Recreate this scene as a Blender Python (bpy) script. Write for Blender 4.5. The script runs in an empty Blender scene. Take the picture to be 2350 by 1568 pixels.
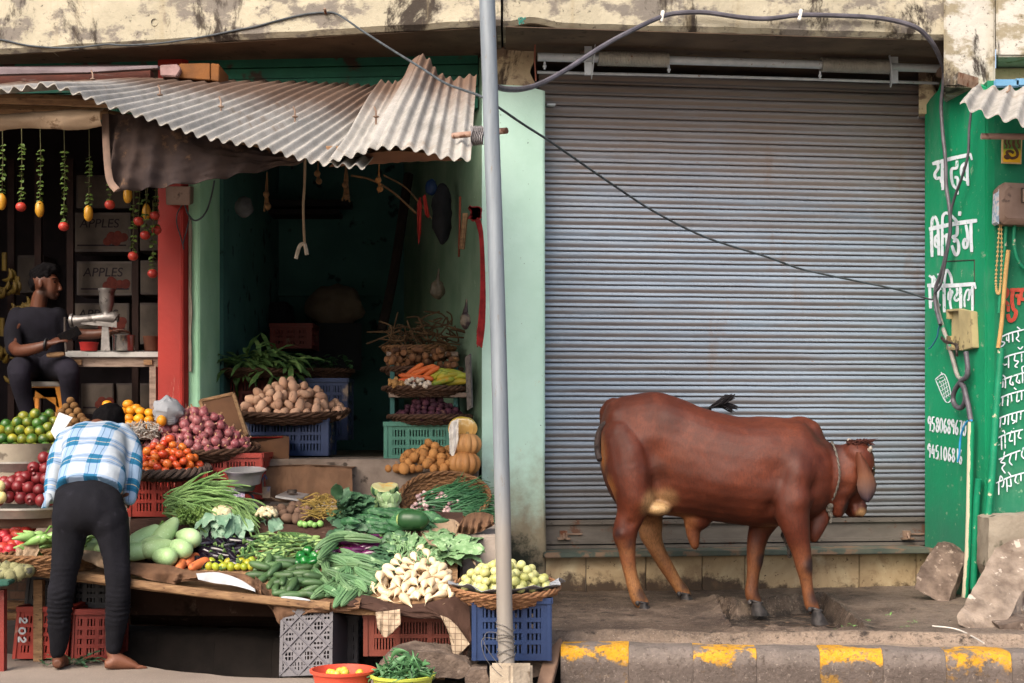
import bpy, bmesh, math, random
import numpy as np
from mathutils import Vector, Matrix, Euler, noise as mnoise
R = math.radians
random.seed(7); rng = np.random.default_rng(7)
SC = bpy.context.scene
COL = SC.collection
# ------------------------------------------------------------------ camera, sky, sun, exposure
FPX, CX, HY, CZ = 3264.0, 1175.0, 980.0, 1.12       # focal length / centre / horizon in a 2350 px wide frame
cd = bpy.data.cameras.new('camera'); cam = bpy.data.objects.new('camera', cd); COL.objects.link(cam)
cd.sensor_width = 36.0; cd.lens = 50.0; cd.shift_y = (HY-784.0)/2350.0
cd.clip_end = 500; cd.clip_start = .1
cam.location = (0, 0, CZ); cam.rotation_euler = (R(90), 0, 0); SC.camera = cam
SUN_EL, SUN_AZ = 43.0, 210.0
wd = bpy.data.worlds.new('World'); SC.world = wd; wd.use_nodes = True
_n = wd.node_tree.nodes; _bg = _n['Background']; _sk = _n.new('ShaderNodeTexSky'); _sk.sky_type = 'NISHITA'
_sk.sun_disc = False; _sk.sun_elevation = R(SUN_EL); _sk.sun_rotation = R(SUN_AZ); _sk.dust_density = 7.0; _sk.air_density = 1.0
wd.node_tree.links.new(_sk.outputs[0], _bg.inputs[0]); _bg.inputs[1].default_value = 0.15
sl = bpy.data.lights.new('sun', 'SUN'); sun = bpy.data.objects.new('sun', sl); COL.objects.link(sun)
sl.energy = 1.0; sl.angle = R(45); sl.color = (1, .97, .92)
_az = R(SUN_AZ); _d = Vector((math.sin(_az)*math.cos(R(SUN_EL)), math.cos(_az)*math.cos(R(SUN_EL)), math.sin(R(SUN_EL))))
sun.rotation_euler = _d.to_track_quat('Z', 'Y').to_euler(); sun.location = (-5, -8, 14)
vs = SC.view_settings; vs.view_transform = 'Standard'; vs.look = 'None'; vs.exposure = 1.12; vs.gamma = 1.0
SC.cycles.use_denoising = True; SC.cycles.max_bounces = 6; SC.cycles.diffuse_bounces = 3; SC.cycles.glossy_bounces = 2

# ------------------------------------------------------------------ where a picture point lies at a given distance
def W(px, py, Y): return Vector(((px-CX)*Y/FPX, Y, CZ-(py-HY)*Y/FPX))
def G(px, py, z=0.0): return W(px, py, (CZ-z)*FPX/(py-HY))
def planeY(px, a, b): return a/(1-b*(px-CX)/FPX)       # vertical wall Y = a + b X
def SH(px): return planeY(px, 9.69, .128)              # shutter curtain
def PF(px): return planeY(px, 9.50, .128)              # plinth face / pillar face of the right-hand shop
def FR(px): return planeY(px, 8.90, .115)              # right fascia
def LW(px): return 9.55 + (1050-px)*.00030              # left shop fronts
def FL(px): return 8.9 + (1150-px)*.00061               # left fascia (slab edge), recedes to the left

# ------------------------------------------------------------------ mesh builder
class MB:
    def __init__(s): s.v = []; s.f = []; s.m = []; s.mi = 0
    def add(s, vs_, fs):
        o = len(s.v); s.v.extend(Vector(p) for p in vs_)
        for f in fs: s.f.append([i+o for i in f]); s.m.append(s.mi)
        return s
    def box(s, c, d, rot=None, top=1.0):
        c = Vector(c); x, y, z = d[0]/2, d[1]/2, d[2]/2; t = top
        p = [(-x,-y,-z),(x,-y,-z),(x,y,-z),(-x,y,-z),(-x*t,-y*t,z),(x*t,-y*t,z),(x*t,y*t,z),(-x*t,y*t,z)]
        p = [Vector(q) for q in p]
        if rot is not None: p = [rot @ q for q in p]
        return s.add([c+q for q in p], [(0,3,2,1),(4,5,6,7),(0,1,5,4),(1,2,6,5),(2,3,7,6),(3,0,4,7)])
    def hexa(s, p): return s.add(p, [(0,3,2,1),(4,5,6,7),(0,1,5,4),(1,2,6,5),(2,3,7,6),(3,0,4,7)])
    def slab(s, poly, off):                            # polygon extruded by a vector
        n = len(poly); off = Vector(off); a = [Vector(p) for p in poly]; b = [p+off for p in a]
        return s.add(a+b, [list(range(n))[::-1], list(range(n, 2*n))]+[(i, (i+1) % n, n+(i+1) % n, n+i) for i in range(n)])
    def rings(s, rs, closed=False, cap=True):
        n = len(rs[0]); fs = []; k = len(rs)
        for i in range(k if closed else k-1):
            j = (i+1) % k
            for a in range(n):
                b = (a+1) % n; fs.append((i*n+a, i*n+b, j*n+b, j*n+a))
        if cap and not closed: fs.append(list(range(n))[::-1]); fs.append([(k-1)*n+a for a in range(n)])
        return s.add([p for r in rs for p in r], fs)
    def tube(s, pts, r, seg=8, closed=False, cap=True, flat=1.0, up=None):
        pts = [Vector(p) for p in pts]; k = len(pts); rs = []
        rad = r if hasattr(r, '__len__') else [r]*k
        prev = Vector(up) if up is not None else None
        for i in range(k):
            a = pts[(i-1) % k] if (closed or i > 0) else pts[i]; b = pts[(i+1) % k] if (closed or i < k-1) else pts[i]
            t = (b-a)
            t = t.normalized() if t.length > 1e-9 else Vector((0, 0, 1))
            if prev is None: prev = Vector((0, 0, 1)) if abs(t.z) < .9 else Vector((1, 0, 0))
            u = prev - t*prev.dot(t)
            if u.length < 1e-6: u = t.orthogonal()
            u.normalize(); w = t.cross(u); prev = u
            rs.append([pts[i]+(u*math.cos(q)*flat+w*math.sin(q))*rad[i] for q in [2*math.pi*j/seg for j in range(seg)]])
        return s.rings(rs, closed, cap)
    def lathe(s, prof, seg=24, c=(0,0,0), mat=None, cap=True):
        c = Vector(c); rs = []
        for r, z in prof:
            ring = [Vector((r*math.cos(2*math.pi*j/seg), r*math.sin(2*math.pi*j/seg), z)) for j in range(seg)]
            if mat is not None: ring = [mat @ p for p in ring]
            rs.append([c+p for p in ring])
        return s.rings(rs, False, cap)
    def ell(s, c, rad, seg=12, rg=8, rot=None):
        c = Vector(c); rs = []
        rad = (rad,)*3 if not hasattr(rad, '__len__') else rad
        for i in range(rg+1):
            a = -math.pi/2+math.pi*i/rg; ca = max(math.cos(a), .02)
            ring = [Vector((rad[0]*ca*math.cos(2*math.pi*j/seg), rad[1]*ca*math.sin(2*math.pi*j/seg), rad[2]*math.sin(a))) for j in range(seg)]
            if rot is not None: ring = [rot @ p for p in ring]
            rs.append([c+p for p in ring])
        return s.rings(rs)
    def grid(s, fn, nu, nv):
        vs_ = [fn(i/nu, j/nv) for j in range(nv+1) for i in range(nu+1)]; n = nu+1
        return s.add(vs_, [(j*n+i, j*n+i+1, (j+1)*n+i+1, (j+1)*n+i) for j in range(nv) for i in range(nu)])
    def thick(s, fn, nu, nv, off):                     # grid with a second skin displaced by off(u,v)
        a = [Vector(fn(i/nu, j/nv)) for j in range(nv+1) for i in range(nu+1)]
        o = Vector(off); b = [p+o for p in a]; n = nu+1; N = len(a); fs = []
        for j in range(nv):
            for i in range(nu):
                q = (j*n+i, j*n+i+1, (j+1)*n+i+1, (j+1)*n+i); fs.append(q); fs.append(tuple(N+k for k in q[::-1]))
        rim = [i for i in range(nu)]+[j*n+nu for j in range(nv)]+[nv*n+i for i in range(nu, 0, -1)]+[j*n for j in range(nv, 0, -1)]
        for k in range(len(rim)):
            p, q = rim[k], rim[(k+1) % len(rim)]; fs.append((q, p, N+p, N+q))
        return s.add(a+b, fs)
    def mesh(s, name, origin=None):
        me = bpy.data.meshes.new(name)
        o = Vector(origin) if origin is not None else Vector((0, 0, 0))
        me.from_pydata([tuple(p-o) for p in s.v], [], s.f); me.validate()
        if any(s.m) and len(me.polygons) == len(s.m): me.polygons.foreach_set('material_index', s.m)
        return me
    def base(s):
        a = np.array([tuple(p) for p in s.v]); lo, hi = a.min(0), a.max(0)
        return Vector(((lo[0]+hi[0])/2, (lo[1]+hi[1])/2, lo[2]))
def smooth(me, ang=40):
    me.polygons.foreach_set('use_smooth', [True]*len(me.polygons))
    try: me.set_sharp_from_angle(angle=R(ang))
    except Exception: pass
def link(name, me, mats, parent=None, loc=(0,0,0)):
    for m in (mats if isinstance(mats, (list, tuple)) else [mats]): me.materials.append(m)
    o = bpy.data.objects.new(name, me); COL.objects.link(o); o.location = loc
    if parent is not None: o.parent = parent
    return o
def wpos(o):
    p = Vector((0, 0, 0))
    while o is not None: p += o.location; o = o.parent
    return p
def obj(name, mb, mats, parent=None, sm=True, ang=40, bev=0.0):
    """mb holds world coordinates; the object gets its own base point (or lives in its parent's space)"""
    org = mb.base() if parent is None else wpos(parent)
    me = mb.mesh(name, org)
    if bev:
        bm = bmesh.new(); bm.from_mesh(me); bmesh.ops.remove_doubles(bm, verts=bm.verts, dist=1e-5)
        es = [e for e in bm.edges if len(e.link_faces) == 2 and e.calc_face_angle(0) > R(30)]
        bmesh.ops.bevel(bm, geom=es, offset=bev, segments=2, affect='EDGES', clamp_overlap=True); bm.to_mesh(me); bm.free()
    if sm: smooth(me, ang)
    return link(name, me, mats, parent, org if parent is None else (0, 0, 0))
def root(name, loc, label=None, cat=None, group=None):
    o = bpy.data.objects.new(name, None); COL.objects.link(o); o.location = loc; o.empty_display_size = .05
    if label: tag(o, label, cat, group)
    return o
def tag(o, label=None, cat=None, group=None, kind=None):
    if label: o['label'] = label
    if cat: o['category'] = cat
    if group: o['group'] = group
    if kind: o['kind'] = kind
    return o
def dup(o, loc, rot=(0,0,0), sc=1.0, parent=None, label=None):
    c = o.copy(); COL.objects.link(c); c.location = loc; c.rotation_euler = rot
    c.scale = (sc, sc, sc) if not hasattr(sc, '__len__') else sc
    if parent is not None: c.parent = parent
    if label: c['label'] = label
    for ch in o.children:
        d = ch.copy(); COL.objects.link(d); d.parent = c
    return c
def fuse(mb, voxel=.012, it=6, fac=.5, name='body'):
    """one continuous skin from overlapping closed forms"""
    me = mb.mesh('tmp'); o = bpy.data.objects.new('tmp', me); COL.objects.link(o)
    m = o.modifiers.new('r', 'REMESH'); m.mode = 'VOXEL'; m.voxel_size = voxel
    if it:
        m2 = o.modifiers.new('s', 'SMOOTH'); m2.iterations = it; m2.factor = fac
    dg = bpy.context.evaluated_depsgraph_get(); dg.update()
    ev = o.evaluated_get(dg); me2 = bpy.data.meshes.new_from_object(ev, depsgraph=dg)
    bpy.data.objects.remove(o); bpy.data.meshes.remove(me); me2.name = name
    out = MB(); out.v = [v.co.copy() for v in me2.vertices]; out.f = [list(p.vertices) for p in me2.polygons]; out.m = [0]*len(out.f)
    bpy.data.meshes.remove(me2)
    return out
def spl(pts, n=8, closed=False):
    """smooth curve through points (Catmull-Rom)"""
    P = [Vector(p) for p in pts]; k = len(P); out = []
    for i in range(k if closed else k-1):
        p0 = P[(i-1) % k] if (closed or i > 0) else P[0]*2-P[1]
        p1, p2 = P[i], P[(i+1) % k]; p3 = P[(i+2) % k] if (closed or i+2 < k) else P[-1]*2-P[-2]
        for j in range(n):
            t = j/n; out.append(.5*((2*p1)+(p2-p0)*t+(2*p0-5*p1+4*p2-p3)*t*t+(3*p1-p0-3*p2+p3)*t**3))
    if not closed: out.append(P[-1])
    return out
def ip(xs, x): return float(np.interp(x, [a for a, b in xs], [b for a, b in xs]))
def nz(p, sc=1.0): return mnoise.noise(Vector(p)*sc)
def loft(mb, secs, seg=20, sub=4, pw=1.0):
    """secs: (centre, axis_u*half, axis_v*half); spline-interpolated closed tube with elliptical sections"""
    C = spl([s_[0] for s_ in secs], sub); U = spl([s_[1] for s_ in secs], sub); V = spl([s_[2] for s_ in secs], sub)
    rs = []
    def se(q): return math.copysign(abs(q)**pw, q)
    for c, u, v in zip(C, U, V): rs.append([c+u*se(math.cos(2*math.pi*j/seg))+v*se(math.sin(2*math.pi*j/seg)) for j in range(seg)])
    return mb.rings(rs)
def limb(mb, pts, rad, seg=14, sub=4):
    P = spl(pts, sub); rr = [v.x for v in spl([(r, 0, 0) for r in rad], sub)]
    mb.ell(P[0], rr[0]*.98, 12, 8); mb.ell(P[-1], rr[-1]*.98, 12, 8)
    return mb.tube(P, rr, seg)

# ------------------------------------------------------------------ materials
def lin(h):
    if not isinstance(h, str): return tuple(h)[:3]+(1,)
    h = h.lstrip('#'); c = [int(h[i:i+2], 16)/255 for i in (0, 2, 4)]
    return tuple((x/12.92 if x <= .04045 else ((x+.055)/1.055)**2.4) for x in c)+(1,)
class NT:
    def __init__(s, name):
        s.m = bpy.data.materials.new(name); s.m.use_nodes = True; s.t = s.m.node_tree; s.n = s.t.nodes
        s.p = s.n['Principled BSDF']; s.c = s.n.new('ShaderNodeTexCoord').outputs['Object']; s.cobj = s.c
    def L(s, a, b): s.t.links.new(a, b)
    def set(s, sock, v):
        if hasattr(v, 'links') or hasattr(v, 'is_linked'): s.L(v, sock)
        elif isinstance(v, str): sock.default_value = lin(v)
        else: sock.default_value = v
    def rand(s, loc=True):
        i = s.n.new('ShaderNodeObjectInfo')
        if loc:
            v = s.n.new('ShaderNodeVectorMath'); v.operation = 'MULTIPLY_ADD'; s.L(i.outputs['Random'], v.inputs[0]); v.inputs[1].default_value = (31, 17, 23); s.L(s.c, v.inputs[2]); s.c = v.outputs[0]
        return i.outputs['Random']
    def scl(s, v, co=None):
        m = s.n.new('ShaderNodeMapping'); m.inputs['Scale'].default_value = v; s.L(co or s.c, m.inputs[0]); return m.outputs[0]
    def noise(s, sc, det=4, rough=.55, co=None, dist=0):
        n = s.n.new('ShaderNodeTexNoise'); n.inputs['Scale'].default_value = sc; n.inputs['Detail'].default_value = det; n.inputs['Roughness'].default_value = rough; n.inputs['Distortion'].default_value = dist
        s.L(co or s.c, n.inputs['Vector']); return n.outputs['Fac']
    def voro(s, sc, co=None, feat='F1'):
        n = s.n.new('ShaderNodeTexVoronoi'); n.inputs['Scale'].default_value = sc; n.feature = feat; s.L(co or s.c, n.inputs['Vector']); return n.outputs['Distance']
    def wave(s, sc, dist=1, co=None, axis='X', det=2):
        n = s.n.new('ShaderNodeTexWave'); n.bands_direction = axis; n.inputs['Scale'].default_value = sc; n.inputs['Distortion'].default_value = dist; n.inputs['Detail'].default_value = det; s.L(co or s.c, n.inputs['Vector']); return n.outputs['Fac']
    def sep(s, co=None):
        n = s.n.new('ShaderNodeSeparateXYZ'); s.L(co or s.cobj, n.inputs[0]); return n.outputs
    def geo(s):
        n = s.n.new('ShaderNodeNewGeometry'); return n.outputs
    def step(s, v, a, b):
        n = s.n.new('ShaderNodeMapRange'); n.interpolation_type = 'SMOOTHSTEP'; s.set(n.inputs[0], v); n.inputs[1].default_value = a; n.inputs[2].default_value = b; return n.outputs[0]
    def math(s, op, a, b=0.0, c=None):
        n = s.n.new('ShaderNodeMath'); n.operation = op; s.set(n.inputs[0], a); s.set(n.inputs[1], b)
        if c is not None: s.set(n.inputs[2], c)
        return n.outputs[0]
    def mix(s, f, a, b, mode='MIX'):
        n = s.n.new('ShaderNodeMix'); n.data_type = 'RGBA'; n.blend_type = mode; s.set(n.inputs[0], f); s.set(n.inputs[6], a); s.set(n.inputs[7], b); return n.outputs[2]
    def ramp(s, f, stops):
        n = s.n.new('ShaderNodeValToRGB'); e = n.color_ramp.elements
        while len(e) > 1: e.remove(e[0])
        e[0].position = stops[0][0]; e[0].color = lin(stops[0][1])
        for p, c in stops[1:]:
            k = e.new(p); k.color = lin(c)
        s.L(f, n.inputs[0]); return n.outputs[0]
    def bump(s, h, st=.3, d=.01):
        n = s.n.new('ShaderNodeBump'); n.inputs['Strength'].default_value = st; n.inputs['Distance'].default_value = d; s.L(h, n.inputs['Height'])
        prev = s.p.inputs['Normal']
        if prev.is_linked: s.L(prev.links[0].from_socket, n.inputs['Normal'])
        s.L(n.outputs[0], s.p.inputs['Normal'])
    def out(s, col, rough=.7, spec=.3, metal=0.0):
        s.set(s.p.inputs['Base Color'], col); s.set(s.p.inputs['Roughness'], rough); s.p.inputs['Specular IOR Level'].default_value = spec; s.set(s.p.inputs['Metallic'], metal); return s.m
def std(name, a, b, sc=12, rough=.75, bump=.2, bsc=None, c=None, csc=40, cth=.62, rnd=True, spec=.3, metal=0.0, bd=.01, rhue=0.0, stretch=None, rv=0.25):
    t = NT(name)
    r = t.rand() if rnd else None
    if stretch: t.c = t.scl(stretch)
    f = t.noise(sc, 5)
    col = t.ramp(t.step(f, .3, .7), [(0, a), (1, b)])
    if c: col = t.mix(t.step(t.noise(csc, 4), cth, cth+.08), col, c)
    if rnd and rv:
        k = t.math('MULTIPLY_ADD', r, rv, 1-rv*.5)
        hs = t.n.new('ShaderNodeHueSaturation'); t.L(k, hs.inputs['Value']); t.L(col, hs.inputs['Color'])
        if rhue: t.L(t.math('MULTIPLY_ADD', r, rhue, .5-rhue/2), hs.inputs['Hue'])
        col = hs.outputs[0]
    if bump: t.bump(t.noise(bsc or sc*5, 4), bump, bd)
    return t.out(col, rough, spec, metal)
# ================================================================== SETTING
class PL:                                                # vertical wall through two plan points
    def __init__(s, p1, y1, p2, y2):
        a, b = W(p1, HY, y1), W(p2, HY, y2); s.a, s.d = a, (b-a).normalized(); s.n = Vector((s.d.y, -s.d.x, 0))
    def __call__(s, px):
        k = (px-CX)/FPX; t = (k*s.a.y-s.a.x)/(s.d.x-k*s.d.y); return s.a.y+s.d.y*t
    def P(s, px, py, off=0.0): return W(px, py, s(px))+s.n*off     # off: towards the street
GR = PL(2122, 9.93, 2262, 9.02)
GF = PL(2262, 9.02, 2600, 9.0)
# ---- materials of the setting
def plaster(name, a, b, blot, dark, th=.58):
    t = NT(name); c = t.c
    col = t.ramp(t.noise(2.2, 6, .6), [(.3, a), (.62, b)])
    col = t.mix(t.step(t.noise(3.1, 8, .68, t.scl((1, 1, 1.6))), th-.04, th+.05), col, blot)
    st = t.noise(1.9, 9, .72, t.scl((1.2, 1, .55)), .4); col = t.mix(t.step(st, th+.02, th+.1), col, dark)
    col = t.mix(t.math('MULTIPLY', t.step(t.noise(26, 5, .7), .6, .7), .75), col, dark)
    col = t.mix(t.math('MULTIPLY', t.step(t.noise(5, 6, .6, t.scl((1.6, 1, .12))), .55, .75), .55), col, '#8d8066')
    t.bump(t.noise(14, 7, .65), .5, .02); t.bump(t.noise(120, 3), .25, .004)
    return t.out(col, .9, .15)
M_FASC = plaster('plaster_cream', '#948e7c', '#a9a28f', '#706a63', '#3a342f', .515)
M_FASC2 = plaster('plaster_white', '#a09d95', '#b1aea6', '#857d6a', '#37322e', .515)
M_RAW = plaster('plaster_raw', '#a2917a', '#c3b496', '#7d6c5d', '#41362f', .52)
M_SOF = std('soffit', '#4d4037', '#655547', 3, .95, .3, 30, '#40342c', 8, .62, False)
def mint(name, a, b, dz0, dz1, moss=None, peel=True):
    t = NT(name); z = t.sep()[2]
    col = t.ramp(t.noise(2.5, 5), [(.35, a), (.65, b)])
    g = t.math('ADD', z, t.math('MULTIPLY', t.math('SUBTRACT', t.noise(4, 7, .65), .5), 1.1))
    dirt = t.ramp(t.noise(7, 6, .6), [(.3, '#6e6455'), (.7, '#8d836d')])
    col = t.mix(t.step(g, dz0, dz1), col, dirt)                     # rubbed-on street dirt near the ground
    col = t.mix(t.step(t.noise(9, 7, .7), .66, .72), col, '#b9c9b4')
    col = t.mix(t.step(t.noise(60, 2, .5), .74, .78), col, '#4f5a50')
    if moss:
        v = t.n.new('ShaderNodeVectorMath'); v.operation = 'DISTANCE'; t.L(t.cobj, v.inputs[0]); v.inputs[1].default_value = moss
        col = t.mix(t.step(t.math('SUBTRACT', v.outputs['Value'], t.math('MULTIPLY', t.noise(14, 6, .7), .42)), .02, -.12), col, '#23271f')
    t.bump(t.noise(18, 6, .6), .35, .012)
    return t.out(col, .75, .25)
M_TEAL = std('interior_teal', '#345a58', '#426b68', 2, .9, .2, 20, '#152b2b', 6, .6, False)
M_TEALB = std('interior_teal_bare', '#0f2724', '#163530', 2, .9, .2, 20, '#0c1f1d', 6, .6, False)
M_DARKR = std('interior_dark', '#201b1d', '#2b2427', 3, .95, .2, 20, None, 6, .6, False)  # near-black wall colour stands in for the dim interior
def redm():
    t = NT('red_paint'); z = t.sep()[2]
    col = t.ramp(t.noise(3, 5), [(.3, '#86190f'), (.7, '#9c2217')])
    sc = t.step(t.noise(7, 6, .65, t.scl((9, 3, 1.2)), 1.2), .60, .66)
    zz = t.step(z, 1.55, 1.05)
    col = t.mix(t.math('MULTIPLY', sc, zz), col, '#d8c6b4')
    t.bump(t.noise(30, 5), .25, .006); return t.out(col, .55, .35)
M_RED = redm()
def greenm(name, a, b):
    t = NT(name); z = t.sep()[2]
    col = t.ramp(t.noise(1.6, 6), [(.3, a), (.7, b)])
    col = t.mix(t.step(t.math('ADD', z, t.math('MULTIPLY', t.noise(3, 7, .65), .9)), 1.5, .45), col, '#2c6a55')
    col = t.mix(t.math('MULTIPLY', t.step(t.noise(2.6, 7, .7, t.scl((1, 1, .4))), .5, .68), .5), col, '#4f7c66'); col = t.mix(t.step(t.noise(16, 7, .7), .61, .67), col, '#6f8f74')
    col = t.mix(t.step(t.noise(9, 8, .75), .69, .73), col, '#8a7a66')
    t.bump(t.noise(20, 6), .3, .008); return t.out(col, .6, .3)
M_GRN = greenm('green_paint', '#05754f', '#0a8259'); M_GRN2 = greenm('green_paint_shaded', '#066343', '#0a6c4c')  # second copy is darker, the awning's shade put into the paint
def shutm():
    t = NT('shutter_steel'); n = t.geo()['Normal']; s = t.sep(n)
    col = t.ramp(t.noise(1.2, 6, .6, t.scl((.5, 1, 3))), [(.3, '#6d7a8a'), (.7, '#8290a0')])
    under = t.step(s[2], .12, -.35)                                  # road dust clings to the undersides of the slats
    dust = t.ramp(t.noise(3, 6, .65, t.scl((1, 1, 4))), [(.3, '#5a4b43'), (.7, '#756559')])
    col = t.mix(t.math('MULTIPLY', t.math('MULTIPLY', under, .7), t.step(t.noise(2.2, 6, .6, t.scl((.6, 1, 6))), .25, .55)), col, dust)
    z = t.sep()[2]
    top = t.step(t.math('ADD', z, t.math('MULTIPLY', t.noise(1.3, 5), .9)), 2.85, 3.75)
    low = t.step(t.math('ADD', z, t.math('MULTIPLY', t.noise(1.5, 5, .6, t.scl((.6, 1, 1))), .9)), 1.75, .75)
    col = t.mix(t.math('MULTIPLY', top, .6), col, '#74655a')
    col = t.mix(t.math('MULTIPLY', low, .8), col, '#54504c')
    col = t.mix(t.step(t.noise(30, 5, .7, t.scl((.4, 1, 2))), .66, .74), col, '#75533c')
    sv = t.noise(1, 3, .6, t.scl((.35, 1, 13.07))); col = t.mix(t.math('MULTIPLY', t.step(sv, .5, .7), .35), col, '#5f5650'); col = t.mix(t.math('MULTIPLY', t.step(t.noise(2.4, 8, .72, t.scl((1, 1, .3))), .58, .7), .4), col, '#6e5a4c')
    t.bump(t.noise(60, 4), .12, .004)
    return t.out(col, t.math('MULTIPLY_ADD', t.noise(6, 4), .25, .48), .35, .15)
M_SHUT = shutm()
M_STEEL = std('galvanised_steel', '#a0a7af', '#b4bac0', 14, .45, .1, 60, '#7a5a44', 30, .64, False, .4, .15)
M_RUST = std('rusty_steel', '#6f5a4c', '#8a7566', 14, .6, .3, 60, '#5b3624', 12, .55, False, .3, .2)
M_DKMET = std('dark_iron', '#2b2725', '#453b35', 20, .6, .2, 60, None, 8, .6, False, .4, .3)
def tilem():
    t = NT('plinth_marble'); r = t.rand()
    col = t.ramp(t.noise(3, 7, .62, None, .6), [(.25, '#7b6850'), (.5, '#a08c6d'), (.75, '#bfb191')])
    col = t.mix(t.step(t.noise(2.3, 5), .56, .7), col, '#cfc6b0')
    z = t.sep()[2]; x = t.sep()[0]
    g = t.math('ADD', z, t.math('MULTIPLY', t.noise(7, 8, .7), -.36)); g = t.math('ADD', g, t.math('MULTIPLY', t.step(x, 1.2, 2.1), .09))
    col = t.mix(t.math('MULTIPLY', t.step(g, -.055, -.12), .93), col, '#33241a')
    col = t.mix(t.step(t.noise(30, 6, .75), .60, .66), col, '#4b382a'); col = t.mix(t.math('MULTIPLY', t.step(t.noise(5, 7, .7), .52, .64), .45), col, '#6d5640')
    t.bump(t.noise(40, 5), .15, .004); return t.out(col, .55, .35)
M_TILE = tilem()
M_SILL = std('sill_stone', '#3a4641', '#54574d', 5, .7, .3, 40, '#6e5c4c', 7, .5, False)
def roadm():
    t = NT('asphalt_dusty'); col = t.ramp(t.noise(1.5, 6), [(.3, '#756a61'), (.7, '#877c72')])
    col = t.mix(t.step(t.noise(90, 3, .6), .6, .7), col, '#6a6059'); col = t.mix(t.step(t.noise(160, 2), .66, .72), col, '#b5aa9e')
    t.bump(t.noise(120, 4), .5, .006); return t.out(col, .95, .15)
M_ROAD = roadm()
def walkm():
    t = NT('pavement_mud'); s_ = t.sep(t.geo()['Position']); x, y, z = s_[0], s_[1], s_[2]
    col = t.ramp(t.noise(3.2, 7, .62), [(.3, '#382c25'), (.55, '#54463b'), (.75, '#6b5c50')])
    dry = t.step(t.math('ADD', x, t.math('MULTIPLY', t.noise(2.4, 6), 1.1)), 2.5, 3.3)
    col = t.mix(dry, col, t.ramp(t.noise(9, 6), [(.3, '#62544a'), (.7, '#7d6f63')]))
    dp = t.step(z, -.035, -.075); col = t.mix(t.math('MULTIPLY', dp, .8), col, '#1b1512')  # depth mask paints the drain hollow's shade into the colour
    edge = t.step(t.math('ADD', y, t.math('MULTIPLY', t.noise(5, 6), .25)), 7.78, 7.62)
    col = t.mix(t.math('MULTIPLY', edge, .75), col, '#9a8775')
    col = t.mix(t.step(t.voro(60), .12, .06), col, '#8d8078'); col = t.mix(t.math('MULTIPLY', t.step(t.noise(48, 5, .75), .53, .62), .8), col, '#2b211b'); col = t.mix(t.math('MULTIPLY', t.step(t.noise(33, 6, .8), .56, .63), .7), col, '#8a7b6d')
    col = t.mix(t.step(t.noise(130, 2), .68, .73), col, '#a89c90'); col = t.mix(t.math('MULTIPLY', t.step(t.noise(6, 8, .75), .5, .6), .5), col, '#7a6a5c')
    col = t.mix(t.step(t.noise(11, 7, .7), .55, .68), col, '#2a211b'); t.bump(t.noise(45, 6, .7), 1.0, .02)
    return t.out(col, t.math('MULTIPLY_ADD', t.noise(2.5, 4), .5, .38), .4)
M_WALK = walkm()
M_DIRT = std('gutter_dirt', '#1f1a18', '#2e2824', 4, .95, .5, 40, '#171311', 9, .55, False)
def kerbm(name, y):
    t = NT(name); t.rand(); base = t.ramp(t.noise(6, 7, .6), [(.3, '#57504b'), (.7, '#786e68')])
    z = t.sep(t.geo()['Position'])[2]
    if y:
        w = t.math('ADD', t.noise(5, 8, .7), t.math('MULTIPLY', t.step(z, -.03, -.12), -.12))
        col = t.mix(t.step(w, .43, .50), base, t.ramp(t.noise(9, 5), [(.3, '#a87a1c'), (.7, '#c2922f')]))
        col = t.mix(t.step(t.noise(30, 6, .7), .56, .66), col, '#6a5a4a')
    else: col = base
    col = t.mix(t.math('MULTIPLY', t.step(z, -.05, -.10), .55), col, '#443a35')
    col = t.mix(t.math('MULTIPLY', t.step(t.noise(34, 6, .8), .54, .62), .6), col, '#3a312c'); col = t.mix(t.math('MULTIPLY', t.step(t.noise(55, 5, .75), .58, .65), .5), col, '#93877d'); t.bump(t.noise(40, 6, .65), .9, .015); return t.out(col, .9, .2)
M_KY, M_KG = kerbm('kerb_yellow', True), kerbm('kerb_grey', False)
M_CONC = std('concrete', '#7a7067', '#9b9086', 6, .92, .5, 50, '#5b5048', 9, .6, False)
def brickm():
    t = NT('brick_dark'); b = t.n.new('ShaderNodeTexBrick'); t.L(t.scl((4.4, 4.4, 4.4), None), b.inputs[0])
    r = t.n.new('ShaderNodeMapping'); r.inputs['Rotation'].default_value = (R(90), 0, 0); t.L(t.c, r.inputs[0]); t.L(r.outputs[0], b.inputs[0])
    b.inputs['Color1'].default_value = lin('#231812'); b.inputs['Color2'].default_value = lin('#382820'); b.inputs['Mortar'].default_value = lin('#1d1916'); b.inputs['Scale'].default_value = 4.5  # brick tones darkened to put the under-stall shade into the colour
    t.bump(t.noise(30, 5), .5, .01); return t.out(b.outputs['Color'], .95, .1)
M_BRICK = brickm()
M_WOOD = std('old_wood', '#6b4f38', '#8f7152', 5, .8, .4, 60, '#4a3526', 12, .6, True, stretch=(1.5, 8, 8))
M_WOODG = std('grey_wood', '#6a5a50', '#8d7c70', 5, .85, .4, 60, '#4a3f38', 12, .62, True, stretch=(1.5, 8, 8))

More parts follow.
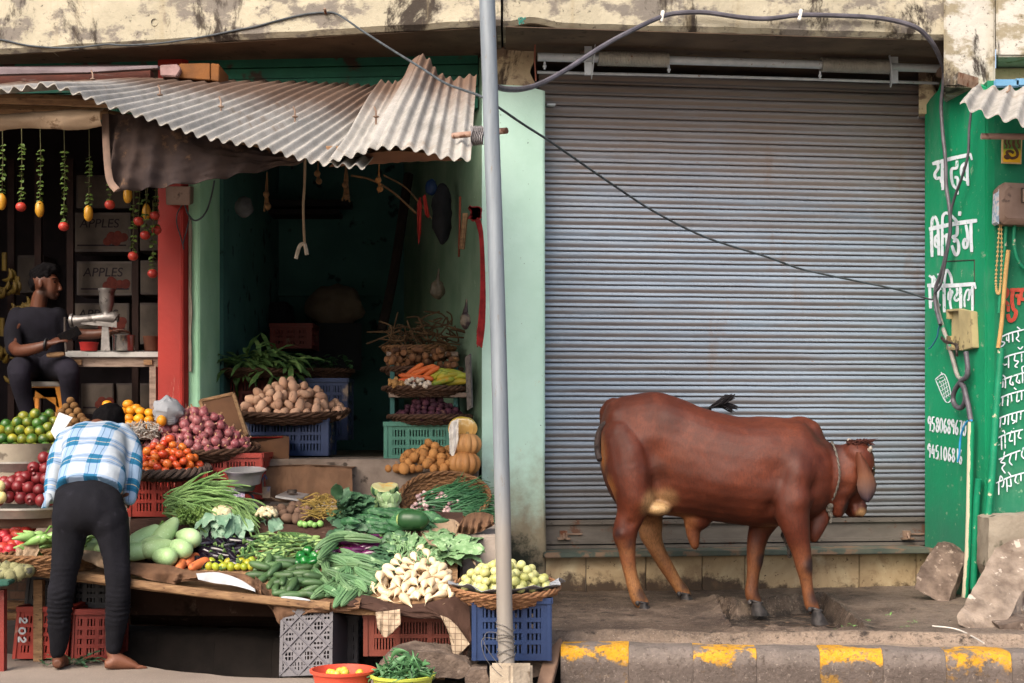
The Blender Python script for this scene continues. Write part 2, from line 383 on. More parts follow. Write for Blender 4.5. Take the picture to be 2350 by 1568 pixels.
# ---- ground sheets
g = MB(); g.add([(-60, -60, -.46), (60, -60, -.46), (60, 60, -.46), (-60, 60, -.46)], [(0, 1, 2, 3)])
tag(obj('ground', g, M_DIRT), kind='structure')
edge = [(-400, 1494), (0, 1500), (60, 1503), (150, 1513), (240, 1519), (322, 1527), (380, 1538), (450, 1545), (540, 1553), (640, 1557), (740, 1551), (850, 1552), (1000, 1560), (1100, 1566)]
ep = [G(x, y, -.2) for x, y in edge]
ep2 = []
for a, b in zip(ep[:-1], ep[1:]):
    for k in range(6):
        p = a.lerp(b, k/6); ep2.append(p+Vector((0, .03*nz(p, 9), 0)))
ep2 += [Vector((.35, 7.19, -.2)), Vector((60, 2.9, -.2))]
g = MB(); lo = Vector((0, 0, -.2))
n = len(ep2); up_ = ep2+[p+lo for p in ep2]
poly = [Vector((60, -60, -.2)), Vector((-60, -60, -.2)), Vector((-60, 9.2, -.2))]+ep2
g.add(poly, [list(range(len(poly)))]); g.add(up_, [(i, n+i, n+i+1, i+1) for i in range(n-1)])
tag(obj('road', g, M_ROAD, sm=False), kind='structure')
# ---- kerb
KB = PL(1280, 7.27, 2300, 7.06)
def kerb(p0, p1, mat, KB=KB, zt=0.0, zb=-.33, w=.17):
    m = MB(); a, b = KB.P(p0, HY), KB.P(p1, HY); d = (b-a); L = d.length; d.normalize(); nrm = KB.n
    prof = [(0, zb), (.005, zt-.12)]+[(-.012+.055*(1-math.sin(t))*1.0-.0, zt-.055*(1-math.sin(t))-0) for t in []]
    r = .05; prof = [(.012, zb), (.012, zt-.11), (.004, zt-r)]+[(-r+r*math.cos(q)+.002, zt-r+r*math.sin(q)) for q in [R(x) for x in (20, 45, 68, 90)]]+[(-w, zt), (-w, zb)]
    ns = 18; rs = []
    for i in range(ns+1):
        t = .002+(L-.0015)*i/ns; e = .003*(1-min(1, min(t, L-t)/.025))
        rs.append([a+d*t+nrm*(o*1.0-e*(o > -.1)+.009*nz(a+d*t+Vector((0, 0, z)), 6)+.005*nz(a+d*t+Vector((0, 0, z)), 19))+Vector((0, 0, z-CZ+.0-e*.4*(z > -.1)+.009*nz(a+d*t, 5)+.004*nz(a+d*t, 21))) + Vector((0, 0, CZ-a.z)) for o, z in prof])
    m.rings(rs); return m
segs = [(1286, 1442, 1), (1442, 1590, 0), (1590, 1736, 1), (1736, 1881, 0), (1881, 2026, 1), (2026, 2170, 0), (2170, 2322, 1), (2322, 2480, 0), (2480, 2640, 1)]
for p0, p1, y in segs:
    m = kerb(p0, p1, None)
    for v in m.v: v.z -= CZ*0
    o = obj('kerb_stone', m, M_KY if y else M_KG); tag(o, kind='structure')
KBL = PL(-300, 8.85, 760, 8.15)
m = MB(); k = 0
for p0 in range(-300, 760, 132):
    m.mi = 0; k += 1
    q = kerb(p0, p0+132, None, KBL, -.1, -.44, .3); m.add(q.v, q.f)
tag(obj('kerb', m, [std('kerb_shade', '#1d1917', '#2b2522', 6, .95, .4, 40, None, 8, .6, False), std('kerb_shade_yellow', '#3a2c14', '#4a3818', 6, .95, .4, 40, '#231d18', 8, .5, False)]), kind='structure')  # near-black colours carry the shade under the stall
# ---- pavement, with the sunken drain cover
hole = [G(*p) for p in [(1640, 1378), (1690, 1392), (1890, 1372), (1985, 1455), (1690, 1452), (1668, 1430)]]
def inpoly(x, y, P):
    c = False; j = len(P)-1
    for i in range(len(P)):
        if (P[i].y > y) != (P[j].y > y) and x < (P[j].x-P[i].x)*(y-P[i].y)/(P[j].y-P[i].y)+P[i].x: c = not c
        j = i
    return c
def pdist(x, y, P):
    d = 9; p = Vector((x, y))
    for i in range(len(P)):
        a = P[i].xy; b = P[(i+1) % len(P)].xy; ab = b-a; t = max(0, min(1, (p-a).dot(ab)/ab.length_squared)); d = min(d, (p-a-ab*t).length)
    return d
def walk_z(x, y):
    yk = 7.25-.1*(x-.2)/1.0*.62
    e = yk+.36+.03*nz((x*1.0, 3, 0), 3)+.02*nz((x, 1, 0), 14)
    z = .012*nz((x, y, 0), 2.2)+.006*nz((x, y, 4), 9)+.004*nz((x, y, 2), 25)
    s = max(0, min(1, (y-e)/.03)); z += -.03+.045*s+.014*math.exp(-((y-e-.06)/.05)**2)
    if x > .9:
        d = pdist(x, y, hole)
        if inpoly(x, y, hole): z -= .10*min(1, d/.03)
        else: z += .022*math.exp(-(d/.05)**2)*(1+nz((x, y, 0), 18))
    return z
m = MB(); nx, ny = 190, 96
X0, X1 = .02, 4.2
def fnw(u, v):
    x = X0+(X1-X0)*u; yk = 7.25-.062*(x-.2)+.145; y = yk+(9.9-yk)*v
    return (x, y, walk_z(x, y))
m.grid(fnw, nx, ny); tag(obj('pavement', m, M_WALK, ang=60), kind='structure')
# drain grating lying in the hollow
gp = [G(1700, 1402, -.09), G(1885, 1390, -.09), G(1955, 1448, -.09), G(1712, 1446, -.09)]
m = MB(); m.slab([p+Vector((0, 0, .004)) for p in gp], (0, 0, -.03))
for i in range(9):
    t = (i+.5)/9; a, b = gp[0].lerp(gp[3], t), gp[1].lerp(gp[2], t); m.tube([a.lerp(b, .04)+Vector((0, 0, .006)), a.lerp(b, .96)+Vector((0, 0, .006))], .006, 6)
tag(obj('drain_cover', m, std('wet_iron', '#231c18', '#382e27', 8, .55, .5, 60, '#5e4d40', 14, .55, False)), 'dark ribbed drain cover sunk in the pavement under the cow', 'drain cover')

# ================================================================== THE CREAM BUILDING WITH THE SHOPS
B = root('shop_building', (0, 9.5, 0), 'weathered cream building with two open shops and a shuttered shop', 'building')
ZS = 3.64
fa = [W(px, HY, FL(px)) for px in (-420, 0, 400, 800, 1149)]; fb = [W(px, HY, FR(px)) for px in (1149, 1500, 1900, 2310)]
def fascia(pts, mat, lab, sag):
    m = MB(); n = len(pts); K = 60
    pp = [pts[0].lerp(pts[-1], i/K) for i in range(K+1)]
    pr = []
    for p in pp:
        e = sag(p)
        pr.append([Vector((p.x, p.y, 5.0)), Vector((p.x, p.y, ZS+.03+e)), Vector((p.x, p.y+.03, ZS+e)), Vector((p.x+.0, p.y+4.4, ZS+.004)), Vector((p.x, p.y+4.4, 5.0))])
    m.rings(pr); o = obj('fascia', m, mat, B, ang=30); o['label'] = lab
fascia([fa[0], fa[-1]], M_FASC, 'cream stained slab edge over the open shops', lambda p: .008*nz(p, 6))
fascia([fb[0]+Vector((.015, .04, 0)), fb[-1]], M_FASC, 'cream stained slab edge over the shutter', lambda p: .010*nz(p, 7)+.03*math.exp(-((p.x-.12)/.1)**2))
m = MB()                                              # underside lining, its dark colour standing in for the slab's shade
def quadZ(px0, px1, f0, f1, z): return [Vector((W(px0, HY, f0(px0)).x, f0(px0)+.045, z)), Vector((W(px1, HY, f0(px1)).x, f0(px1)+.045, z)), Vector((W(px1, HY, f0(px1)).x, f1, z)), Vector((W(px0, HY, f0(px0)).x, f1, z))]
m.slab(quadZ(-400, 1140, FL, 13.0, ZS-.006), (0, 0, .005)); m.slab(quadZ(1160, 2300, FR, 11.2, ZS-.006), (0, 0, .005))
obj('soffit', m, M_SOF, B, sm=False)
# pilasters on the right
m = MB(); q = [W(2166, HY, FR(2166)-.07), W(2284, HY, FR(2284)-.07), W(2284, HY, 9.9), W(2166, HY, 9.9)]
m.slab([Vector((p.x, p.y, 3.31)) for p in q], (0, 0, 1.8)); o = obj('pilaster', m, M_FASC2, B, bev=.012)
m = MB(); q = [W(2286, HY, 9.1), W(2640, HY, 9.1), W(2640, HY, 10), W(2286, HY, 10)]
m.slab([Vector((p.x, p.y, 3.49)) for p in q], (0, 0, 1.6)); obj('pilaster', m, M_FASC2, B, bev=.012)
m = MB(); q = [W(2262, HY, 9.35), W(2640, HY, 9.35), W(2640, HY, 10), W(2262, HY, 10)]
m.slab([Vector((p.x, p.y, 2.9)) for p in q], (0, 0, .58)); obj('wall', m, M_RAW, B, bev=.01)
m = MB(); q = [W(2128, HY, 9.98), W(2262, HY, 9.98), W(2262, HY, 10.2), W(2128, HY, 10.2)]; m.slab([Vector((p.x, p.y, 3.0)) for p in q], (0, 0, .7)); m.slab([Vector((p.x, p.y-.2, 3.3)) for p in (W(2090, HY, 10.1), W(2128, HY, 10.1), W(2128, HY, 10.25), W(2090, HY, 10.25))], (0, 0, .34)); obj('wall', m, M_RAW, B, sm=False)
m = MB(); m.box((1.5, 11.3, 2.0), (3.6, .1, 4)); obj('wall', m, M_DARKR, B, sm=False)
# mint pillar between the shops
P0, P1 = W(1106, HY, PF(1106)-.02), W(1251, HY, PF(1251)-.02)
M_MINTR = mint('mint_paint_pillar', '#b0d2c3', '#bcdccf', 1.05, .35, (W(1185, 0, 9.4).x, -.1, .22))
m = MB(); K = 26; rs = []
zt = [0, .12, .3, .5, .8, 1.1, 1.4, 1.7, 2, 2.3, 2.6, 2.9, 3.2, 3.37, 3.40]
for z in zt:
    e = .012*nz((z, 0, 3), 3); tp = .05 if z > 3.38 else 0
    flare = .04 if z < .42 else 0
    rs.append([Vector((P0.x, P0.y+.004*nz((z, 1, 1), 4)-flare*.4, z)), Vector((P1.x-.02+e*.4+flare*.2-tp*2.2, P1.y-flare*.4, z)), Vector((P1.x+e*.4+flare*.2-tp*2.2, P1.y+.02-flare*.4, z)), Vector((P1.x, P1.y+.5, z)), Vector((P0.x, P0.y+.5, z))])
m.rings(rs); o = obj('pillar', m, M_MINTR, B, ang=50); o['label'] = 'pale mint green pillar beside the shutter with a muddy base'
m = MB(); rs = []
for i in range(9):
    z = 3.40+.25*i/8; e = .035*nz((z, 2, 0), 9)
    rs.append([Vector((P0.x, P0.y+.01, z)), Vector((W(1224, 0, P1.y).x+e, P1.y+.012, z)), Vector((W(1222, 0, P1.y).x+e, P1.y+.1, z)), Vector((P0.x, P1.y+.45, z))])
m.rings(rs); o = obj('pillar_top', m, M_RAW, B, ang=50); o['label'] = 'bare cracked plaster above the mint paint'
# left pillars
m = MB(); a, b = W(362, HY, 9.74), W(429, HY, 9.72)
m.slab([Vector((a.x, a.y, .5)), Vector((b.x-.03, b.y, .5)), Vector((b.x, b.y+.03, .5)), Vector((b.x, b.y+.4, .5)), Vector((a.x, a.y+.5, .5))], (0, 0, 3.14))
m.tube([Vector((b.x-.035, b.y-.004, .6)), Vector((b.x-.03, b.y-.004, 3.0))], .018, 8)
o = obj('pillar', m, M_RED, B, bev=.006); o['label'] = 'red painted pillar with scraped paint low down'
m = MB(); a, b = W(429, HY, 9.77), W(461, HY, 9.77)
m.slab([Vector((a.x, a.y, .5)), Vector((b.x-.015, b.y, .5)), Vector((b.x+.01, b.y+.03, .5)), Vector((b.x+.01, b.y+.62, .5)), Vector((a.x, a.y+.62, .5))], (0, 0, 3.14))
o = obj('pillar', m, mint('mint_paint_inner', '#8fbf9d', '#9fccb0', .9, .5), B, bev=.006); o['label'] = 'mint green pillar next to the red one'
m = MB(); a = W(429, HY, 9.715); rs = []
for i in range(14):
    z = 1.5+1.05*i/13; w = .004+.016*(.5+.5*nz((z, 0, 0), 6)); rs.append([Vector((a.x+.004, a.y+.03, z)), Vector((a.x+.004+w*1.6, a.y+.03, z)), Vector((a.x+.004+w*1.6, a.y+.06, z)), Vector((a.x+.004, a.y+.06, z))])
m.rings(rs); o = obj('plaster_patch', m, M_CONC, B); 
# shop interiors
m = MB(); bl = W(1106, HY, 9.55)
m.slab([Vector((-2.1, 10.35, .6)), Vector((-2.1, 12.9, .6)), Vector((-2.2, 12.9, .6)), Vector((-2.2, 10.35, .6))], (0, 0, 3.05))
m.slab([Vector((-2.2, 12.8, .6)), Vector((-.5, 12.8, .6)), Vector((-.5, 12.95, .6)), Vector((-2.2, 12.95, .6))], (0, 0, 3.05))
m.box((-1.62, 12.77, 1.12+200*12.8/3264+.42), (.95, .06, .06))
obj('interior_wall', m, M_TEAL, B, sm=False)
m = MB(); br = W(925, HY, 12.85)
m.slab([Vector((bl.x, bl.y, .02)), Vector((br.x, br.y, .02)), Vector((br.x+.12, br.y+.03, .02)), Vector((bl.x+.12, bl.y+.03, .02))], (0, 0, 3.6))
o = obj('interior_wall', m, mint('mint_paint_side', '#6f8f78', '#869f8a', -3, -4), B, sm=False); o['label'] = 'mint green side wall of the vegetable shop'
m = MB()
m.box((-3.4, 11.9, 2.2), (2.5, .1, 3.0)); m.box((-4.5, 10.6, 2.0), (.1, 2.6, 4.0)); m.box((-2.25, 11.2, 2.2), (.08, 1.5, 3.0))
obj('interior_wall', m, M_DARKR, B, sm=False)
m = MB(); m.slab([Vector((-4.6, 9.95, -.4)), Vector((-2.15, 9.72, -.4)), Vector((-2.15, 12.9, -.4)), Vector((-4.6, 12.9, -.4))], (0, 0, 1.12))
m.slab([Vector((-2.149, 9.30, -.4)), Vector((bl.x-.02, 9.12, -.4)), Vector((bl.x-.02, 12.9, -.4)), Vector((-2.149, 12.9, -.4))], (0, 0, 1.31))
obj('shop_floor', m, std('floor_stone', '#5d5148', '#7d7066', 5, .9, .4, 40, '#3d342d', 8, .58, False), B, bev=.02)
# roller boxes above the open shops
m = MB(); f0 = [W(px, HY, 9.78) for px in (-420, 1098)]
for i in range(5):
    z = 3.28+.075*i; m.slab([Vector((f0[0].x, 9.95+.012*(i % 2), z)), Vector((f0[1].x, 9.62+.012*(i % 2), z)), Vector((f0[1].x, 9.9, z)), Vector((f0[0].x, 10.2, z))], (0, 0, .068))
obj('shutter_housing', m, std('dark_green_slats', '#12463a', '#1a5a47', 4, .7, .2, 30, '#33271f', 5, .55, False), B, sm=False)
# plinth
m = MB(); y0 = PF(1240); a, b = W(1240, HY, PF(1240)), W(2132, HY, PF(2132))
nrm = Vector(((b-a).y, -(b-a).x, 0)).normalized()
m.slab([Vector((a.x, a.y+.012, -.3)), Vector((b.x, b.y+.012, -.3)), Vector((b.x, b.y+.6, -.3)), Vector((a.x, a.y+.6, -.3))], (0, 0, .555))
PLN = obj('plinth', m, M_CONC, B, sm=False)
d = (b-a); L = d.length; d.normalize(); x = .012; k = 0
ws = [.30, .41, .39, .30, .41, .40, .41, .41, .4]
rot = Matrix.Rotation(math.atan2(d.y, d.x), 3, 'Z')
while x < L-.05:
    w = min(ws[k % len(ws)], L-x)-.006; c = a+d*(x+w/2)
    m = MB(); m.box(Vector((c.x, c.y, .118+.003*nz((k, 0, 0), 3)))+nrm*(.0+.003*nz((k, 1, 0), 5)), (w, .02, .272), rot); obj('tile', m, M_TILE, PLN, bev=.003); x += w+.006; k += 1
m = MB(); c = (a+b)/2; m.box(Vector((c.x, c.y+.09, .268))+nrm*.05, (L, .30, .034), rot); obj('sill', m, M_SILL, PLN, bev=.006)

# ---- the roller shutter
S0, S1 = W(1236, HY, SH(1236)), W(2126, HY, SH(2126))
sh = root('roller_shutter', (0, 0, 0)); sh.parent = B
d = (S1-S0).normalized(); rotS = Matrix.Rotation(math.atan2(d.y, d.x), 3, 'Z'); ns = Vector((d.y, -d.x, 0))
zb, ztop, pitch = .475, 3.53, .0765
prof = [(0, -.012), (.05, .004), (.12, .013), (.22, .016), (.33, .0165), (.44, .014), (.54, .009), (.62, .004), (.68, .0035), (.74, .007), (.80, .0095), (.88, .0105), (.94, .009), (.975, -.006)]
pts = []
nsl = int((ztop-zb)/pitch)+1; ztop = zb+nsl*pitch+.012
for i in range(nsl):
    for t, o in prof: pts.append((ztop-(i+t)*pitch, o))
m = MB(); NX = 36; L = (S1-S0).length
m.grid(lambda u, v: (S0+d*(L*u)+ns*(pts[round(v*(len(pts)-1))][1]+.007*nz((u*5, pts[round(v*(len(pts)-1))][0]*3, 0), 1.0)))*1.0 + Vector((0, 0, pts[round(v*(len(pts)-1))][0]-S0.z+.002*nz((u*9, v*40, 2), 1))), NX, len(pts)-1)
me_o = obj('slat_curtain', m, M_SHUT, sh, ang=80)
def onsh(px, py, off=0.0): return W(px, py, SH(px))+ns*off
m = MB(); c = (S0+S1)/2
m.box(Vector((c.x, c.y, .40)), (L, .012, .155), rotS); m.box(Vector((c.x, c.y, .468))+ns*.012, (L, .03, .03), rotS); m.box(Vector((c.x, c.y, .332))+ns*.010, (L, .03, .026), rotS); m.box(Vector((c.x, c.y, .298))+ns*.004, (L, .03, .022), rotS)
for i in range(16):
    p = S0.lerp(S1, (i+.5)/16); m.ell(Vector((p.x, p.y, .468))+ns*.028, .006, 8, 6); m.ell(Vector((p.x, p.y, .332))+ns*.026, .005, 8, 6)
def railm():
    t = NT('shutter_rail'); col = t.ramp(t.noise(2.5, 6, .6, t.scl((1, 1, 3))), [(.3, '#4d4843'), (.7, '#6b655f')]); col = t.mix(t.step(t.noise(8, 7, .7), .58, .66), col, '#5a3f31'); t.bump(t.noise(40, 4), .2, .004); return t.out(col, .6, .35, .2)
obj('bottom_rail', m, railm(), sh, sm=False)
for px in (1292, 2078):
    m = MB(); p = onsh(px, 1226, .02); m.box(p, (.05, .03, .05), rotS); m.box(p+Vector((-.0, 0, -.028))+ns*.012, (.085, .05, .012), rotS); m.tube([p+d*.02, p+d*.13], .006, 6); m.tube([p+Vector((0, 0, .01))+ns*.02, p+Vector((0, 0, -.03))+ns*.05], .009, 6)
    obj('latch', m, M_RUST, sh)
# barrel, springs and brackets
Yb = lambda px: SH(px)-.36
bp = [W(px, ip([(1232, 131), (1640, 141), (2162, 158)], px), Yb(px)) for px in (1234, 1500, 1800, 2164)]
m = MB(); m.tube(bp, .028, 16); m.tube([p+Vector((0, .10, -.075)) for p in bp], .010, 8)
for px, py in ((1250, 142), (1535, 150), (1882, 164)):
    p = W(px, py, Yb(px)-.03); m.tube([p, p+Vector((0, 0, -.05))], .007, 6); m.ell(p+Vector((0, 0, -.03)), .013, 8, 6)
obj('barrel', m, M_STEEL, sh)
for x0, x1 in ((1372, 1533), (1884, 2040)):
    m = MB(); yy = lambda px: ip([(1232, 131), (1640, 141), (2162, 158)], px)
    n = 44; rs = []
    a, b = W(x0, yy(x0), Yb(x0)), W(x1, yy(x1), Yb(x1)); ax = (b-a).normalized(); u = Vector((0, 0, 1)); w = ax.cross(u).normalized(); u = w.cross(ax)
    for i in range(n*4+1):
        t = i/(n*4); r = .047+.002*math.cos(2*math.pi*i/4)
        rs.append([a.lerp(b, t)+(u*math.cos(q)+w*math.sin(q))*r for q in [2*math.pi*j/18 for j in range(18)]])
    m.rings(rs); obj('spring', m, std('spring_steel', '#8b8983', '#a09d96', 9, .45, .1, 60, '#7b5c45', 30, .66, True, .4, .3), sh, ang=70)
for px, sgn in ((1362, 1), (2040, -1)):
    m = MB(); yv = ip([(1232, 131), (1640, 141), (2162, 158)], px); c = W(px, yv+2, Yb(px))
    arc = [c+Vector((.012*sgn*math.sin(q), -.085*math.cos(q)*.6, .115*math.sin(q))) for q in [R(-100+200*i/14) for i in range(15)]]
    m.tube(arc, .02, 6, flat=.25, up=(1, 0, 0))
    m.box(c+Vector((-.035*sgn, .0, 0)), (.05, .02, .21)); obj('bracket', m, M_STEEL, sh, ang=50)
    m = MB(); p = W(px+4, yv-25, Yb(px)+.12); m.box(p, (.20, .02, .08), Matrix.Rotation(-.25, 3, 'X')); m.box(p+Vector((.0, -.01, .043)), (.205, .03, .012)); obj('bracket_plate', m, M_RUST, sh, sm=False)
m = MB(); m.tube([W(x, y, 9.36) for x, y in ((1231, 52), (1228, 95), (1227, 140), (1230, 186))], .012, 6, flat=.5); obj('guide_strip', m, std('rust_red', '#6b3b2e', '#8a5444', 8, .7, .3, 40, None, 8, .6, False), sh)
for px, py in ((1262, 245), (2112, 271)):
    m = MB(); p = onsh(px, py, .045); m.box(p, (.055, .05, .014), rotS); obj('stop_lug', m, M_STEEL, sh)
# ================================================================== GREEN BUILDING ON THE RIGHT
GB = root('green_building', W(2262, HY, 9.4)*1.0-Vector((0, 0, CZ)), 'bright green painted wall with hand painted white lettering at the right', 'building')
m = MB(); a, b = W(2121, HY, GR(2121)), W(2262, HY, GR(2262)); ab = b-a
def ga(t, z): p = a+ab*t; return Vector((p.x, p.y, z))
top = [(0, 3.36), (.10, 3.40), (.24, 3.43), (.3, 3.50), (.33, 3.52), (1, 3.27)]
poly = [ga(0, -.1)]+[ga(t, z) for t, z in top]+[ga(1, -.1)]
m.slab(poly[::-1], (.3, .06, 0)); o = obj('side_wall', m, M_GRN, GB, bev=.012); o['label'] = 'bright green end wall with large white letters'
m = MB(); c, d_ = W(2262, HY, 9.03), W(2640, HY, 8.99)
m.slab([Vector((c.x+.012, c.y+.004, -.1)), Vector((d_.x, d_.y, -.1)), Vector((d_.x, d_.y+.4, -.1)), Vector((c.x+.05, c.y+.4, -.1))], (0, 0, 3.42)); obj('front_wall', m, M_GRN2, GB, sm=False)
def on_r(px, py, off=.0): return GR.P(px, py, off)
def on_rp(px, py, off=.0): return W(px, py, GR(px)-off/.42)
def on_f(px, py, off=.0): return GF.P(px, py, off)
# ---- painted lettering: flat brush strokes lying on the wall
M_WHITE = std('white_sign_paint', '#b9c3cc', '#cdd6dc', 14, .7, .1, 60, '#4f9a7c', 34, .60, False)
M_REDP = std('red_sign_paint', '#9c3a2c', '#b24a38', 14, .7, .1, 60, '#3a6a50', 34, .66, False)
LET = {'n': 0}
def strokes(name, mat, lines, conv, fn, parent, w):
    m = MB(); 
    for s_ in lines:
        ww = w
        if isinstance(s_[0], (int, float)): ww = s_[0]; s_ = s_[1:]
        LET['n'] += 1; off = .003+.00025*(LET['n'] % 9)
        P = [Vector((x, y, 0)) for x, y in s_]; P = spl(P, 5) if len(P) > 2 else [P[0].lerp(P[1], i/3) for i in range(4)]
        L_, R_ = [], []
        for i, p in enumerate(P):
            t = (P[min(i+1, len(P)-1)]-P[max(i-1, 0)]).normalized(); n_ = Vector((-t.y, t.x, 0)); k = ww*.5*(1+.12*nz((p.x*.1, p.y*.1, LET['n']), 1))
            if i in (0, len(P)-1): k *= .82
            q1, q2 = p+n_*k, p-n_*k; L_.append(fn(*conv(q1.x, q1.y), off)); R_.append(fn(*conv(q2.x, q2.y), off))
        n_ = len(L_); m.add(L_+R_, [(i, i+1, n_+i+1, n_+i) for i in range(n_-1)])
    return obj(name, m, mat, parent, sm=False)
c1 = lambda x, y: (2099.7+x*.2560, 321.3+y*.2561)           # sketch coordinates of the upper lettering
c2 = lambda x, y: (2099.7+x*.2999, 711.4+y*.3000)
txt1 = [ # yadav
 (34, (160, 215), (330, 168), (508, 130)), (20, (500, 118), (516, 180)),
 (26, (210, 212), (212, 255), (183, 305), (196, 345), (232, 342), (245, 385)), (28, (252, 205), (250, 300), (254, 450)), (24, (283, 195), (281, 300), (282, 432)),
 (26, (382, 185), (380, 250), (336, 262), (334, 340), (352, 410), (388, 432), (388, 345), (360, 335)), (20, (388, 430), (390, 490)),
 (28, (473, 180), (476, 300), (481, 412)), (26, (455, 205), (424, 240), (420, 300), (440, 345), (470, 360))]
txt2 = [ # building
 (38, (130, 800), (340, 755), (562, 722)), (28, (152, 800), (154, 920), (158, 1050)), (26, (156, 795), (160, 715), (184, 690), (206, 735), (212, 790)),
 (26, (212, 795), (216, 900), (220, 1035)), (22, (208, 850), (185, 880), (186, 945), (212, 965)), (14, (192, 880), (214, 945)),
 (26, (250, 775), (252, 880), (250, 1040)), (26, (252, 765), (258, 680), (292, 655), (345, 690), (385, 735)), (22, (285, 860), (290, 960), (285, 1000)), (20, (262, 870), (300, 850), (306, 960)),
 (28, (385, 770), (380, 850), (345, 870), (385, 905), (398, 960), (390, 1015), (365, 1025), (336, 945)), (20, (345, 905), (365, 910), (390, 885)), (30, (408, 640), (405, 680)),
 (30, (508, 745), (508, 880), (515, 1005)), (26, (462, 760), (478, 850), (474, 950), (448, 965), (440, 925), (455, 890), (478, 915))]
txt3 = [ # material
 (36, (115, 1305), (330, 1305), (548, 1290)), (18, (540, 1280), (552, 1335)),
 (28, (135, 1310), (140, 1420), (145, 1510)), (24, (182, 1310), (185, 1440), (188, 1530)), (20, (140, 1450), (190, 1425)), (20, (130, 1215), (160, 1240), (160, 1300)), (20, (165, 1215), (185, 1250), (180, 1300)), (18, (205, 1205), (222, 1215), (215, 1290)),
 (24, (240, 1330), (215, 1350), (208, 1430), (215, 1490), (232, 1470)), (28, (268, 1310), (268, 1420), (270, 1545)), (24, (268, 1300), (280, 1190), (300, 1170), (330, 1230), (340, 1300)),
 (22, (318, 1330), (322, 1400), (305, 1430), (308, 1370), (340, 1360), (318, 1440), (332, 1540)),
 (22, (380, 1325), (385, 1370), (360, 1420), (378, 1440), (400, 1420)), (28, (412, 1320), (415, 1420), (415, 1510)),
 (18, (452, 1500), (448, 1420), (470, 1350), (492, 1350), (490, 1420), (475, 1440)), (20, (490, 1400), (500, 1345), (516, 1400)), (24, (520, 1310), (520, 1420), (522, 1530))]
strokes('lettering', M_WHITE, txt1, c1, on_r, GB, 26)['label'] = 'white painted word at the top of the end wall'
strokes('lettering', M_WHITE, txt2, c1, on_r, GB, 26)['label'] = 'white painted middle word of the end wall'
strokes('lettering', M_WHITE, txt3, c1, on_r, GB, 26)['label'] = 'white painted lower word of the end wall'
DG = {'0': [[(.5, 0), (.1, .3), (.1, .75), (.45, 1), (.85, .7), (.85, .25), (.5, 0)]], '1': [[(.5, 0), (.5, 1)]], '4': [[(.55, 0), (.1, .6), (.95, .6)], [(.75, .3), (.75, 1)]], '5': [[(.9, .02), (.25, .02)], [(.25, .02), (.2, .42), (.7, .45), (.8, .75), (.5, 1), (.1, .9)]],
 '6': [[(.75, 0), (.3, .3), (.15, .75), (.5, 1), (.85, .75), (.6, .5), (.2, .65)]], '7': [[(.1, .05), (.9, .02)], [(.9, .02), (.6, .5), (.5, 1)]], '8': [[(.5, 0), (.15, .22), (.5, .47), (.85, .75), (.5, 1), (.12, .75), (.5, .47), (.85, .22), (.5, 0)]], '9': [[(.85, .25), (.5, 0), (.15, .25), (.45, .5), (.85, .3), (.8, .7), (.7, 1)]]}
def digits(txt, x0, y0, x1, y1, h, w, cw):
    out = []; n_ = len(txt)
    for i, ch in enumerate(txt):
        X = x0+(x1-x0)*i/(n_-1); Y = y0+(y1-y0)*i/(n_-1)
        for s_ in DG[ch]: out.append([w]+[(X+cw*px, Y+h*py) for px, py in s_])
    return out
strokes('lettering', M_WHITE, digits('9580689670', 103, 815, 372, 850, 112, 11, 25), c2, on_r, GB, 11)['label'] = 'upper painted phone number'
strokes('lettering', M_WHITE, digits('9451068', 100, 1025, 288, 1058, 105, 11, 24)+digits('16', 318, 1060, 340, 1070, 108, 11, 24)+[[12, (280, 1128), (283, 1132)]], c2, on_r, GB, 11)['label'] = 'lower painted phone number'
br_ = [[8, (160, 530), (232, 495), (282, 665), (238, 700), (160, 530)], [6, (172, 535), (225, 512)], [5, (185, 560), (240, 530)], [5, (195, 590), (250, 555)], [5, (205, 620), (258, 585)], [5, (215, 650), (266, 612)], [5, (225, 675), (274, 640)], [5, (215, 540), (250, 680)], [5, (200, 548), (236, 690)], [5, (230, 520), (266, 665)], [9, (190, 545), (196, 549)], [8, (205, 475), (216, 500)]]
strokes('brick_drawing', M_WHITE, br_, c2, on_r, GB, 6)
rt = [[30, (800, 1330), (830, 1350), (820, 1400), (785, 1420)], [30, (785, 1440), (830, 1470), (835, 1540)], [34, (850, 1345), (945, 1345), (977, 1340)], [34, (878, 1345), (868, 1440), (880, 1510), (905, 1540), (890, 1600), (850, 1620), (830, 1560)], [30, (900, 1400), (930, 1400), (930, 1480)], [30, (955, 1345), (950, 1420), (977, 1430)]]
strokes('lettering', M_REDP, rt, c1, on_f, GB, 30)['label'] = 'red painted letters on the front wall'
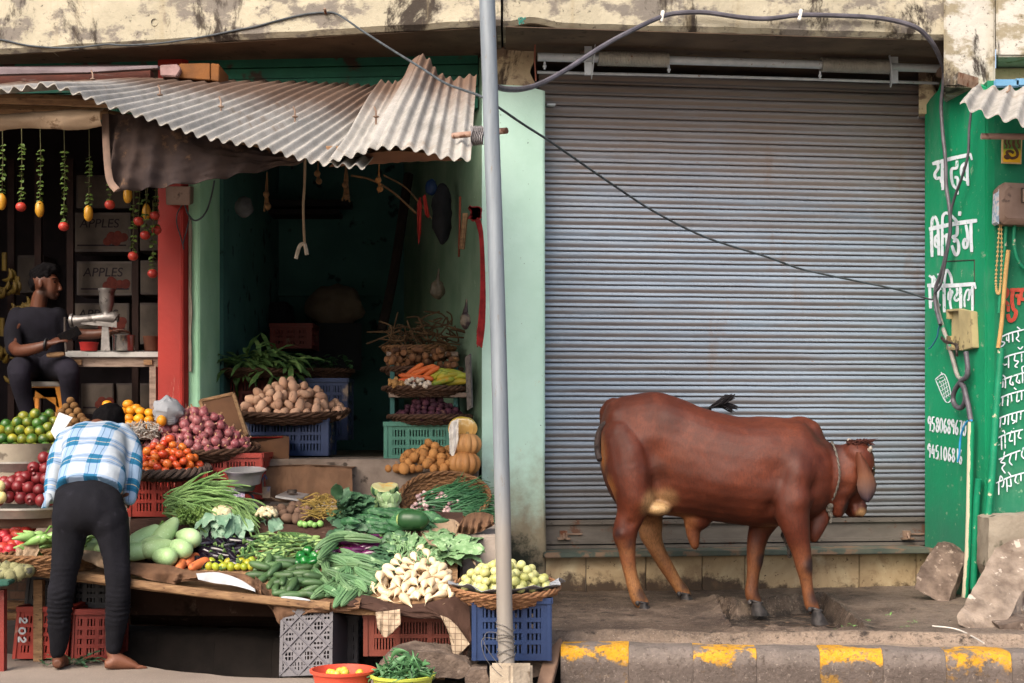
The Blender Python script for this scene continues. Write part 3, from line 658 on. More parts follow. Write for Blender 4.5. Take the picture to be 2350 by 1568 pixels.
sm_ = {
 'first': [[11, (645, 215), (720, 180), (834, 150)], (660, 215, 0), [10, (662, 210), (660, 240), (685, 250), (670, 275), (650, 285), (655, 320), (680, 300)], [10, (715, 185), (718, 250)], [9, (700, 205), (702, 235), (720, 225)], [10, (745, 180), (747, 245)], [10, (785, 165), (790, 200), (775, 220), (800, 245)], [10, (780, 130), (805, 150)]],
 'second': [[11, (648, 385), (720, 350), (834, 320)], [10, (670, 385), (680, 420), (705, 415)], [10, (715, 360), (715, 445)], [10, (765, 345), (760, 385), (790, 395), (765, 430), (785, 440)], [10, (815, 335), (815, 400)], [9, (785, 285), (805, 300), (825, 280)]],
 'third': [[11, (625, 555), (720, 515), (834, 480)], [10, (638, 555), (634, 630)], [10, (645, 545), (655, 500), (685, 510), (690, 540)], [10, (672, 545), (670, 590), (655, 585)], [10, (692, 530), (690, 600)], [10, (735, 515), (725, 560), (750, 575), (745, 550)], [10, (785, 500), (775, 545), (800, 560), (795, 535)], [10, (822, 490), (822, 560)], [9, (822, 480), (818, 440), (834, 430)]],
 'fourth': [[11, (612, 690), (720, 645), (834, 615)], [10, (640, 680), (650, 720), (625, 720), (615, 760), (630, 785)], [10, (672, 665), (668, 735)], [10, (712, 650), (708, 735)], [10, (735, 645), (740, 700)], [10, (782, 630), (778, 700), (800, 690)], [10, (815, 620), (815, 690)], [9, (755, 595), (775, 610)]],
 'fifth': [[11, (605, 845), (720, 800), (834, 770)], [10, (632, 835), (630, 880), (612, 890), (610, 920)], [9, (628, 785), (632, 790)], [10, (655, 830), (650, 900)], [10, (690, 815), (685, 870), (668, 870)], [10, (715, 805), (712, 880)], [10, (745, 795), (742, 840), (765, 850), (745, 870)], [10, (778, 785), (775, 860)], [10, (810, 775), (806, 840)]],
 'sixth': [[11, (612, 990), (710, 945), (825, 915)], [10, (632, 985), (625, 1030), (650, 1030)], [10, (660, 970), (662, 1070)], [10, (688, 955), (690, 1060)], [9, (688, 950), (680, 925), (665, 930)], [10, (730, 945), (722, 1000), (748, 1000)], [10, (762, 935), (762, 1035)], [10, (800, 925), (790, 970), (812, 985)], [9, (735, 925), (750, 940)], [9, (752, 905), (755, 910)]],
 'seventh': [[11, (640, 1145), (710, 1110), (805, 1075)], [10, (680, 1130), (655, 1165), (690, 1175), (665, 1210), (690, 1250)], [9, (680, 1115), (685, 1085)], [10, (735, 1105), (722, 1160), (745, 1190)], [10, (775, 1090), (770, 1150)], [10, (828, 1050), (815, 1110), (834, 1140)]],
 'eighth': [[11, (620, 1325), (720, 1280), (834, 1245)], [10, (640, 1320), (640, 1415)], [10, (645, 1310), (655, 1270), (680, 1310)], [10, (680, 1310), (672, 1350), (660, 1350)], [10, (700, 1290), (705, 1390)], [10, (730, 1290), (735, 1345), (712, 1345)], [9, (712, 1240), (740, 1275)], [10, (775, 1265), (765, 1310), (790, 1330)], [10, (810, 1255), (810, 1310)]]}
for k_, ls in sm_.items():
    ls = [l for l in ls if not (len(l) == 3 and isinstance(l[0], (int, float)) and isinstance(l[1], (int, float)))]
    strokes('lettering', M_WHITE, ls, c2, on_f, GB, 10)['label'] = 'white painted words, %s line of the front wall' % k_
# hatch outline in the end wall
m = MB()
for q in ([(2172, 600), (2237, 597)], [(2237, 597), (2236, 700)]): m.tube([on_r(x, y, .001) for x, y in q], .0035, 5)
obj('hatch_seam', m, M_DKMET, GB)
# conduits
def pipe(name, mat, pts, r, label=None, cat='pipe', fn=None, off=.03, n=6, seg=10, parent=None, flat=1):
    m = MB(); P = spl([fn(x, y, off) if fn else Vector((x, y)) for x, y in pts], n); m.tube(P, r, seg, flat=flat); o = obj(name, m, mat, parent)
    if label: tag(o, label, cat)
    return o
M_PIPEG = std('green_pipe', '#0a6b4b', '#0e7a58', 6, .5, .15, 40, '#a9a88f', 20, .6, False)
def halfp():
    t = NT('peeling_pipe'); x = t.sep(t.geo()['Normal'])[0]
    col = t.mix(t.step(t.math('ADD', x, t.math('MULTIPLY', t.math('SUBTRACT', t.noise(12, 6, .7, t.scl((1, 1, .4))), .5), 1.6)), -.45, -.3), '#b5ad98', '#0c7a55'); t.bump(t.noise(40, 4), .2, .004); return t.out(col, .55, .35)
pipe('conduit', halfp(), [(2229, 968), (2227, 1060), (2225, 1160), (2222, 1260), (2216, 1350), (2214, 1372)], .022, 'thin wall pipe with half its green paint peeled to cream', fn=on_rp, off=.05)
pipe('conduit', M_PIPEG, [(2246, 1100), (2241, 1160), (2238, 1240), (2234, 1352)], .022, 'short green wall pipe just right of the peeling pipe', fn=on_rp, off=.04)
pipe('conduit', M_PIPEG, [(2292, 800), (2286, 870), (2279, 960), (2272, 1080), (2263, 1170), (2259, 1240)], .024, 'long green pipe running down the front wall beside the lettering', fn=on_f, off=.05)
pipe('bamboo_stick', std('bamboo', '#9a7a4a', '#b3925c', 6, .7, .2, 40, None, 8, .6, False), [(2307, 577), (2300, 640), (2292, 740), (2284, 800)], .014, 'thin yellow stick poking out of the green pipe top', 'stick', fn=on_f, off=.06)
pipe('conduit', M_PIPEG, [(2304, 522), (2300, 580), (2292, 660), (2288, 720)], .012, 'thin green tube under the electricity meter', fn=on_f, off=.04)
pipe('cable', M_PIPEG, [(2322, 520), (2321, 560), (2330, 600), (2350, 622), (2380, 625)], .012, 'green painted cable looping right below the meter', 'cable', fn=on_f, off=.05)
m = MB(); P = spl([on_f(x, y, .05) for x, y in ((2288, 518), (2284, 580), (2280, 640), (2282, 672), (2288, 672), (2291, 640), (2293, 580), (2292, 520))], 6)
for i, p in enumerate(P): m.ell(p, .009, 6, 4)
m.tube(P, .003, 5); tag(obj('bead_chain', m, std('beads', '#9d8455', '#b79b69', 9, .6, .1, 40, None, 8, .6, False)), 'string of pale beads hanging below the meter', 'chain')
# electricity meter
Mr = root('electricity_meter', on_f(2330, 520, .1), 'dusty brown electricity meter box on the shaded green wall', 'meter')
M_METR = std('dusty_plastic', '#6f5b50', '#857065', 5, .6, .25, 50, '#4d3f38', 9, .6, False)
m = MB(); q = [on_f(x, y, .0) for x, y in ((2278, 440), (2292, 425), (2400, 430), (2400, 522), (2290, 520), (2277, 508))]; m.slab(q, GF.n*.10)
q2 = [p+GF.n*.10 for p in q]; cen = sum(q2, Vector())/6; q3 = [cen.lerp(p, .8)+GF.n*.035 for p in q2]; m.add(q2+q3, [(i, (i+1) % 6, 6+(i+1) % 6, 6+i) for i in range(6)]+[[6, 7, 8, 9, 10, 11]])
obj('casing', m, M_METR, Mr, bev=.006)
m = MB(); q = [on_f(x, y, .14) for x, y in ((2327, 440), (2375, 440), (2375, 474), (2327, 474))]; m.slab(q, GF.n*.006); obj('window', m, M_DKMET, Mr, sm=False)
m = MB(); q = [on_f(x, y, .147) for x, y in ((2329, 443), (2343, 443), (2343, 472), (2329, 472))]; m.slab(q, GF.n*.004); obj('dial', m, std('dial_card', '#857060', '#998474', 30, .7, .1, 60, '#4a3c34', 60, .55, False), Mr, sm=False)
m = MB(); q = [on_f(x, y, .02) for x, y in ((2277, 450), (2280, 440), (2280, 520), (2274, 515))]; m.slab(q, GF.n*.09); obj('side_label', m, std('paper_blue', '#9fb6c6', '#c4b2ae', 30, .7, .1, 60, '#7b8fa3', 40, .5, False), Mr, sm=False)
# snake picture
Pp = root('snake_picture', on_f(2318, 378, .03), 'small framed yellow and green snake picture on the dark wall', 'picture')
def fq(pts, off, th, mat, nm): m = MB(); m.slab([on_f(x, y, off) for x, y in pts], GF.n*th); return obj(nm, m, mat, Pp, sm=False)
fq([(2296, 318), (2342, 318), (2340, 379), (2295, 377)], .02, .014, std('frame_pale', '#b08f62', '#c9ac80', 20, .6, .1, 40, None, 8, .6, False), 'frame')
def picm():
    t = NT('picture_ground'); z = t.sep()[2]; col = t.ramp(t.step(z, .03, .13), [(0, '#c79a14'), (.5, '#9d9a1c'), (.75, '#3d7032'), (1, '#4f6a34')]); return t.out(col, .6, .3)
fq([(2299, 321), (2339, 321), (2337, 376), (2298, 374)], .0345, .003, picm(), 'picture_sheet')
m = MB(); fp = lambda L_: spl([on_f(x, y, .0385) for x, y in L_], 6)
m.tube(fp([(2322, 325), (2321, 335), (2324, 342), (2330, 352), (2329, 362), (2318, 366), (2310, 361), (2306, 352), (2314, 350), (2322, 354)]), .010, 6, flat=.3, up=GF.n); m.ell(on_f(2307, 363, .039), (.022, .004, .017), 8, 6)
for x in (2304, 2312, 2333): m.tube(fp([(x, 322), (x-2, 330), (x+2, 338), (x-1, 343)]), .006, 6, flat=.3, up=GF.n)
obj('snake_figure', m, std('snake_ink', '#3a2a1c', '#5a3a22', 20, .6, .1, 40, None, 8, .6, False), Pp)
# open switch box
Sb = root('junction_box', on_r(2215, 804, .06), 'open beige junction box hanging on the green end wall', 'junction box')
M_BEI = std('beige_plastic', '#8d8260', '#a3966f', 8, .55, .15, 50, '#5e553f', 9, .6, False)
c3 = lambda x, y: c2(x, y)
def onr2(x, y, off): return on_r(*c2(x, y), off)
m = MB(); nr = GR.n
m.slab([onr2(x, y, .004) for x, y in ((290, 10), (385, 0), (400, 300), (290, 295))], nr*.006)
m.slab([onr2(x, y, .0) for x, y in ((380, -8), (480, 15), (492, 290), (400, 312))], nr*.045)
for q in (((286, -3), (384, -10), (384, 8), (288, 16)), ((288, 8), (296, 8), (298, 70), (286, 72)), ((288, 200), (298, 200), (298, 300), (288, 300)), ((288, 285), (402, 295), (402, 312), (290, 306))): m.slab([onr2(x, y, .0) for x, y in q], nr*.045)
obj('casing', m, M_BEI, Sb, bev=.003)
m = MB()
for s_ in range(5):
    rr = random.Random(s_); m.tube(spl([onr2(250+30*rr.random(), 205+20*rr.random(), .05), onr2(310+40*rr.random(), 235+30*rr.random(), .08), onr2(360+25*rr.random(), 260+20*rr.random(), .05), onr2(385, 300+20*rr.random(), .06), onr2(365+20*rr.random(), 340+20*rr.random(), .05)], 6), .006, 6)
obj('wires', m, M_DKMET, Sb)
M_CAB = std('black_cable', '#3d3b42', '#55525a', 12, .5, .1, 40, None, 8, .6, False, .4)
M_CABG = std('grey_cable', '#6d6a68', '#8a8680', 12, .5, .1, 40, '#2d7a5c', 14, .55, False, .4)
pipe('cable', M_CABG, [(2145, 680), (2152, 710), (2160, 740), (2180, 800), (2195, 855), (2202, 868), (2212, 868), (2220, 850)], .015, 'grey cable slanting down the green end wall to the junction box', 'cable', fn=on_rp, off=.03)
pipe('cable', M_CAB, [(2217, 808), (2221, 845), (2218, 865), (2206, 875), (2192, 895), (2187, 915), (2193, 932), (2206, 936), (2215, 920), (2214, 895), (2205, 880), (2212, 890), (2222, 930), (2228, 965)], .017, 'black cable coiled into a ring below the junction box', 'cable', fn=on_rp, off=.055)
pipe('blue_string', std('blue_string', '#2b7fb5', '#2f8fc8', 9, .6, .1, 40, None, 8, .6, False), [(2230, 965), (2220, 968), (2210, 985), (2204, 1010), (2202, 1040), (2198, 1060)], .007, 'bright blue plastic string over the painted numbers', 'string', fn=on_rp, off=.06)
pipe('blue_string', std('blue_string_dark', '#2f5d7c', '#38708f', 9, .6, .1, 40, None, 8, .6, False), [(2160, 738), (2154, 755), (2150, 775), (2138, 795), (2132, 800)], .005, 'frayed dull blue string tied to the slanting cable', 'string', fn=on_rp, off=.05)
pipe('cable', M_CAB, [(2166, 160), (2164, 200), (2160, 240), (2163, 300), (2170, 370), (2172, 430), (2178, 470), (2181, 520), (2176, 560), (2162, 620), (2148, 660), (2147, 700), (2158, 745)], .013, 'black cable hanging over the white lettering', 'cable', fn=on_rp, off=.06)
pipe('cable', M_CAB, [(2229, 252), (2224, 300), (2222, 352), (2210, 400), (2192, 450), (2182, 490), (2180, 545), (2170, 600), (2160, 650), (2146, 672)], .009, 'thin grey wire hanging from the small awning', 'cable', fn=on_rp, off=.07)
# beam and little awning on the right
m = MB(); a_, b_ = W(2160, 167, 9.6), W(2246, 194, 8.7); m.slab([a_, b_, b_+Vector((.0, .12, .0)), a_+Vector((0, .12, 0))], (0, 0, .045)); tag(obj('angle_iron', m, M_RUST, sm=False, bev=.004), 'rusty angle iron sticking out over the green end wall', 'metal bar')
def sheetm():
    t = NT('asbestos_sheet'); z = t.sep(); col = t.ramp(t.noise(5, 7, .6), [(.3, '#7c7a75'), (.6, '#9a9791')]); col = t.mix(t.step(t.noise(70, 3, .7), .55, .75), col, '#7c7066')
    col = t.mix(t.step(t.noise(3.2, 6, .65), .58, .75), col, '#7b6d60'); col = t.mix(t.step(t.noise(240, 2), .6, .7), col, '#b0a9a1')
    y = z[1]; dust = t.step(t.math('ADD', y, t.math('MULTIPLY', t.noise(6, 5, .6, t.scl((1, .2, 1))), .8)), .85, 1.9); col = t.mix(t.math('MULTIPLY', dust, .9), col, '#5a4334')
    t.bump(t.noise(150, 4, .7), .5, .006); return t.out(col, .92, .15)
M_SHEET = sheetm()
def corrugated(name, fr, bk, ncor, amp, parent, mat=M_SHEET, th=.007, nv=22, jit=.01, seed=0):
    fr, bk = [Vector(p) for p in fr], [Vector(p) for p in bk]
    def along(L_, u):
        k = u*(len(L_)-1); i = min(int(k), len(L_)-2); return L_[i].lerp(L_[i+1], k-i)
    nu = ncor*12; m = MB()
    # resample by arc length on the front edge
    acc = [0]
    for a, b in zip(fr[:-1], fr[1:]): acc.append(acc[-1]+(b-a).length)
    us = np.interp(np.linspace(0, acc[-1], nu+1), acc, np.linspace(0, 1, len(fr)))
    cols = []
    for i in range(nu+1):
        u = float(us[i]); f, b = along(fr, u), along(bk, u)
        f2, b2 = along(fr, min(1, u+.01)), along(fr, max(0, u-.01)); lat = (f2-b2)
        nn = lat.cross(b-f).normalized()
        if nn.z < 0: nn = -nn
        s_ = math.sin(2*math.pi*ncor*i/nu); wob = jit*nz((i/12, seed, 0), .9)
        cols.append((f+(f-b).normalized()*wob, b, nn, s_*amp))
    def fn(u, v):
        f, b, nn, h = cols[round(u*nu)]; return f.lerp(b, v)+nn*(h+.02*nz((u*3, v*2, seed), 1.0))
    m.thick(fn, nu, nv, (0, 0, -th)); return obj(name, m, mat, parent, ang=60)
RA = root('right_awning', W(2330, 230, 8.4), 'small pale corrugated awning at the top right over the green wall', 'awning')
corrugated('sheet', [W(2203, 237, 8.05), W(2260, 258, 7.95), W(2360, 292, 7.8), (W(2480, 330, 7.6))], [W(2236, 196, 8.95), W(2290, 200, 8.95), W(2380, 206, 8.95), W(2500, 215, 8.95)], 7, .018, RA, seed=4)
m = MB(); m.tube([W(2318, 196, 8.6), W(2316, 208, 8.6), W(2310, 212, 8.6)], .007, 6); obj('bolt', m, M_RUST, RA)
m = MB(); m.tube([W(2252, 313, 8.2), W(2480, 315, 8.2)], .018, 12); tag(obj('awning_pipe', m, std('pink_pipe', '#8b6f66', '#a58a80', 9, .5, .2, 40, '#5a4038', 10, .6, False)), 'horizontal pinkish pipe under the small right awning', 'pipe')
m = MB(); m.box(W(2310, 192, 9.0), (.16, .03, .05)); m.box(W(2350, 190, 9.0), (.12, .03, .05)); tag(obj('blue_sheet', m, std('blue_plastic', '#4f7ea0', '#6d96b2', 6, .5, .1, 40, None, 8, .6, False), bev=.008), 'scrap of blue sheet tucked above the right awning', 'sheet')

# ================================================================== STONE SLABS
def rock(name, poly, Y0, depth, mat, label, cat='stone slab', lean=None, sub=3, amp=.02, seed=0):
    """broken stone plate: silhouette polygon at the given distances, real thickness, chipped by noise"""
    bm = bmesh.new(); P = [Vector(p) for p in poly]; off = Vector(depth)
    m = MB(); m.slab(P, off); me = m.mesh('t'); bm.from_mesh(me); bpy.data.meshes.remove(me)
    bmesh.ops.recalc_face_normals(bm, faces=bm.faces); bmesh.ops.triangulate(bm, faces=bm.faces)
    for _ in range(sub):
        bmesh.ops.subdivide_edges(bm, edges=[e for e in bm.edges if e.calc_length() > .035], cuts=1)
        bmesh.ops.triangulate(bm, faces=bm.faces)
    for _ in range(1): bmesh.ops.smooth_vert(bm, verts=bm.verts, factor=.05, use_axis_x=True, use_axis_y=True, use_axis_z=True)
    bm.normal_update()
    for v in bm.verts: v.co += v.normal*(amp*.7*round(2.5*nz(v.co+Vector((seed, 9, 0)), 7))/2.5+amp*nz(v.co+Vector((seed, 0, 0)), 5)+amp*.6*nz(v.co+Vector((seed, 3, 0)), 13)+amp*.4*nz(v.co+Vector((seed, 5, 0)), 28))
    out = MB(); bm.verts.index_update(); out.v = [v.co.copy() for v in bm.verts]; out.f = [[v.index for v in f.verts] for f in bm.faces]; out.m = [0]*len(out.f); bm.free()
    return tag(obj(name, out, mat, ang=24), label, cat)
M_ROCK = std('sandstone', '#463a33', '#75665b', 9, .9, 1.0, 40, '#8a7c70', 26, .6, True)
M_ROCK2 = std('sandstone_pale', '#5f5248', '#8f8174', 8, .9, 1.0, 40, '#b0a497', 14, .6, True)
q = [(2152, 1244), (2173, 1248), (2213, 1275), (2210, 1295), (2196, 1330), (2180, 1370), (2172, 1388), (2160, 1387), (2098, 1350), (2105, 1320), (2130, 1275)]
rock('stone_slab', [W(x, y, 9.0+(1390-y)*.0022) for x, y in q], 9, (.07, .10, .0), M_ROCK, 'brown stone slab leaning against the green end wall', amp=.014)
q = [(2282, 1258), (2300, 1250), (2365, 1230), (2380, 1280), (2362, 1330), (2325, 1400), (2285, 1462), (2266, 1474), (2248, 1460), (2205, 1432), (2200, 1418), (2212, 1393), (2232, 1352)]
rock('stone_slab', [W(x, y, 7.75+(1474-y)*.0026) for x, y in q], 8, (.10, .12, -.02), M_ROCK2, 'large pale tan stone slab propped up at the lower right', amp=.018, seed=3)
q = [(2290, 1435), (2350, 1425), (2420, 1432), (2420, 1455), (2335, 1468), (2300, 1456)]
rock('stone_slab', [W(x, y, 7.75) for x, y in q], 8, (.02, .4, .02), M_ROCK, 'flat stone lying behind the big propped slab', amp=.012, seed=5)
q = [(2270, 1190), (2300, 1183), (2420, 1180), (2420, 1360), (2300, 1390), (2268, 1300)]
rock('concrete_block', [W(x, y, 8.72) for x, y in q], 8, (.02, .28, .0), std('mossy_concrete', '#6a6054', '#8d8476', 4, .92, .5, 40, '#3a3a2c', 5, .6, False), 'square concrete block with mossy stains against the green wall', 'block', amp=.012, seed=9)

# ================================================================== POLE AND WIRES
LP = root('street_pole', G(1170, 1700, -.2)*0+Vector((W(1166, HY, 7.0).x, 7.0, -.2)), 'tall grey galvanised pole standing between the shop and the shutter', 'pole')
def polem():
    t = NT('pole_zinc'); z = t.sep()[2]; col = t.ramp(t.noise(2, 7, .65, t.scl((14, 14, 1.2))), [(.3, '#646c74'), (.65, '#7b838a')])
    col = t.mix(t.step(t.noise(9, 6, .7, t.scl((4, 4, 1))), .62, .7), col, '#6b655f')
    low = t.step(t.math('ADD', z, t.math('MULTIPLY', t.noise(2, 6), .9)), 1.75, 1.0); col = t.mix(t.math('MULTIPLY', low, .7), col, '#8c8174'); col = t.mix(t.step(t.noise(22, 5, .7), .68, .72), col, '#7a5138')
    t.bump(t.noise(60, 4), .15, .003); return t.out(col, .5, .4, .15)
m = MB(); P = [W(1117.5, -60, 7.0), W(1118, 0, 7.0), W(1128, 300, 7.0), W(1139, 620, 7.0), W(1147, 900, 7.0), W(1153, 1150, 7.0), W(1158, 1400, 7.0), W(1163, 1530, 7.0)]
m.tube(spl(P, 4), .0392, 24); obj('shaft', m, polem(), LP)
m = MB()
for i in range(9):
    y = 1438+i*9+random.uniform(-4, 4); c = W(1159+i*.4, y, 7.0); tl = random.uniform(-.03, .03); m.tube([c+Vector((.044*math.cos(q), .044*math.sin(q), tl*math.cos(q)+.004*math.sin(3*q))) for q in [2*math.pi*j/20 for j in range(20)]], .0022, 5, closed=True)
for i in range(2):
    c = W(1140, 1452+14*i, 6.95); m.tube(spl([c+Vector((.0, 0, 0)), c+Vector((-.05-.02*i, -.01, -.0)), c+Vector((-.06, -.02, -.05-.03*i)), c+Vector((-.01, -.01, -.13-.02*i)), c+Vector((.05, -.02, -.2))], 5), .0015, 5)
obj('tie_wire', m, std('tie_wire', '#4f4c4a', '#6e6a66', 20, .5, 0), LP)
m = MB(); m.slab([W(x, 1522, 6.97+dy) for x, dy in ((1124, 0), (1172, -.06), (1222, 0), (1222, .16), (1124, .16))], (0, 0, -.32)); me_ = obj('footing', m, std('pole_concrete', '#8f8373', '#a89c8b', 6, .92, .6, 40, '#6a5c4c', 8, .58, False), LP, bev=.012)
m = MB(); m.tube([W(1040, 312, 7.35), W(1100, 306, 7.25), W(1163, 300, 7.15)], .016, 12); o = obj('support_pipe', m, std('rusty_pipe', '#7a5f50', '#9a7f70', 12, .6, .2, 40, '#5a3a2a', 10, .55, False)); tag(o, 'thin rusty pipe tied across the pole under the awning corner', 'pipe')
m = MB(); a_, b_ = W(1082, 312, 7.24), W(1108, 311, 7.2)
for i in range(40):
    pass
rs = []
for i in range(25):
    t = i/24; c = a_.lerp(b_, t); r = .038+.006*math.sin(t*40)+.006*nz((t*5, 0, 0), 2); rs.append([c+Vector((.006*math.sin(q*3), r*math.cos(q), r*math.sin(q)*1.15)) for q in [2*math.pi*j/16 for j in range(16)]])
m.rings(rs); tag(obj('cloth_wrap', m, std('grey_rag', '#6d6a6c', '#8b888a', 12, .9, .4, 50, None, 8, .6, False)), 'grey rag wrapped round the pipe beside the pole', 'rag')
def wire(name, pts, r, mat, label, cat='wire', n=8):
    m = MB(); m.tube(spl(pts, n), r, 8); return tag(obj(name, m, mat), label, cat)
fl = lambda x, y, o=-.03: W(x, y, FL(x)+o)
fr_ = lambda x, y, o=-.03: W(x, y, FR(x)+o)
M_W1 = std('wire_dark', '#2c3236', '#454b50', 20, .6, .1, 40, None, 8, .6, False, .3)
wire('wire', [fl(-80, 84), fl(0, 91), fl(60, 104), fl(130, 110), fl(190, 108), fl(245, 102), fl(290, 104), fl(370, 99), fl(470, 84), fl(540, 70), fl(587, 61), fl(640, 47), fl(700, 33), fl(747, 29), fl(775, 33, -.06), fl(830, 70, -.4), fl(900, 115, -.8), fl(960, 152, -1.1), fl(1020, 190, -1.4), fl(1070, 209, -1.6), W(1105, 222, 7.04), W(1140, 244, 7.06), W(1200, 285, 7.35), W(1252, 318, 7.6), W(1310, 358, 7.9), W(1400, 420, 8.25), W(1500, 485, 8.6), W(1620, 545, 8.9), W(1760, 590, 9.2), W(1840, 618, 9.4), W(1950, 642, 9.55), W(2060, 665, 9.65), W(2125, 685, 9.7), W(2146, 688, 9.68)], .0065, M_W1, 'long thin dark wire sagging from the top left across the shutter', n=6)
wire('power_cable', [W(1140, 200, 7.08), W(1165, 205, 7.3), W(1200, 204, 7.8), W(1240, 192, 8.3), W(1300, 160, 8.6), W(1380, 108, 8.75), W(1450, 70, 8.82), fr_(1520, 38), fr_(1560, 30), fr_(1620, 29), fr_(1700, 40), fr_(1762, 43), fr_(1835, 35), fr_(1920, 36), fr_(2010, 41), fr_(2070, 52, -.05), fr_(2110, 68, -.06), fr_(2140, 100, -.02), W(2160, 140, 9.3), W(2167, 165, 9.4)], .0155, M_CAB, 'thick black cable arching along the slab edge above the shutter', 'cable')
for x, y in ((1519, 38), (1836, 35)):
    m = MB(); c = fr_(x, y, -.035); m.box(c, (.022, .03, .075), Matrix.Rotation(.2, 3, 'Y')); tag(obj('cable_clip', m, std('white_clip', '#c9c6bd', '#d5d2ca', 9, .5, 0, 40, None, 8, .6, False), bev=.005), 'white clip holding the thick cable, %s one' % ('left' if x < 1700 else 'right'), 'clip')
m = MB(); m.tube([fl(747, 32, .04), fl(747, 30, -.08), fl(745, 20, -.1)], .009, 6); tag(obj('hook', m, M_RUST), 'bent rusty hook in the slab edge holding the thin wire', 'hook')
m = MB(); c = fl(357, 54, 0); m.lathe([(.024, .03), (.024, -.06), (.017, -.06), (.017, .0)], 14, c, Matrix.Rotation(R(90), 3, 'X')@Matrix.Rotation(.3, 3, 'Z'), cap=False); tag(obj('drain_pipe_end', m, std('grey_pvc', '#a9a8a2', '#bdbcb6', 9, .5, .1, 40, None, 8, .6, False)), 'short pale drain pipe stub poking from the cream slab', 'pipe')
m = MB(); m.tube(spl([fr_(1196+random.uniform(-8, 10), 47+random.uniform(-8, 14), -.03) for i in range(14)], 5), .003, 5); tag(obj('green_twine', m, std('twine_green', '#2c6a60', '#35796e', 9, .8, 0, 40, None, 8, .6, False)), 'tangle of green twine at the top of the mint pillar', 'twine')

# ================================================================== BIG AWNING OVER THE STALL
AW = root('market_awning', W(560, 330, 7.3), 'large warped grey corrugated awning over the vegetable stall', 'awning')
Fy = lambda x: 6.9+.00028*x if x < 700 else 7.1+.0001*(x-700)
def ray(x, y, L_, v=(.27,)): f = W(x, y, Fy(x)); return f
fA = [(-160, 222), (0, 205), (60, 197), (105, 191), (150, 203), (205, 224), (270, 248), (340, 268), (400, 290), (480, 315), (540, 326), (587, 332), (660, 352), (715, 366), (752, 373), (800, 378), (838, 382)]
front = [W(x, y, Fy(x)) for x, y in fA]
bkpx = lambda i: None
back = []
for (x, y), f in zip(fA, front):
    u = (x+160)/998; Yb_ = 9.62; tx = ip([(-160, 60), (0, 260), (100, 350), (231, 492), (400, 690), (587, 845), (752, 945), (838, 985)], x); ty = ip([(-160, 186), (100, 184), (231, 186), (400, 189), (587, 196), (838, 203)], x); back.append(W(tx, ty, Yb_-.0001*x))
corrugated('sheet', front, back, 34, .0125, AW, seed=1)
fB = [(754, 367), (790, 358), (828, 350), (860, 337), (912, 335), (950, 341), (1010, 354), (1080, 364)]
bB = [(872, 186), (892, 190), (912, 188), (962, 122), (988, 140), (1004, 168), (1040, 182), (1094, 170)]
corrugated('sheet', [W(x, y, Fy(x)-.03) for x, y in fB], [W(x, y, 8.9) for x, y in bB], 11, .0115, AW, seed=2)
for x, y, yy in ((213, 182, 8.6), (367, 218, 7.8), (507, 245, 7.7), (677, 268, 7.8), (863, 268, 7.7)):
    m = MB(); c = W(x, y, yy); m.tube([c+Vector((0, 0, -.06)), c+Vector((0, 0, .03)), c+Vector((-.01, 0, .055))], .005, 6); m.ell(c+Vector((0, 0, -.0)), (.018, .018, .006), 8, 5); obj('bolt', m, M_RUST, AW)
m = MB(); m.tube([W(-100, 250, 7.3), W(120, 256, 7.3), W(250, 262, 7.32)], .03, 8); m.tube([W(-100, 225, 8.0), W(300, 235, 8.0)], .035, 8); m.tube([W(240, 262, 7.32), W(640, 345, 7.5), W(1080, 350, 7.4)], .026, 8)
obj('frame', m, M_WOOD, AW)
m = MB(); m.slab([W(-80, 163, 9.4), W(345, 160, 9.3), W(345, 187, 9.3), W(-80, 192, 9.4)], (0, .1, 0)); tag(obj('wooden_plank', m, std('reddish_plank', '#402018', '#54291d', 5, .8, .3, 40, '#5c4a44', 9, .6, False, stretch=(1, 6, 6)), sm=False), 'dark reddish plank under the slab at upper left', 'plank')
m = MB(); m.slab([W(-80, 154, 9.25), W(240, 149, 9.2), W(362, 150, 9.2), (W(362, 156, 9.2)), W(200, 166, 9.2), W(-80, 172, 9.25)], (0, .05, 0)); tag(obj('grey_sheet', m, std('faded_sheet', '#5b5154', '#6e6366', 6, .9, .3, 40, None, 9, .6, False), sm=False), 'grey sheet tucked under the slab at the top left', 'sheet')
m = MB(); m.slab([W(412, 146, 9.1), W(482, 145, 9.1), W(482, 184, 9.1), W(400, 178, 9.1)], (0, .3, 0)); m.slab([W(484, 145, 9.08), W(503, 147, 9.08), W(502, 187, 9.08), W(484, 184, 9.08)], (0, .3, 0)); tag(obj('wooden_beam', m, std('ochre_wood', '#5c3a1d', '#75491f', 6, .8, .3, 40, None, 9, .6, False), bev=.004), 'short ochre wooden beam end under the slab', 'beam')
m = MB(); m.slab([W(366, 149, 9.05), W(408, 147, 9.05), W(414, 160, 9.05), W(405, 176, 9.05), W(368, 174, 9.05)], (0, .1, 0)); tag(obj('plaster_chunk', m, std('pink_plaster', '#7b6361', '#927775', 9, .9, .4, 40, None, 9, .6, False), bev=.006), 'pale pinkish plaster chunk beside the ochre beam', 'plaster chunk')
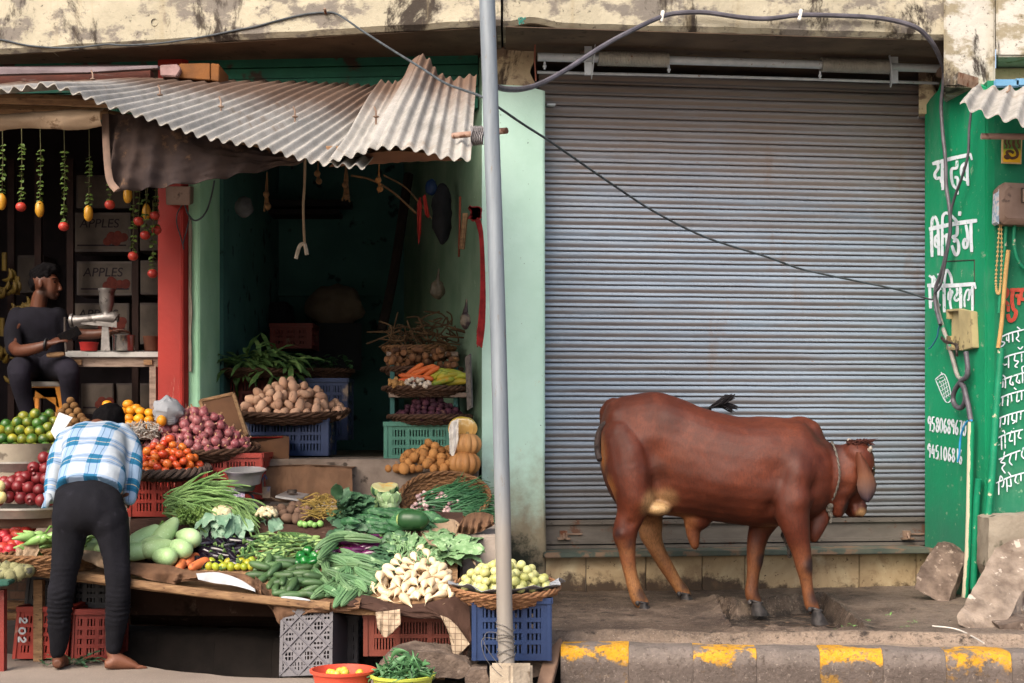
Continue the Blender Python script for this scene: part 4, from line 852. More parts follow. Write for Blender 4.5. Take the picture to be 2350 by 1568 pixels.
# rolled sacking along the left beam
def cloth(name, top, bot, nu, nv, amp, mat, label, cat, sag=.0, th=.006, folds=9, seed=0, parent=None, belly=0.0, ax=None):
    T = spl([Vector(p) for p in top], 8); Bt = spl([Vector(p) for p in bot], 8)
    nrm = Vector(ax) if ax else Vector((0, -1, .1))
    def at(L_, u): k = u*(len(L_)-1); i = min(int(k), len(L_)-2); return L_[i].lerp(L_[i+1], k-i)
    def fn(u, v):
        p = at(T, u).lerp(at(Bt, u), v)
        f = amp*(math.sin(u*folds*6.28+3*nz((u*4, seed, 0), 1)+v*1.2)*(.35+.65*v)+1.2*nz((u*7, v*4, seed), 1.0))+amp*.6*nz((u*22, v*12, seed+5), 1.0)
        return p+nrm*(f+amp*.35*nz((u*45, v*25, seed+9), 1.0)+belly*math.sin(v*math.pi))+Vector((0, 0, -sag*math.sin(u*math.pi)*v))
    m = MB(); m.thick(fn, nu, nv, nrm*-th); o = obj(name, m, mat, parent, ang=70)
    if label: tag(o, label, cat)
    return o
def clothm(name, a, b, c, sc=3, w=0, dk=None):
    t = NT(name); col = t.ramp(t.noise(sc, 6, .62), [(.3, a), (.7, b)]); col = t.mix(t.step(t.noise(sc*2.2, 7, .68), .58, .68), col, c)
    if dk: col = t.mix(t.step(t.noise(sc*.8, 5), .6, .68), col, dk)
    if w:
        wv = t.math('MAXIMUM', t.wave(w, 1.5, None, 'X'), t.wave(w, 1.5, None, 'Z')); t.bump(wv, .5, .004); col = t.mix(t.math('MULTIPLY', t.step(wv, .8, .2), .35), col, '#2a1d16')
    t.bump(t.noise(40, 5), .3, .006); return t.out(col, .95, .1)
M_TARP = clothm('tarp', '#302a2b', '#473b36', '#5e4a3c', 5)
M_SACK = clothm('burlap', '#5a4334', '#7a5d48', '#463226', 3, 95)
M_SACKD = clothm('burlap_dark', '#3a2b26', '#4f3b33', '#6e5a50', 3, 85, '#2b201c')
M_SACKP = clothm('sacking_pale', '#8d7862', '#a8927a', '#6b5644', 4, 70)
cloth('sack_roll', [W(-120, 258, 7.15), W(0, 262, 7.15), W(120, 254, 7.15), W(237, 250, 7.15)], [W(-120, 300, 7.12), W(0, 300, 7.12), W(60, 292, 7.1), (W(150, 298, 7.1)), W(235, 290, 7.12)], 40, 10, .010, M_SACKP, 'tan sacking rolled along the beam at the upper left', 'sacking', belly=.05, folds=3, seed=2)
cloth('tarpaulin', [W(240, 262, 7.25), W(300, 264, 7.2), W(360, 270, 7.2), W(470, 312, 7.25), W(600, 340, 7.3), W(700, 366, 7.3)], [W(255, 410, 7.2), W(268, 437, 7.18), W(350, 432, 7.18), W(450, 418, 7.2), W(580, 395, 7.3), W(700, 372, 7.35)], 90, 24, .022, M_TARP, 'dark grey brown tarpaulin hanging below the awning edge', 'tarpaulin', belly=.02, folds=8, seed=5)
m = MB(); m.tube(spl([W(241, 262, 7.2), W(244, 340, 7.17), W(251, 410, 7.15), W(268, 437, 7.13)], 6), .018, 8, flat=.35, up=(0, -1, 0)); o = obj('tarpaulin_hem', m, std('hem', '#6b5a50', '#80695c', 9, .9, .2, 40, None, 9, .6, False)); tag(o, 'pale hem strip along the left edge of the hanging tarpaulin', 'hem')
cloth('brown_sheet', [W(760, 378, 7.3), W(860, 350, 7.3), W(960, 350, 7.3), W(1060, 366, 7.3)], [W(755, 384, 7.35), W(860, 376, 7.4), W(960, 370, 7.4), W(1060, 368, 7.35)], 30, 5, .008, std('brown_sheet', '#5d4030', '#75523d', 5, .9, .2, 40, None, 9, .6, False), 'brown board visible under the right end of the awning', 'sheet', seed=8)
# ================================================================== STALL: table, tiers, baskets, crates
def TY(px): return ip([(-100, 7.98), (60, 7.93), (640, 7.66), (1060, 7.42), (1200, 7.35)], px)
def TF(px): return ip([(-100, 1278), (60, 1296), (330, 1330), (640, 1366), (880, 1392), (1060, 1388), (1200, 1384)], px)
TBK = 1238.0
def T(px, py, up=0.0):
    t = (TF(px)-py)/(TF(px)-TBK); return W(px, py, TY(px)+.68*t)+Vector((0, 0, up))
def LY(px): return TY(px)+.72
def T2(px, py, up=0.0): return W(px, py, LY(px)+(1215-py)*.0068)+Vector((0, 0, up))
ST = root('stall_table', T(560, 1340)-Vector((0, 0, .6)), 'sloping wooden stall table covered in sacking and vegetables', 'table')
m = MB(); xs = (40, 300, 560, 820, 1050); dn = Vector((0, 0, -.03))
for a, b in zip(xs[:-1], xs[1:]): m.hexa([T(a, TF(a))+dn*2, T(b, TF(b))+dn*2, T(b, TBK)+dn*2, T(a, TBK)+dn*2, T(a, TF(a))+dn*.3, T(b, TF(b))+dn*.3, T(b, TBK)+dn*.3, T(a, TBK)+dn*.3])
obj('table_top', m, M_WOOD, ST, sm=False)
m = MB(); m.tube(spl([T(x, TF(x)+y, -.012)+Vector((0, -.03, 0)) for x, y in ((48, -4), (180, 4), (330, 6), (480, 9), (600, 8), (760, 6))], 5), .024, 8, flat=.8, up=(0, -1, 0)); obj('front_pole', m, M_WOOD, ST)
m = MB(); 
for x in (90, 1010):
    p = T(x, 1290); m = MB(); m.box((p.x, p.y, p.z/2-.3), (.05, .05, p.z+.4)); obj('leg', m, M_WOOD, ST, sm=False)
tier = root('display_ledge', T2(800, 1200)-Vector((0, 0, .5)), 'raised back ledge of the stall covered in dark sacking', 'ledge')
m = MB(); q = [T2(x, 1213, -.02) for x in (300, 560, 800, 1062)]; q2 = [T2(x, 1168, -.02) for x in (300, 560, 800, 1062)]
for i in range(3): m.hexa([q[i]-Vector((0, 0, .5)), q[i+1]-Vector((0, 0, .5)), q2[i+1]-Vector((0, 0, .7)), q2[i]-Vector((0, 0, .7)), q[i], q[i+1], q2[i+1], q2[i]])
obj('ledge_top', m, M_SACKD, tier, sm=False)
cloth('sacking', [T2(300, 1192), T2(420, 1190), T2(580, 1197), T2(700, 1206), T2(850, 1214), T2(960, 1214), T2(1062, 1186)], [W(x, y, LY(x)-.05) for x, y in ((300, 1262), (580, 1250), (820, 1256), (960, 1254), (1066, 1235))], 90, 12, .013, M_SACKD, 'dark brown sacking over the raised ledge behind the vegetables', 'sacking', belly=.02, folds=7, seed=11)
fe = lambda x, y, o=-.05: W(x, y, TY(x)+o)
cloth('sacking', [fe(290, 1290, .04), fe(380, 1296, .04), fe(430, 1308, .02), fe(500, 1312, 0), fe(560, 1318, 0), fe(600, 1340, 0)], [fe(290, 1316), fe(350, 1332), fe(400, 1340), fe(425, 1334), fe(500, 1334), (fe(560, 1350)), fe(604, 1372)], 70, 10, .022, M_SACK, 'brown sacking bunched over the left half of the table edge', 'sacking', belly=.03, folds=6, seed=21)
cloth('sacking', [fe(585, 1322, .05), fe(625, 1352, .03), fe(690, 1368, .02), fe(760, 1374, .02), fe(830, 1372, .02)], [fe(596, 1368), fe(622, 1400), fe(642, 1432), fe(672, 1428), fe(705, 1408), fe(760, 1408), fe(825, 1398)], 60, 14, .022, M_SACK, 'brown sacking sagging over the middle of the table edge', 'sacking', belly=.035, folds=3, seed=22)
cloth('sacking', [fe(788, 1372, .05), fe(840, 1366, .04), fe(900, 1384, .02), fe(960, 1386, .0), fe(1010, 1376, .0), fe(1076, 1360, .05)], [fe(800, 1392), fe(850, 1402), fe(905, 1412), (fe(960, 1420)), fe(1010, 1422), fe(1045, 1446), fe(1066, 1508), fe(1082, 1470)], 70, 16, .012, M_SACKD, 'dark sacking hanging under the heap of white radishes', 'sacking', belly=.03, folds=5, seed=23)
def checkm():
    t = NT('checked_rag'); s_ = t.sep(); col = t.ramp(t.noise(6, 6), [(.3, '#8d7b68'), (.7, '#b8a892')]); g = t.math('LESS_THAN', t.math('FRACT', t.math('MULTIPLY', s_[0], 32)), .12); h = t.math('LESS_THAN', t.math('FRACT', t.math('MULTIPLY', s_[2], 32)), .12)
    col = t.mix(t.math('MULTIPLY', t.math('MAXIMUM', g, h), .7), col, '#5c4a3e'); return t.out(col, .95, .1)
M_CHK = checkm()
cloth('checked_rag', [fe(862, 1405, -.09), fe(890, 1402, -.09), fe(918, 1398, -.09)], [fe(866, 1440, -.09), fe(885, 1463, -.08), fe(920, 1432, -.09)], 20, 14, .008, M_CHK, 'pale checked rag hanging under the radishes', 'rag', folds=2, seed=31)
cloth('checked_rag', [fe(1010, 1412, -.09), fe(1030, 1420, -.09), fe(1052, 1440, -.1)], [fe(1040, 1470, -.09), fe(1042, 1510, -.08), fe(1078, 1478, -.09)], 20, 16, .008, M_CHK, 'torn pale rag hanging beside the blue crate', 'rag', folds=2, seed=32)
M_PAPER = std('white_paper', '#94979b', '#abaeb2', 8, .8, .2, 40, None, 9, .6, False)
cloth('white_paper', [fe(450, 1316, -.075), fe(500, 1314, -.08), fe(550, 1330, -.08), fe(585, 1352, -.08)], [fe(455, 1330, -.1), fe(490, 1338, -.1), fe(540, 1345, -.1), fe(586, 1358, -.1)], 24, 6, .004, M_PAPER, 'torn white paper on the front edge of the table', 'paper', folds=3, seed=41)
cloth('white_paper', [fe(645, 1368, -.07), fe(680, 1370, -.075), fe(710, 1376, -.07)], [fe(645, 1372, -.08), fe(680, 1376, -.085), fe(712, 1379, -.08)], 14, 3, .003, M_PAPER, 'thin striped paper strip under the cucumbers', 'paper', folds=2, seed=42)
cloth('sack_heap', [W(1062, 1190, 8.2), W(1080, 1178, 8.25), W(1110, 1176, 8.25), W(1132, 1182, 8.2)], [W(1048, 1222, 8.0), W(1070, 1226, 8.0), (W(1100, 1222, 8.0)), W(1134, 1205, 8.05)], 40, 16, .022, M_SACK, 'crumpled brown sack lying below the spring onion basket', 'sack', belly=.09, folds=5, seed=51)
cloth('pale_sheet', [T2(960, 1214), T2(1000, 1196), T2(1040, 1192), T2(1062, 1210)], [fe(985, 1250, .4), fe(1030, 1262, .4), fe(1070, 1275, .4), fe(1096, 1305, .3)], 30, 14, .014, M_SACKP, 'pale dusty sacking draped down behind the leaf vegetables', 'sacking', folds=4, seed=52)
m = MB(); m.hexa([W(1055, 1330, 8.0), W(1145, 1330, 8.0), W(1145, 1300, 8.7), W(1055, 1300, 8.7), W(1058, 1228, 8.0), W(1146, 1228, 8.0), W(1146, 1192, 8.9), W(1058, 1192, 8.9)])
tag(obj('concrete_step', m, M_CONC, bev=.015), 'dusty concrete step between the stall and the mint pillar', 'step')
# burlap on the shop floor edge
cloth('floor_sacking', [W(612, 1062, 9.9), W(700, 1055, 9.9), W(870, 1050, 9.9)], [W(606, 1072, 9.13), W(700, 1068, 9.12), W(810, 1074, 9.1)], 40, 14, .006, M_SACK, 'brown sacking spread on the vegetable shop floor', 'sacking', folds=3, seed=61)
cloth('floor_sacking', [W(606, 1072, 9.14), W(700, 1068, 9.13), W(808, 1074, 9.11)], [W(600, 1180, 9.0), W(700, 1185, 8.98), W(812, 1168, 9.0)], 50, 16, .012, M_SACK, 'brown sacking hanging over the edge of the shop floor', 'sacking', folds=4, seed=62, belly=.02)
m = MB(); m.hexa([W(300, 1175, 8.95), W(1060, 1175, 8.95), W(1060, 1175, 9.3), W(300, 1175, 9.3), W(300, 1152, 8.95), W(1060, 1152, 8.95), W(1060, 1150, 9.3), W(300, 1150, 9.3)]); tag(obj('step_ledge', m, M_CONC, bev=.01), 'low dusty ledge carrying the weighing scale', 'ledge')
m = MB()
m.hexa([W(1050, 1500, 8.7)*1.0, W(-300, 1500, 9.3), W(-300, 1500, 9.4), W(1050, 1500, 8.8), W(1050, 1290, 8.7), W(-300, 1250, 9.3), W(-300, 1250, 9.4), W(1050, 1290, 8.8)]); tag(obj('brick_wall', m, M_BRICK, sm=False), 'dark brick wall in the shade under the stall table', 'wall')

# ---- baskets
def wick(name, a, b): 
    t = NT(name); t.rand(); col = t.ramp(t.noise(30, 5, .7, t.scl((1, 1, 3))), [(.3, a), (.7, b)]); t.bump(t.noise(60, 4), .5, .006); return t.out(col, .8, .25)
M_WICK = wick('wicker', '#4a3122', '#83603f'); M_WICKD = wick('wicker_dark', '#2f2019', '#5a4030')
def basket(c, rx, ry, h, mat, label, tilt=0.0, rim=.018, rows=6, name='basket', flare=.72):
    c = Vector(c); Rt = Matrix.Rotation(tilt, 3, 'X'); r_ = root(name, c, label, 'basket'); N = 72
    def pt(a, k, z, o=0): return c+Rt @ Vector(((rx*k+o)*math.cos(a), (ry*k+o)*math.sin(a), z))
    m = MB()
    for i in range(rows):
        z = -h+h*i/(rows-1)*.92; k = flare+(1-flare)*(i/(rows-1))**.7
        m.tube([pt(2*math.pi*j/N, k, z+.004*math.sin(j*2.1+i), .005*math.sin(j*math.pi*.5+i*math.pi)) for j in range(N)], h/(rows-1)*.62, 6, closed=True)
    rs = [[pt(2*math.pi*j/N, flare*q, -h) for j in range(N)] for q in (1, .5, .05)]; m.rings(rs, cap=True)
    rs = [[pt(2*math.pi*j/N, flare+(1-flare)*q, -h+h*.9*q) for j in range(N)] for q in (0, .5, 1)]; m.rings(rs, cap=False)
    obj('weave', m, mat, r_)
    m = MB()
    for s_ in range(3):
        P = []
        for j in range(N*2): a = 2*math.pi*j/(N*2); q = a*11+s_*2.094; P.append(pt(a, 1, .0+rim*.6*math.sin(q)+.006*nz((math.cos(a)*3, math.sin(a)*3, s_), 1), rim*.6*math.cos(q)))
        m.tube(P, rim*.5, 6, closed=True)
    obj('rim', m, mat, r_)
    return r_
# ---- plastic crates
def plast(name, a, b, dust='#8a7767', th=.60): return std(name, a, b, 3, .5, .15, 50, dust, 5, th, True, .35, rv=.1)
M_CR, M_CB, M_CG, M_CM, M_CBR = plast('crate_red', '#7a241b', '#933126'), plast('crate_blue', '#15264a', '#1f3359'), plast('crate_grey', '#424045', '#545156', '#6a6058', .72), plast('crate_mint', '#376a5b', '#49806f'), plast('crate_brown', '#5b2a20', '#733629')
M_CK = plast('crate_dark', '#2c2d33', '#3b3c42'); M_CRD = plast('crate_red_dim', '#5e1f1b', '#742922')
def crate(p, ex, ey, ez, mat, label, nx=16, rows=4, lip=.03, name='plastic_crate', ends=True, sides=(0, 1, 2, 3), group=None, cols=3):
    """p: front-left-bottom corner, edge vectors along the front, into the depth and up"""
    p, ex, ey, ez = Vector(p), Vector(ex), Vector(ey), Vector(ez); r_ = root(name, p, label, 'crate', group); m = MB()
    up = ez.normalized(); H = ez.length; body = m
    def wall(a, e, inn, n):
        L = e.length; d = e.normalized(); i_ = inn.normalized(); t = .012
        def bar(x0, x1, z0, z1, o=0.0, th=t):
            q = [a+d*x0-i_*o+up*z0, a+d*x1-i_*o+up*z0, a+d*x1+i_*th+up*z0, a+d*x0+i_*th+up*z0]; m.hexa(q+[v+up*(z1-z0) for v in q])
        bw = min(.05, L*.12)
        bar(0, bw, 0, H, .002); bar(L-bw, L, 0, H, .002); bar(bw, L-bw, 0, .035, .003); bar(-.006, L+.006, H-.03, H, lip*.5, .02); bar(bw, L-bw, H-.055, H-.03, .0)
        zs = [.035+(H-.09)*k/rows for k in range(rows+1)]
        for z in zs[1:-1]: bar(bw, L-bw, z-.011, z+.011, .005)
        for c_ in range(1, cols): bar(L*c_/cols-.012, L*c_/cols+.012, .035, H-.055, .006)
        st = (L-2*bw)/n
        for k in range(n): bar(bw+st*(k+.5)-st*.27, bw+st*(k+.5)+st*.27, .035, H-.055, 0, t*.7)
        bar(-.004, bw*.3, 0, H, .01, .01); bar(L-bw*.3, L+.004, 0, H, .01, .01)
    if 0 in sides: wall(p, ex, ey, nx)
    if 1 in sides: wall(p+ex, ey, -ex, max(5, int(nx*ey.length/ex.length)))
    if 2 in sides: wall(p+ex+ey, -ex, -ey, max(5, nx//2))
    if 3 in sides: wall(p+ey, -ey, ex, max(5, int(nx*ey.length/ex.length)))
    m.hexa([p+up*.01, p+ex+up*.01, p+ex+ey+up*.01, p+ey+up*.01, p+up*.022, p+ex+up*.022, p+ex+ey+up*.022, p+ey+up*.022])
    obj('body', m, mat, r_, sm=False); return r_
def crpx(x0, x1, yb, yt, Y, dep, mat, label, skew=0.0, lean=0.0, **k):
    a, b, t = W(x0, yb, Y), W(x1, yb, Y+skew), W(x0, yt, Y); h = t.z-a.z
    return crate(a, b-a, Vector((-skew*.0, dep, 0)), Vector((lean, 0, h)), mat, label, **k)
cr1 = crpx(296, 472, 1186, 1086, 8.74, .42, M_CR, 'bright red plastic crate under the tomato tray', nx=18, rows=3)
crpx(474, 600, 1146, 1040, 8.95, .35, M_CR, 'red plastic crate under the red onion basket', nx=14, rows=4)
crpx(556, 752, 1046, 958, 9.9, .42, M_CB, 'dark blue crate under the potato basket', skew=-.12, nx=22, rows=3)
crpx(690, 796, 1010, 868, 10.5, .35, M_CB, 'blue crate standing upright behind the potato basket', nx=12, rows=6)
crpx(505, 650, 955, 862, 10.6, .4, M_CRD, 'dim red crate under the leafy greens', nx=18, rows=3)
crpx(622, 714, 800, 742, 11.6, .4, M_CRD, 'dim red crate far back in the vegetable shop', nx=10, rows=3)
crpx(884, 1040, 1056, 968, 9.5, .32, M_CM, 'mint green plastic crate under the beetroot basket', nx=18, rows=3)
rc = crpx(32, 150, 1512, 1392, 8.02, .38, M_CR, 'red crate with white numbers behind the bending man', lean=.03, nx=11, rows=4)
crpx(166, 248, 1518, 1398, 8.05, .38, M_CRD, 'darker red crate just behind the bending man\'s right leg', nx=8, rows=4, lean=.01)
crpx(60, 160, 1390, 1312, 8.15, .36, M_CK, 'dark grey crate stacked on the red numbered crate', lean=.02, nx=11, rows=3)
crpx(168, 250, 1396, 1318, 8.25, .36, M_CK, 'black crate behind the bending man\'s legs', nx=8, rows=3)
crpx(838, 1062, 1506, 1405, 7.62, .36, M_CBR, 'brownish red crate under the radish end of the table', nx=26, rows=2, skew=-.03)
crpx(770, 818, 1552, 1412, 7.95, .3, M_CG, 'grey crate standing half hidden behind the diamond pattern crate', nx=5, rows=5)
crpx(1087, 1262, 1516, 1372, 7.2, .34, M_CB, 'bright blue crate on stones beside the pole', nx=14, rows=4)
# white numbers on the red crate
m = MB(); wn = lambda x, y: W(x, y, 7.985)
for dg, y0 in (('2', 1476), ('0', 1452), ('8', 1432)):
    cx_ = 51 if dg != '8' else 54
    tw = lambda c_, y_: [(c_+8-16*b_, y_-14+13*a_) for a_, b_ in ((.05, .25), (.5, 0), (.9, .3), (.5, .65), (.05, 1), (.95, 1))]
    pts_ = [(cx_+7*math.cos(q), y0-4+6.5*math.sin(q)) for q in [2*math.pi*j/14 for j in range(15)]] if dg == '0' else (tw(cx_, y0))
    m.tube(spl([wn(x, y) for x, y in pts_], 4), .0055, 5, flat=.4, up=(0, -1, 0))
m.ell(wn(56, 1420), .006, 6, 5); o = obj('painted_number', m, M_PAPER, rc)
# diamond-pattern crate bottom facing the street
r_ = root('plastic_crate', W(700, 1555, 7.5), 'grey crate on its side showing a diamond pattern with slots', 'crate')
m = MB(); A0, A1 = W(640, 1553, 7.48), W(762, 1548, 7.44); uH = W(644, 1400, 7.6)-A0; dR = A1-A0; L = dR.length; dd = dR.normalized(); H = uH.length; du = uH.normalized(); nn = dd.cross(du).normalized()
if nn.y > 0: nn = -nn
def pq(x, z, o=0.0): return A0+dd*x+du*z+nn*o
cell = .105
def inq(x, z): return .02 < x < L-.02 and .02 < z < H-.02
m.hexa([pq(0, 0, -.022), pq(L, 0, -.022), pq(L, 0, -.012), pq(0, 0, -.012), pq(0, H, -.022), pq(L, H, -.022), pq(L, H, -.012), pq(0, H, -.012)][:0] or [pq(0, 0, 0), pq(.018, 0, 0), pq(.018, 0, -.3), pq(0, 0, -.3), pq(0, H, 0), pq(.018, H, 0), pq(.018, H, -.3), pq(0, H, -.3)])
m.hexa([pq(L-.018, 0, 0), pq(L, 0, 0), pq(L, 0, -.3), pq(L-.018, 0, -.3), pq(L-.018, H, 0), pq(L, H, 0), pq(L, H, -.3), pq(L-.018, H, -.3)])
for z_ in (0, H-.02): m.hexa([pq(0, z_, 0), pq(L, z_, 0), pq(L, z_, -.3), pq(0, z_, -.3), pq(0, z_+.02, 0), pq(L, z_+.02, 0), pq(L, z_+.02, -.3), pq(0, z_+.02, -.3)])
obj('body', m, M_CG, r_, sm=False)
# bottom plate with real slots: fine grid, faces left out
m = MB(); NXg, NZg = int(L/.006), int(H/.006); vs_ = [pq(L*i/NXg, H*j/NZg, -.004) for j in range(NZg+1) for i in range(NXg+1)]; fs = []
for j in range(NZg):
    for i in range(NXg):
        x, z = L*(i+.5)/NXg, H*(j+.5)/NZg; u, v = (x+z)/cell/1.0, (x-z)/cell; fu, fv = u-math.floor(u), v-math.floor(v)
        holeq = False
        if inq(x, z) and .16 < fu < .84 and .16 < fv < .84:
            lx, lz = (fu-.5+fv-.5)*cell/2, (fu-fv)*cell/2; k = lx/.017; fx = abs(k-round(k)); ro = abs(abs(lz)-.0125)
            holeq = fx < .27 and ro < .008 and abs(lx)+abs(lz) < cell*.36
        if not holeq: n_ = NXg+1; fs.append((j*n_+i, j*n_+i+1, (j+1)*n_+i+1, (j+1)*n_+i))
m.add(vs_, fs)
for k in range(-8, 16):                                  # raised diagonal ribs
    for sg in (1, -1):
        P = []
        for s_ in np.linspace(-.2, .9, 60):
            z = s_; x = k*cell-z if sg == 1 else k*cell+z
            if 0 <= x <= L and 0 <= z <= H: P.append(pq(x, z, .0))
        if len(P) > 2: m.tube([P[0], P[-1]], .0055, 4)
obj('slotted_base', m, M_CG, r_, sm=False)
# stones under the crates
rock('loose_stone', [W(x, y, 7.2) for x, y in ((862, 1535), (890, 1498), (935, 1492), (1010, 1500), (1072, 1520), (1088, 1538), (1060, 1560), (985, 1556), (930, 1552))], 7, (.02, .3, .0), M_ROCK, 'large flat brown stone under the brownish red crate', 'stone', amp=.014, seed=13)
rock('loose_stone', [W(x, y, 7.05) for x, y in ((888, 1525), (905, 1512), (935, 1512), (968, 1530), (975, 1556), (890, 1560))], 7, (.0, .12, .0), M_ROCK, 'smaller rounded stone behind the tub of flat beans', 'stone', amp=.012, seed=14)
rock('loose_stone', [W(x, y, 7.3) for x, y in ((1190, 1520), (1240, 1512), (1262, 1516), (1258, 1545), (1200, 1560))], 7, (.0, .25, .0), M_ROCK, 'stone propping up the blue crate', 'stone', amp=.012, seed=15)
rock('loose_stone', [W(x, y, 7.1) for x, y in ((1066, 1560), (1080, 1540), (1118, 1536), (1124, 1575), (1070, 1580))], 7, (.0, .2, .0), M_ROCK, 'small stone at the foot of the pole footing', 'stone', amp=.01, seed=16)
m = MB(); m.slab([W(1205, 1590, 7.02), W(1232, 1568, 7.1), W(1250, 1500, 7.3), W(1286, 1462, 7.42), W(1290, 1472, 7.38), W(1268, 1560, 7.1), W(1258, 1600, 7.0)], (.01, .05, -.02)); tag(obj('cardboard_sheet', m, std('cardboard', '#5f4a3c', '#776050', 5, .9, .3, 40, None, 9, .6, False), bev=.004), 'brown cardboard sheet leaning by the kerb next to the pole', 'cardboard')

# ================================================================== PRODUCE
class Kind:
    def __init__(s, name, variants, label, cat, group):
        s.n, s.v, s.l, s.c, s.g = name, [], label, cat, group
        for mb, mats in variants:
            me = mb.mesh(name); smooth(me, 60)
            for m_ in (mats if isinstance(mats, (list, tuple)) else [mats]): me.materials.append(m_)
            s.v.append(me)
    def put(s, loc, rot=None, sc=1.0, var=None, label=None, group=None):
        o = bpy.data.objects.new(s.n, s.v[random.randrange(len(s.v)) if var is None else var]); COL.objects.link(o); o.location = loc
        if rot is not None: o.rotation_euler = rot.to_euler() if isinstance(rot, Matrix) else rot
        o.scale = (sc, sc, sc) if not hasattr(sc, '__len__') else sc
        return tag(o, label or s.l, s.c, group or s.g)
def rrot(): return Euler((random.uniform(0, 6.28), random.uniform(0, 6.28), random.uniform(0, 6.28))).to_matrix()
def Rz(a): return Matrix.Rotation(a, 3, 'Z')
def Rx(a): return Matrix.Rotation(a, 3, 'X')
def Ry(a): return Matrix.Rotation(a, 3, 'Y')
def heap(c, rx, ry, h, r, n, pw=1.6, k=14, front=True, sq=1.0, minz=0.0):
    """drop balls one by one onto the pile; returns resting points (only the outer shell)"""
    P = []; fails = 0; lr = np.random.default_rng(int(abs(c[0]*1000)+abs(c[2]*977)) % 99991)
    top = lambda x, y: h*max(0, 1-((x/rx)**2+(y/ry)**2)**(pw/2))
    arr = np.zeros((0, 3))
    while len(P) < n and fails < 260:
        best = None
        for _ in range(k):
            a, q = lr.uniform(0, 6.283), math.sqrt(lr.uniform(0, 1)); x, y = rx*q*math.cos(a), ry*q*math.sin(a); z = r
            if len(arr):
                d2 = (arr[:, 0]-x)**2+(arr[:, 1]-y)**2; mk = d2 < (2*r*.96)**2
                if mk.any(): z = max(z, float((arr[mk, 2]+np.sqrt((2*r*.96)**2-d2[mk])*.92).max()))
            lim = top(x, y)+r
            sc_ = z-lim
            if sc_ <= r*.25 and (best is None or z < best[2]): best = (x, y, z)
        if best is None: fails += 1; continue
        P.append(best); arr = np.array(P)
    out = []
    for x, y, z in P:
        over = ((arr[:, 0]-x)**2+(arr[:, 1]-y)**2 < (1.4*r)**2) & (arr[:, 2] > z+1.1*r)
        if over.sum() >= 3: continue
        out.append(Vector((c[0]+x, c[1]+y, c[2]+z)))
    return out
def lump(rad, seg=14, rg=10, amp=.08, fr=2.2, seed=0, bean=0.0):
    m = MB(); m.ell((0, 0, 0), rad, seg, rg)
    L = max(rad)
    for v in m.v:
        n_ = v.normalized(); v += n_*(amp*L*nz(n_*fr+Vector((seed*7, 0, 0)), 1)); v.z += bean*(v.x/L)**2*L
    return m
def pod(L, r, prof, seg=8, bend=.15, n=10, ridges=0, capn=0, seed=0, rid=.12):
    """elongated vegetable along X: prof = list of (t, radius factor); stalk end gets material 1"""
    m = MB(); rs = []
    for i in range(n+1):
        t = i/n; x = (t-.5)*L; k = ip(prof, t)*r; z = -bend*L*(1-(2*t-1)**2)*-.5; y = 0
        rs.append([Vector((x, y+k*(1+(rid*math.cos(ridges*q) if ridges else 0))*math.cos(q), z+k*(1+(rid*math.cos(ridges*q) if ridges else 0))*math.sin(q))) for q in [2*math.pi*j/seg for j in range(seg)]])
    m.rings(rs)
    if capn: m.m = [1 if (i//seg) >= n-capn else 0 for i in range(n*seg)]+[0, 1]
    return m
def fruitm(name, a, b, sc=3, rough=.45, c=None, csc=30, cth=.62, rv=.25, rhue=0.0, bump=.08, spec=.4, bsc=40):
    return std(name, a, b, sc, rough, bump, bsc, c, csc, cth, True, spec, bd=.004, rhue=rhue, rv=rv)
# --- fruit shop side
def round_(r, flat=1.0, dim=.15, seg=16, rg=12, nub=0.0):
    m = MB(); pr = []
    for i in range(rg+1):
        a = -math.pi/2+math.pi*i/rg; z = math.sin(a)*flat; q = math.cos(a)
        if a > 1.0: z -= dim*((a-1.0)/.57)**2*.6
        if nub and a > 1.2: z += nub
        pr.append((max(q, .02)*r, z*r))
    return m.lathe(pr, seg)
def limem():
    t = NT('sweet_lime_skin'); r = t.rand(); col = t.mix(t.step(t.math('ADD', t.noise(9, 4), t.math('MULTIPLY', r, .25)), .52, .86), t.ramp(t.noise(5, 4), [(.3, '#1f4116'), (.7, '#3a6122')]), '#9a902a'); t.bump(t.noise(260, 2), .25, .002); return t.out(col, .35, .45)
K_LIME = Kind('sweet_lime', [(round_(.0345, .96, .1, nub=.0), limem())], 'green and yellow sweet lime in the pyramid at the left edge', 'lime', 'sweet limes stacked in a pyramid')
sx = lambda L_, ox=0.0, oy=783.7: [(ox+x*.25, oy+y*.25) for x, y in L_]
def stack(K, px, Yfn, sc=1.0, rot=None):
    for x, y in px: K.put(W(x, y, Yfn(x, y)), rot() if rot else rrot(), sc*random.uniform(.96, 1.05))
lim = [(0, 1055), (75, 1060), (170, 1045), (255, 1055), (340, 1060), (445, 1045), (-80, 1055), (45, 975), (140, 980), (240, 980), (320, 982), (420, 970), (510, 970), (-50, 975), (25, 895), (115, 897), (205, 900), (295, 897), (400, 900), (470, 868), (-70, 895), (90, 815), (185, 817), (275, 825), (370, 820), (440, 790), (0, 815), (160, 742), (255, 740), (345, 752), (400, 720), (325, 665)]
stack(K_LIME, sx(lim), lambda x, y: 8.66+(1052-y)*.0028)
stack(K_LIME, [(x+14, y-13) for x, y in sx(lim) if y > 960], lambda x, y: 8.74+(1052-y)*.0028)
def pom():
    m = round_(.0385, .94, .1); cr = [Vector((.011*math.cos(q), .011*math.sin(q), .034)) for q in [2*math.pi*j/6 for j in range(6)]]
    m.lathe([(.012, .033), (.010, .042), (.013, .047), (.006, .040)], 8); return m
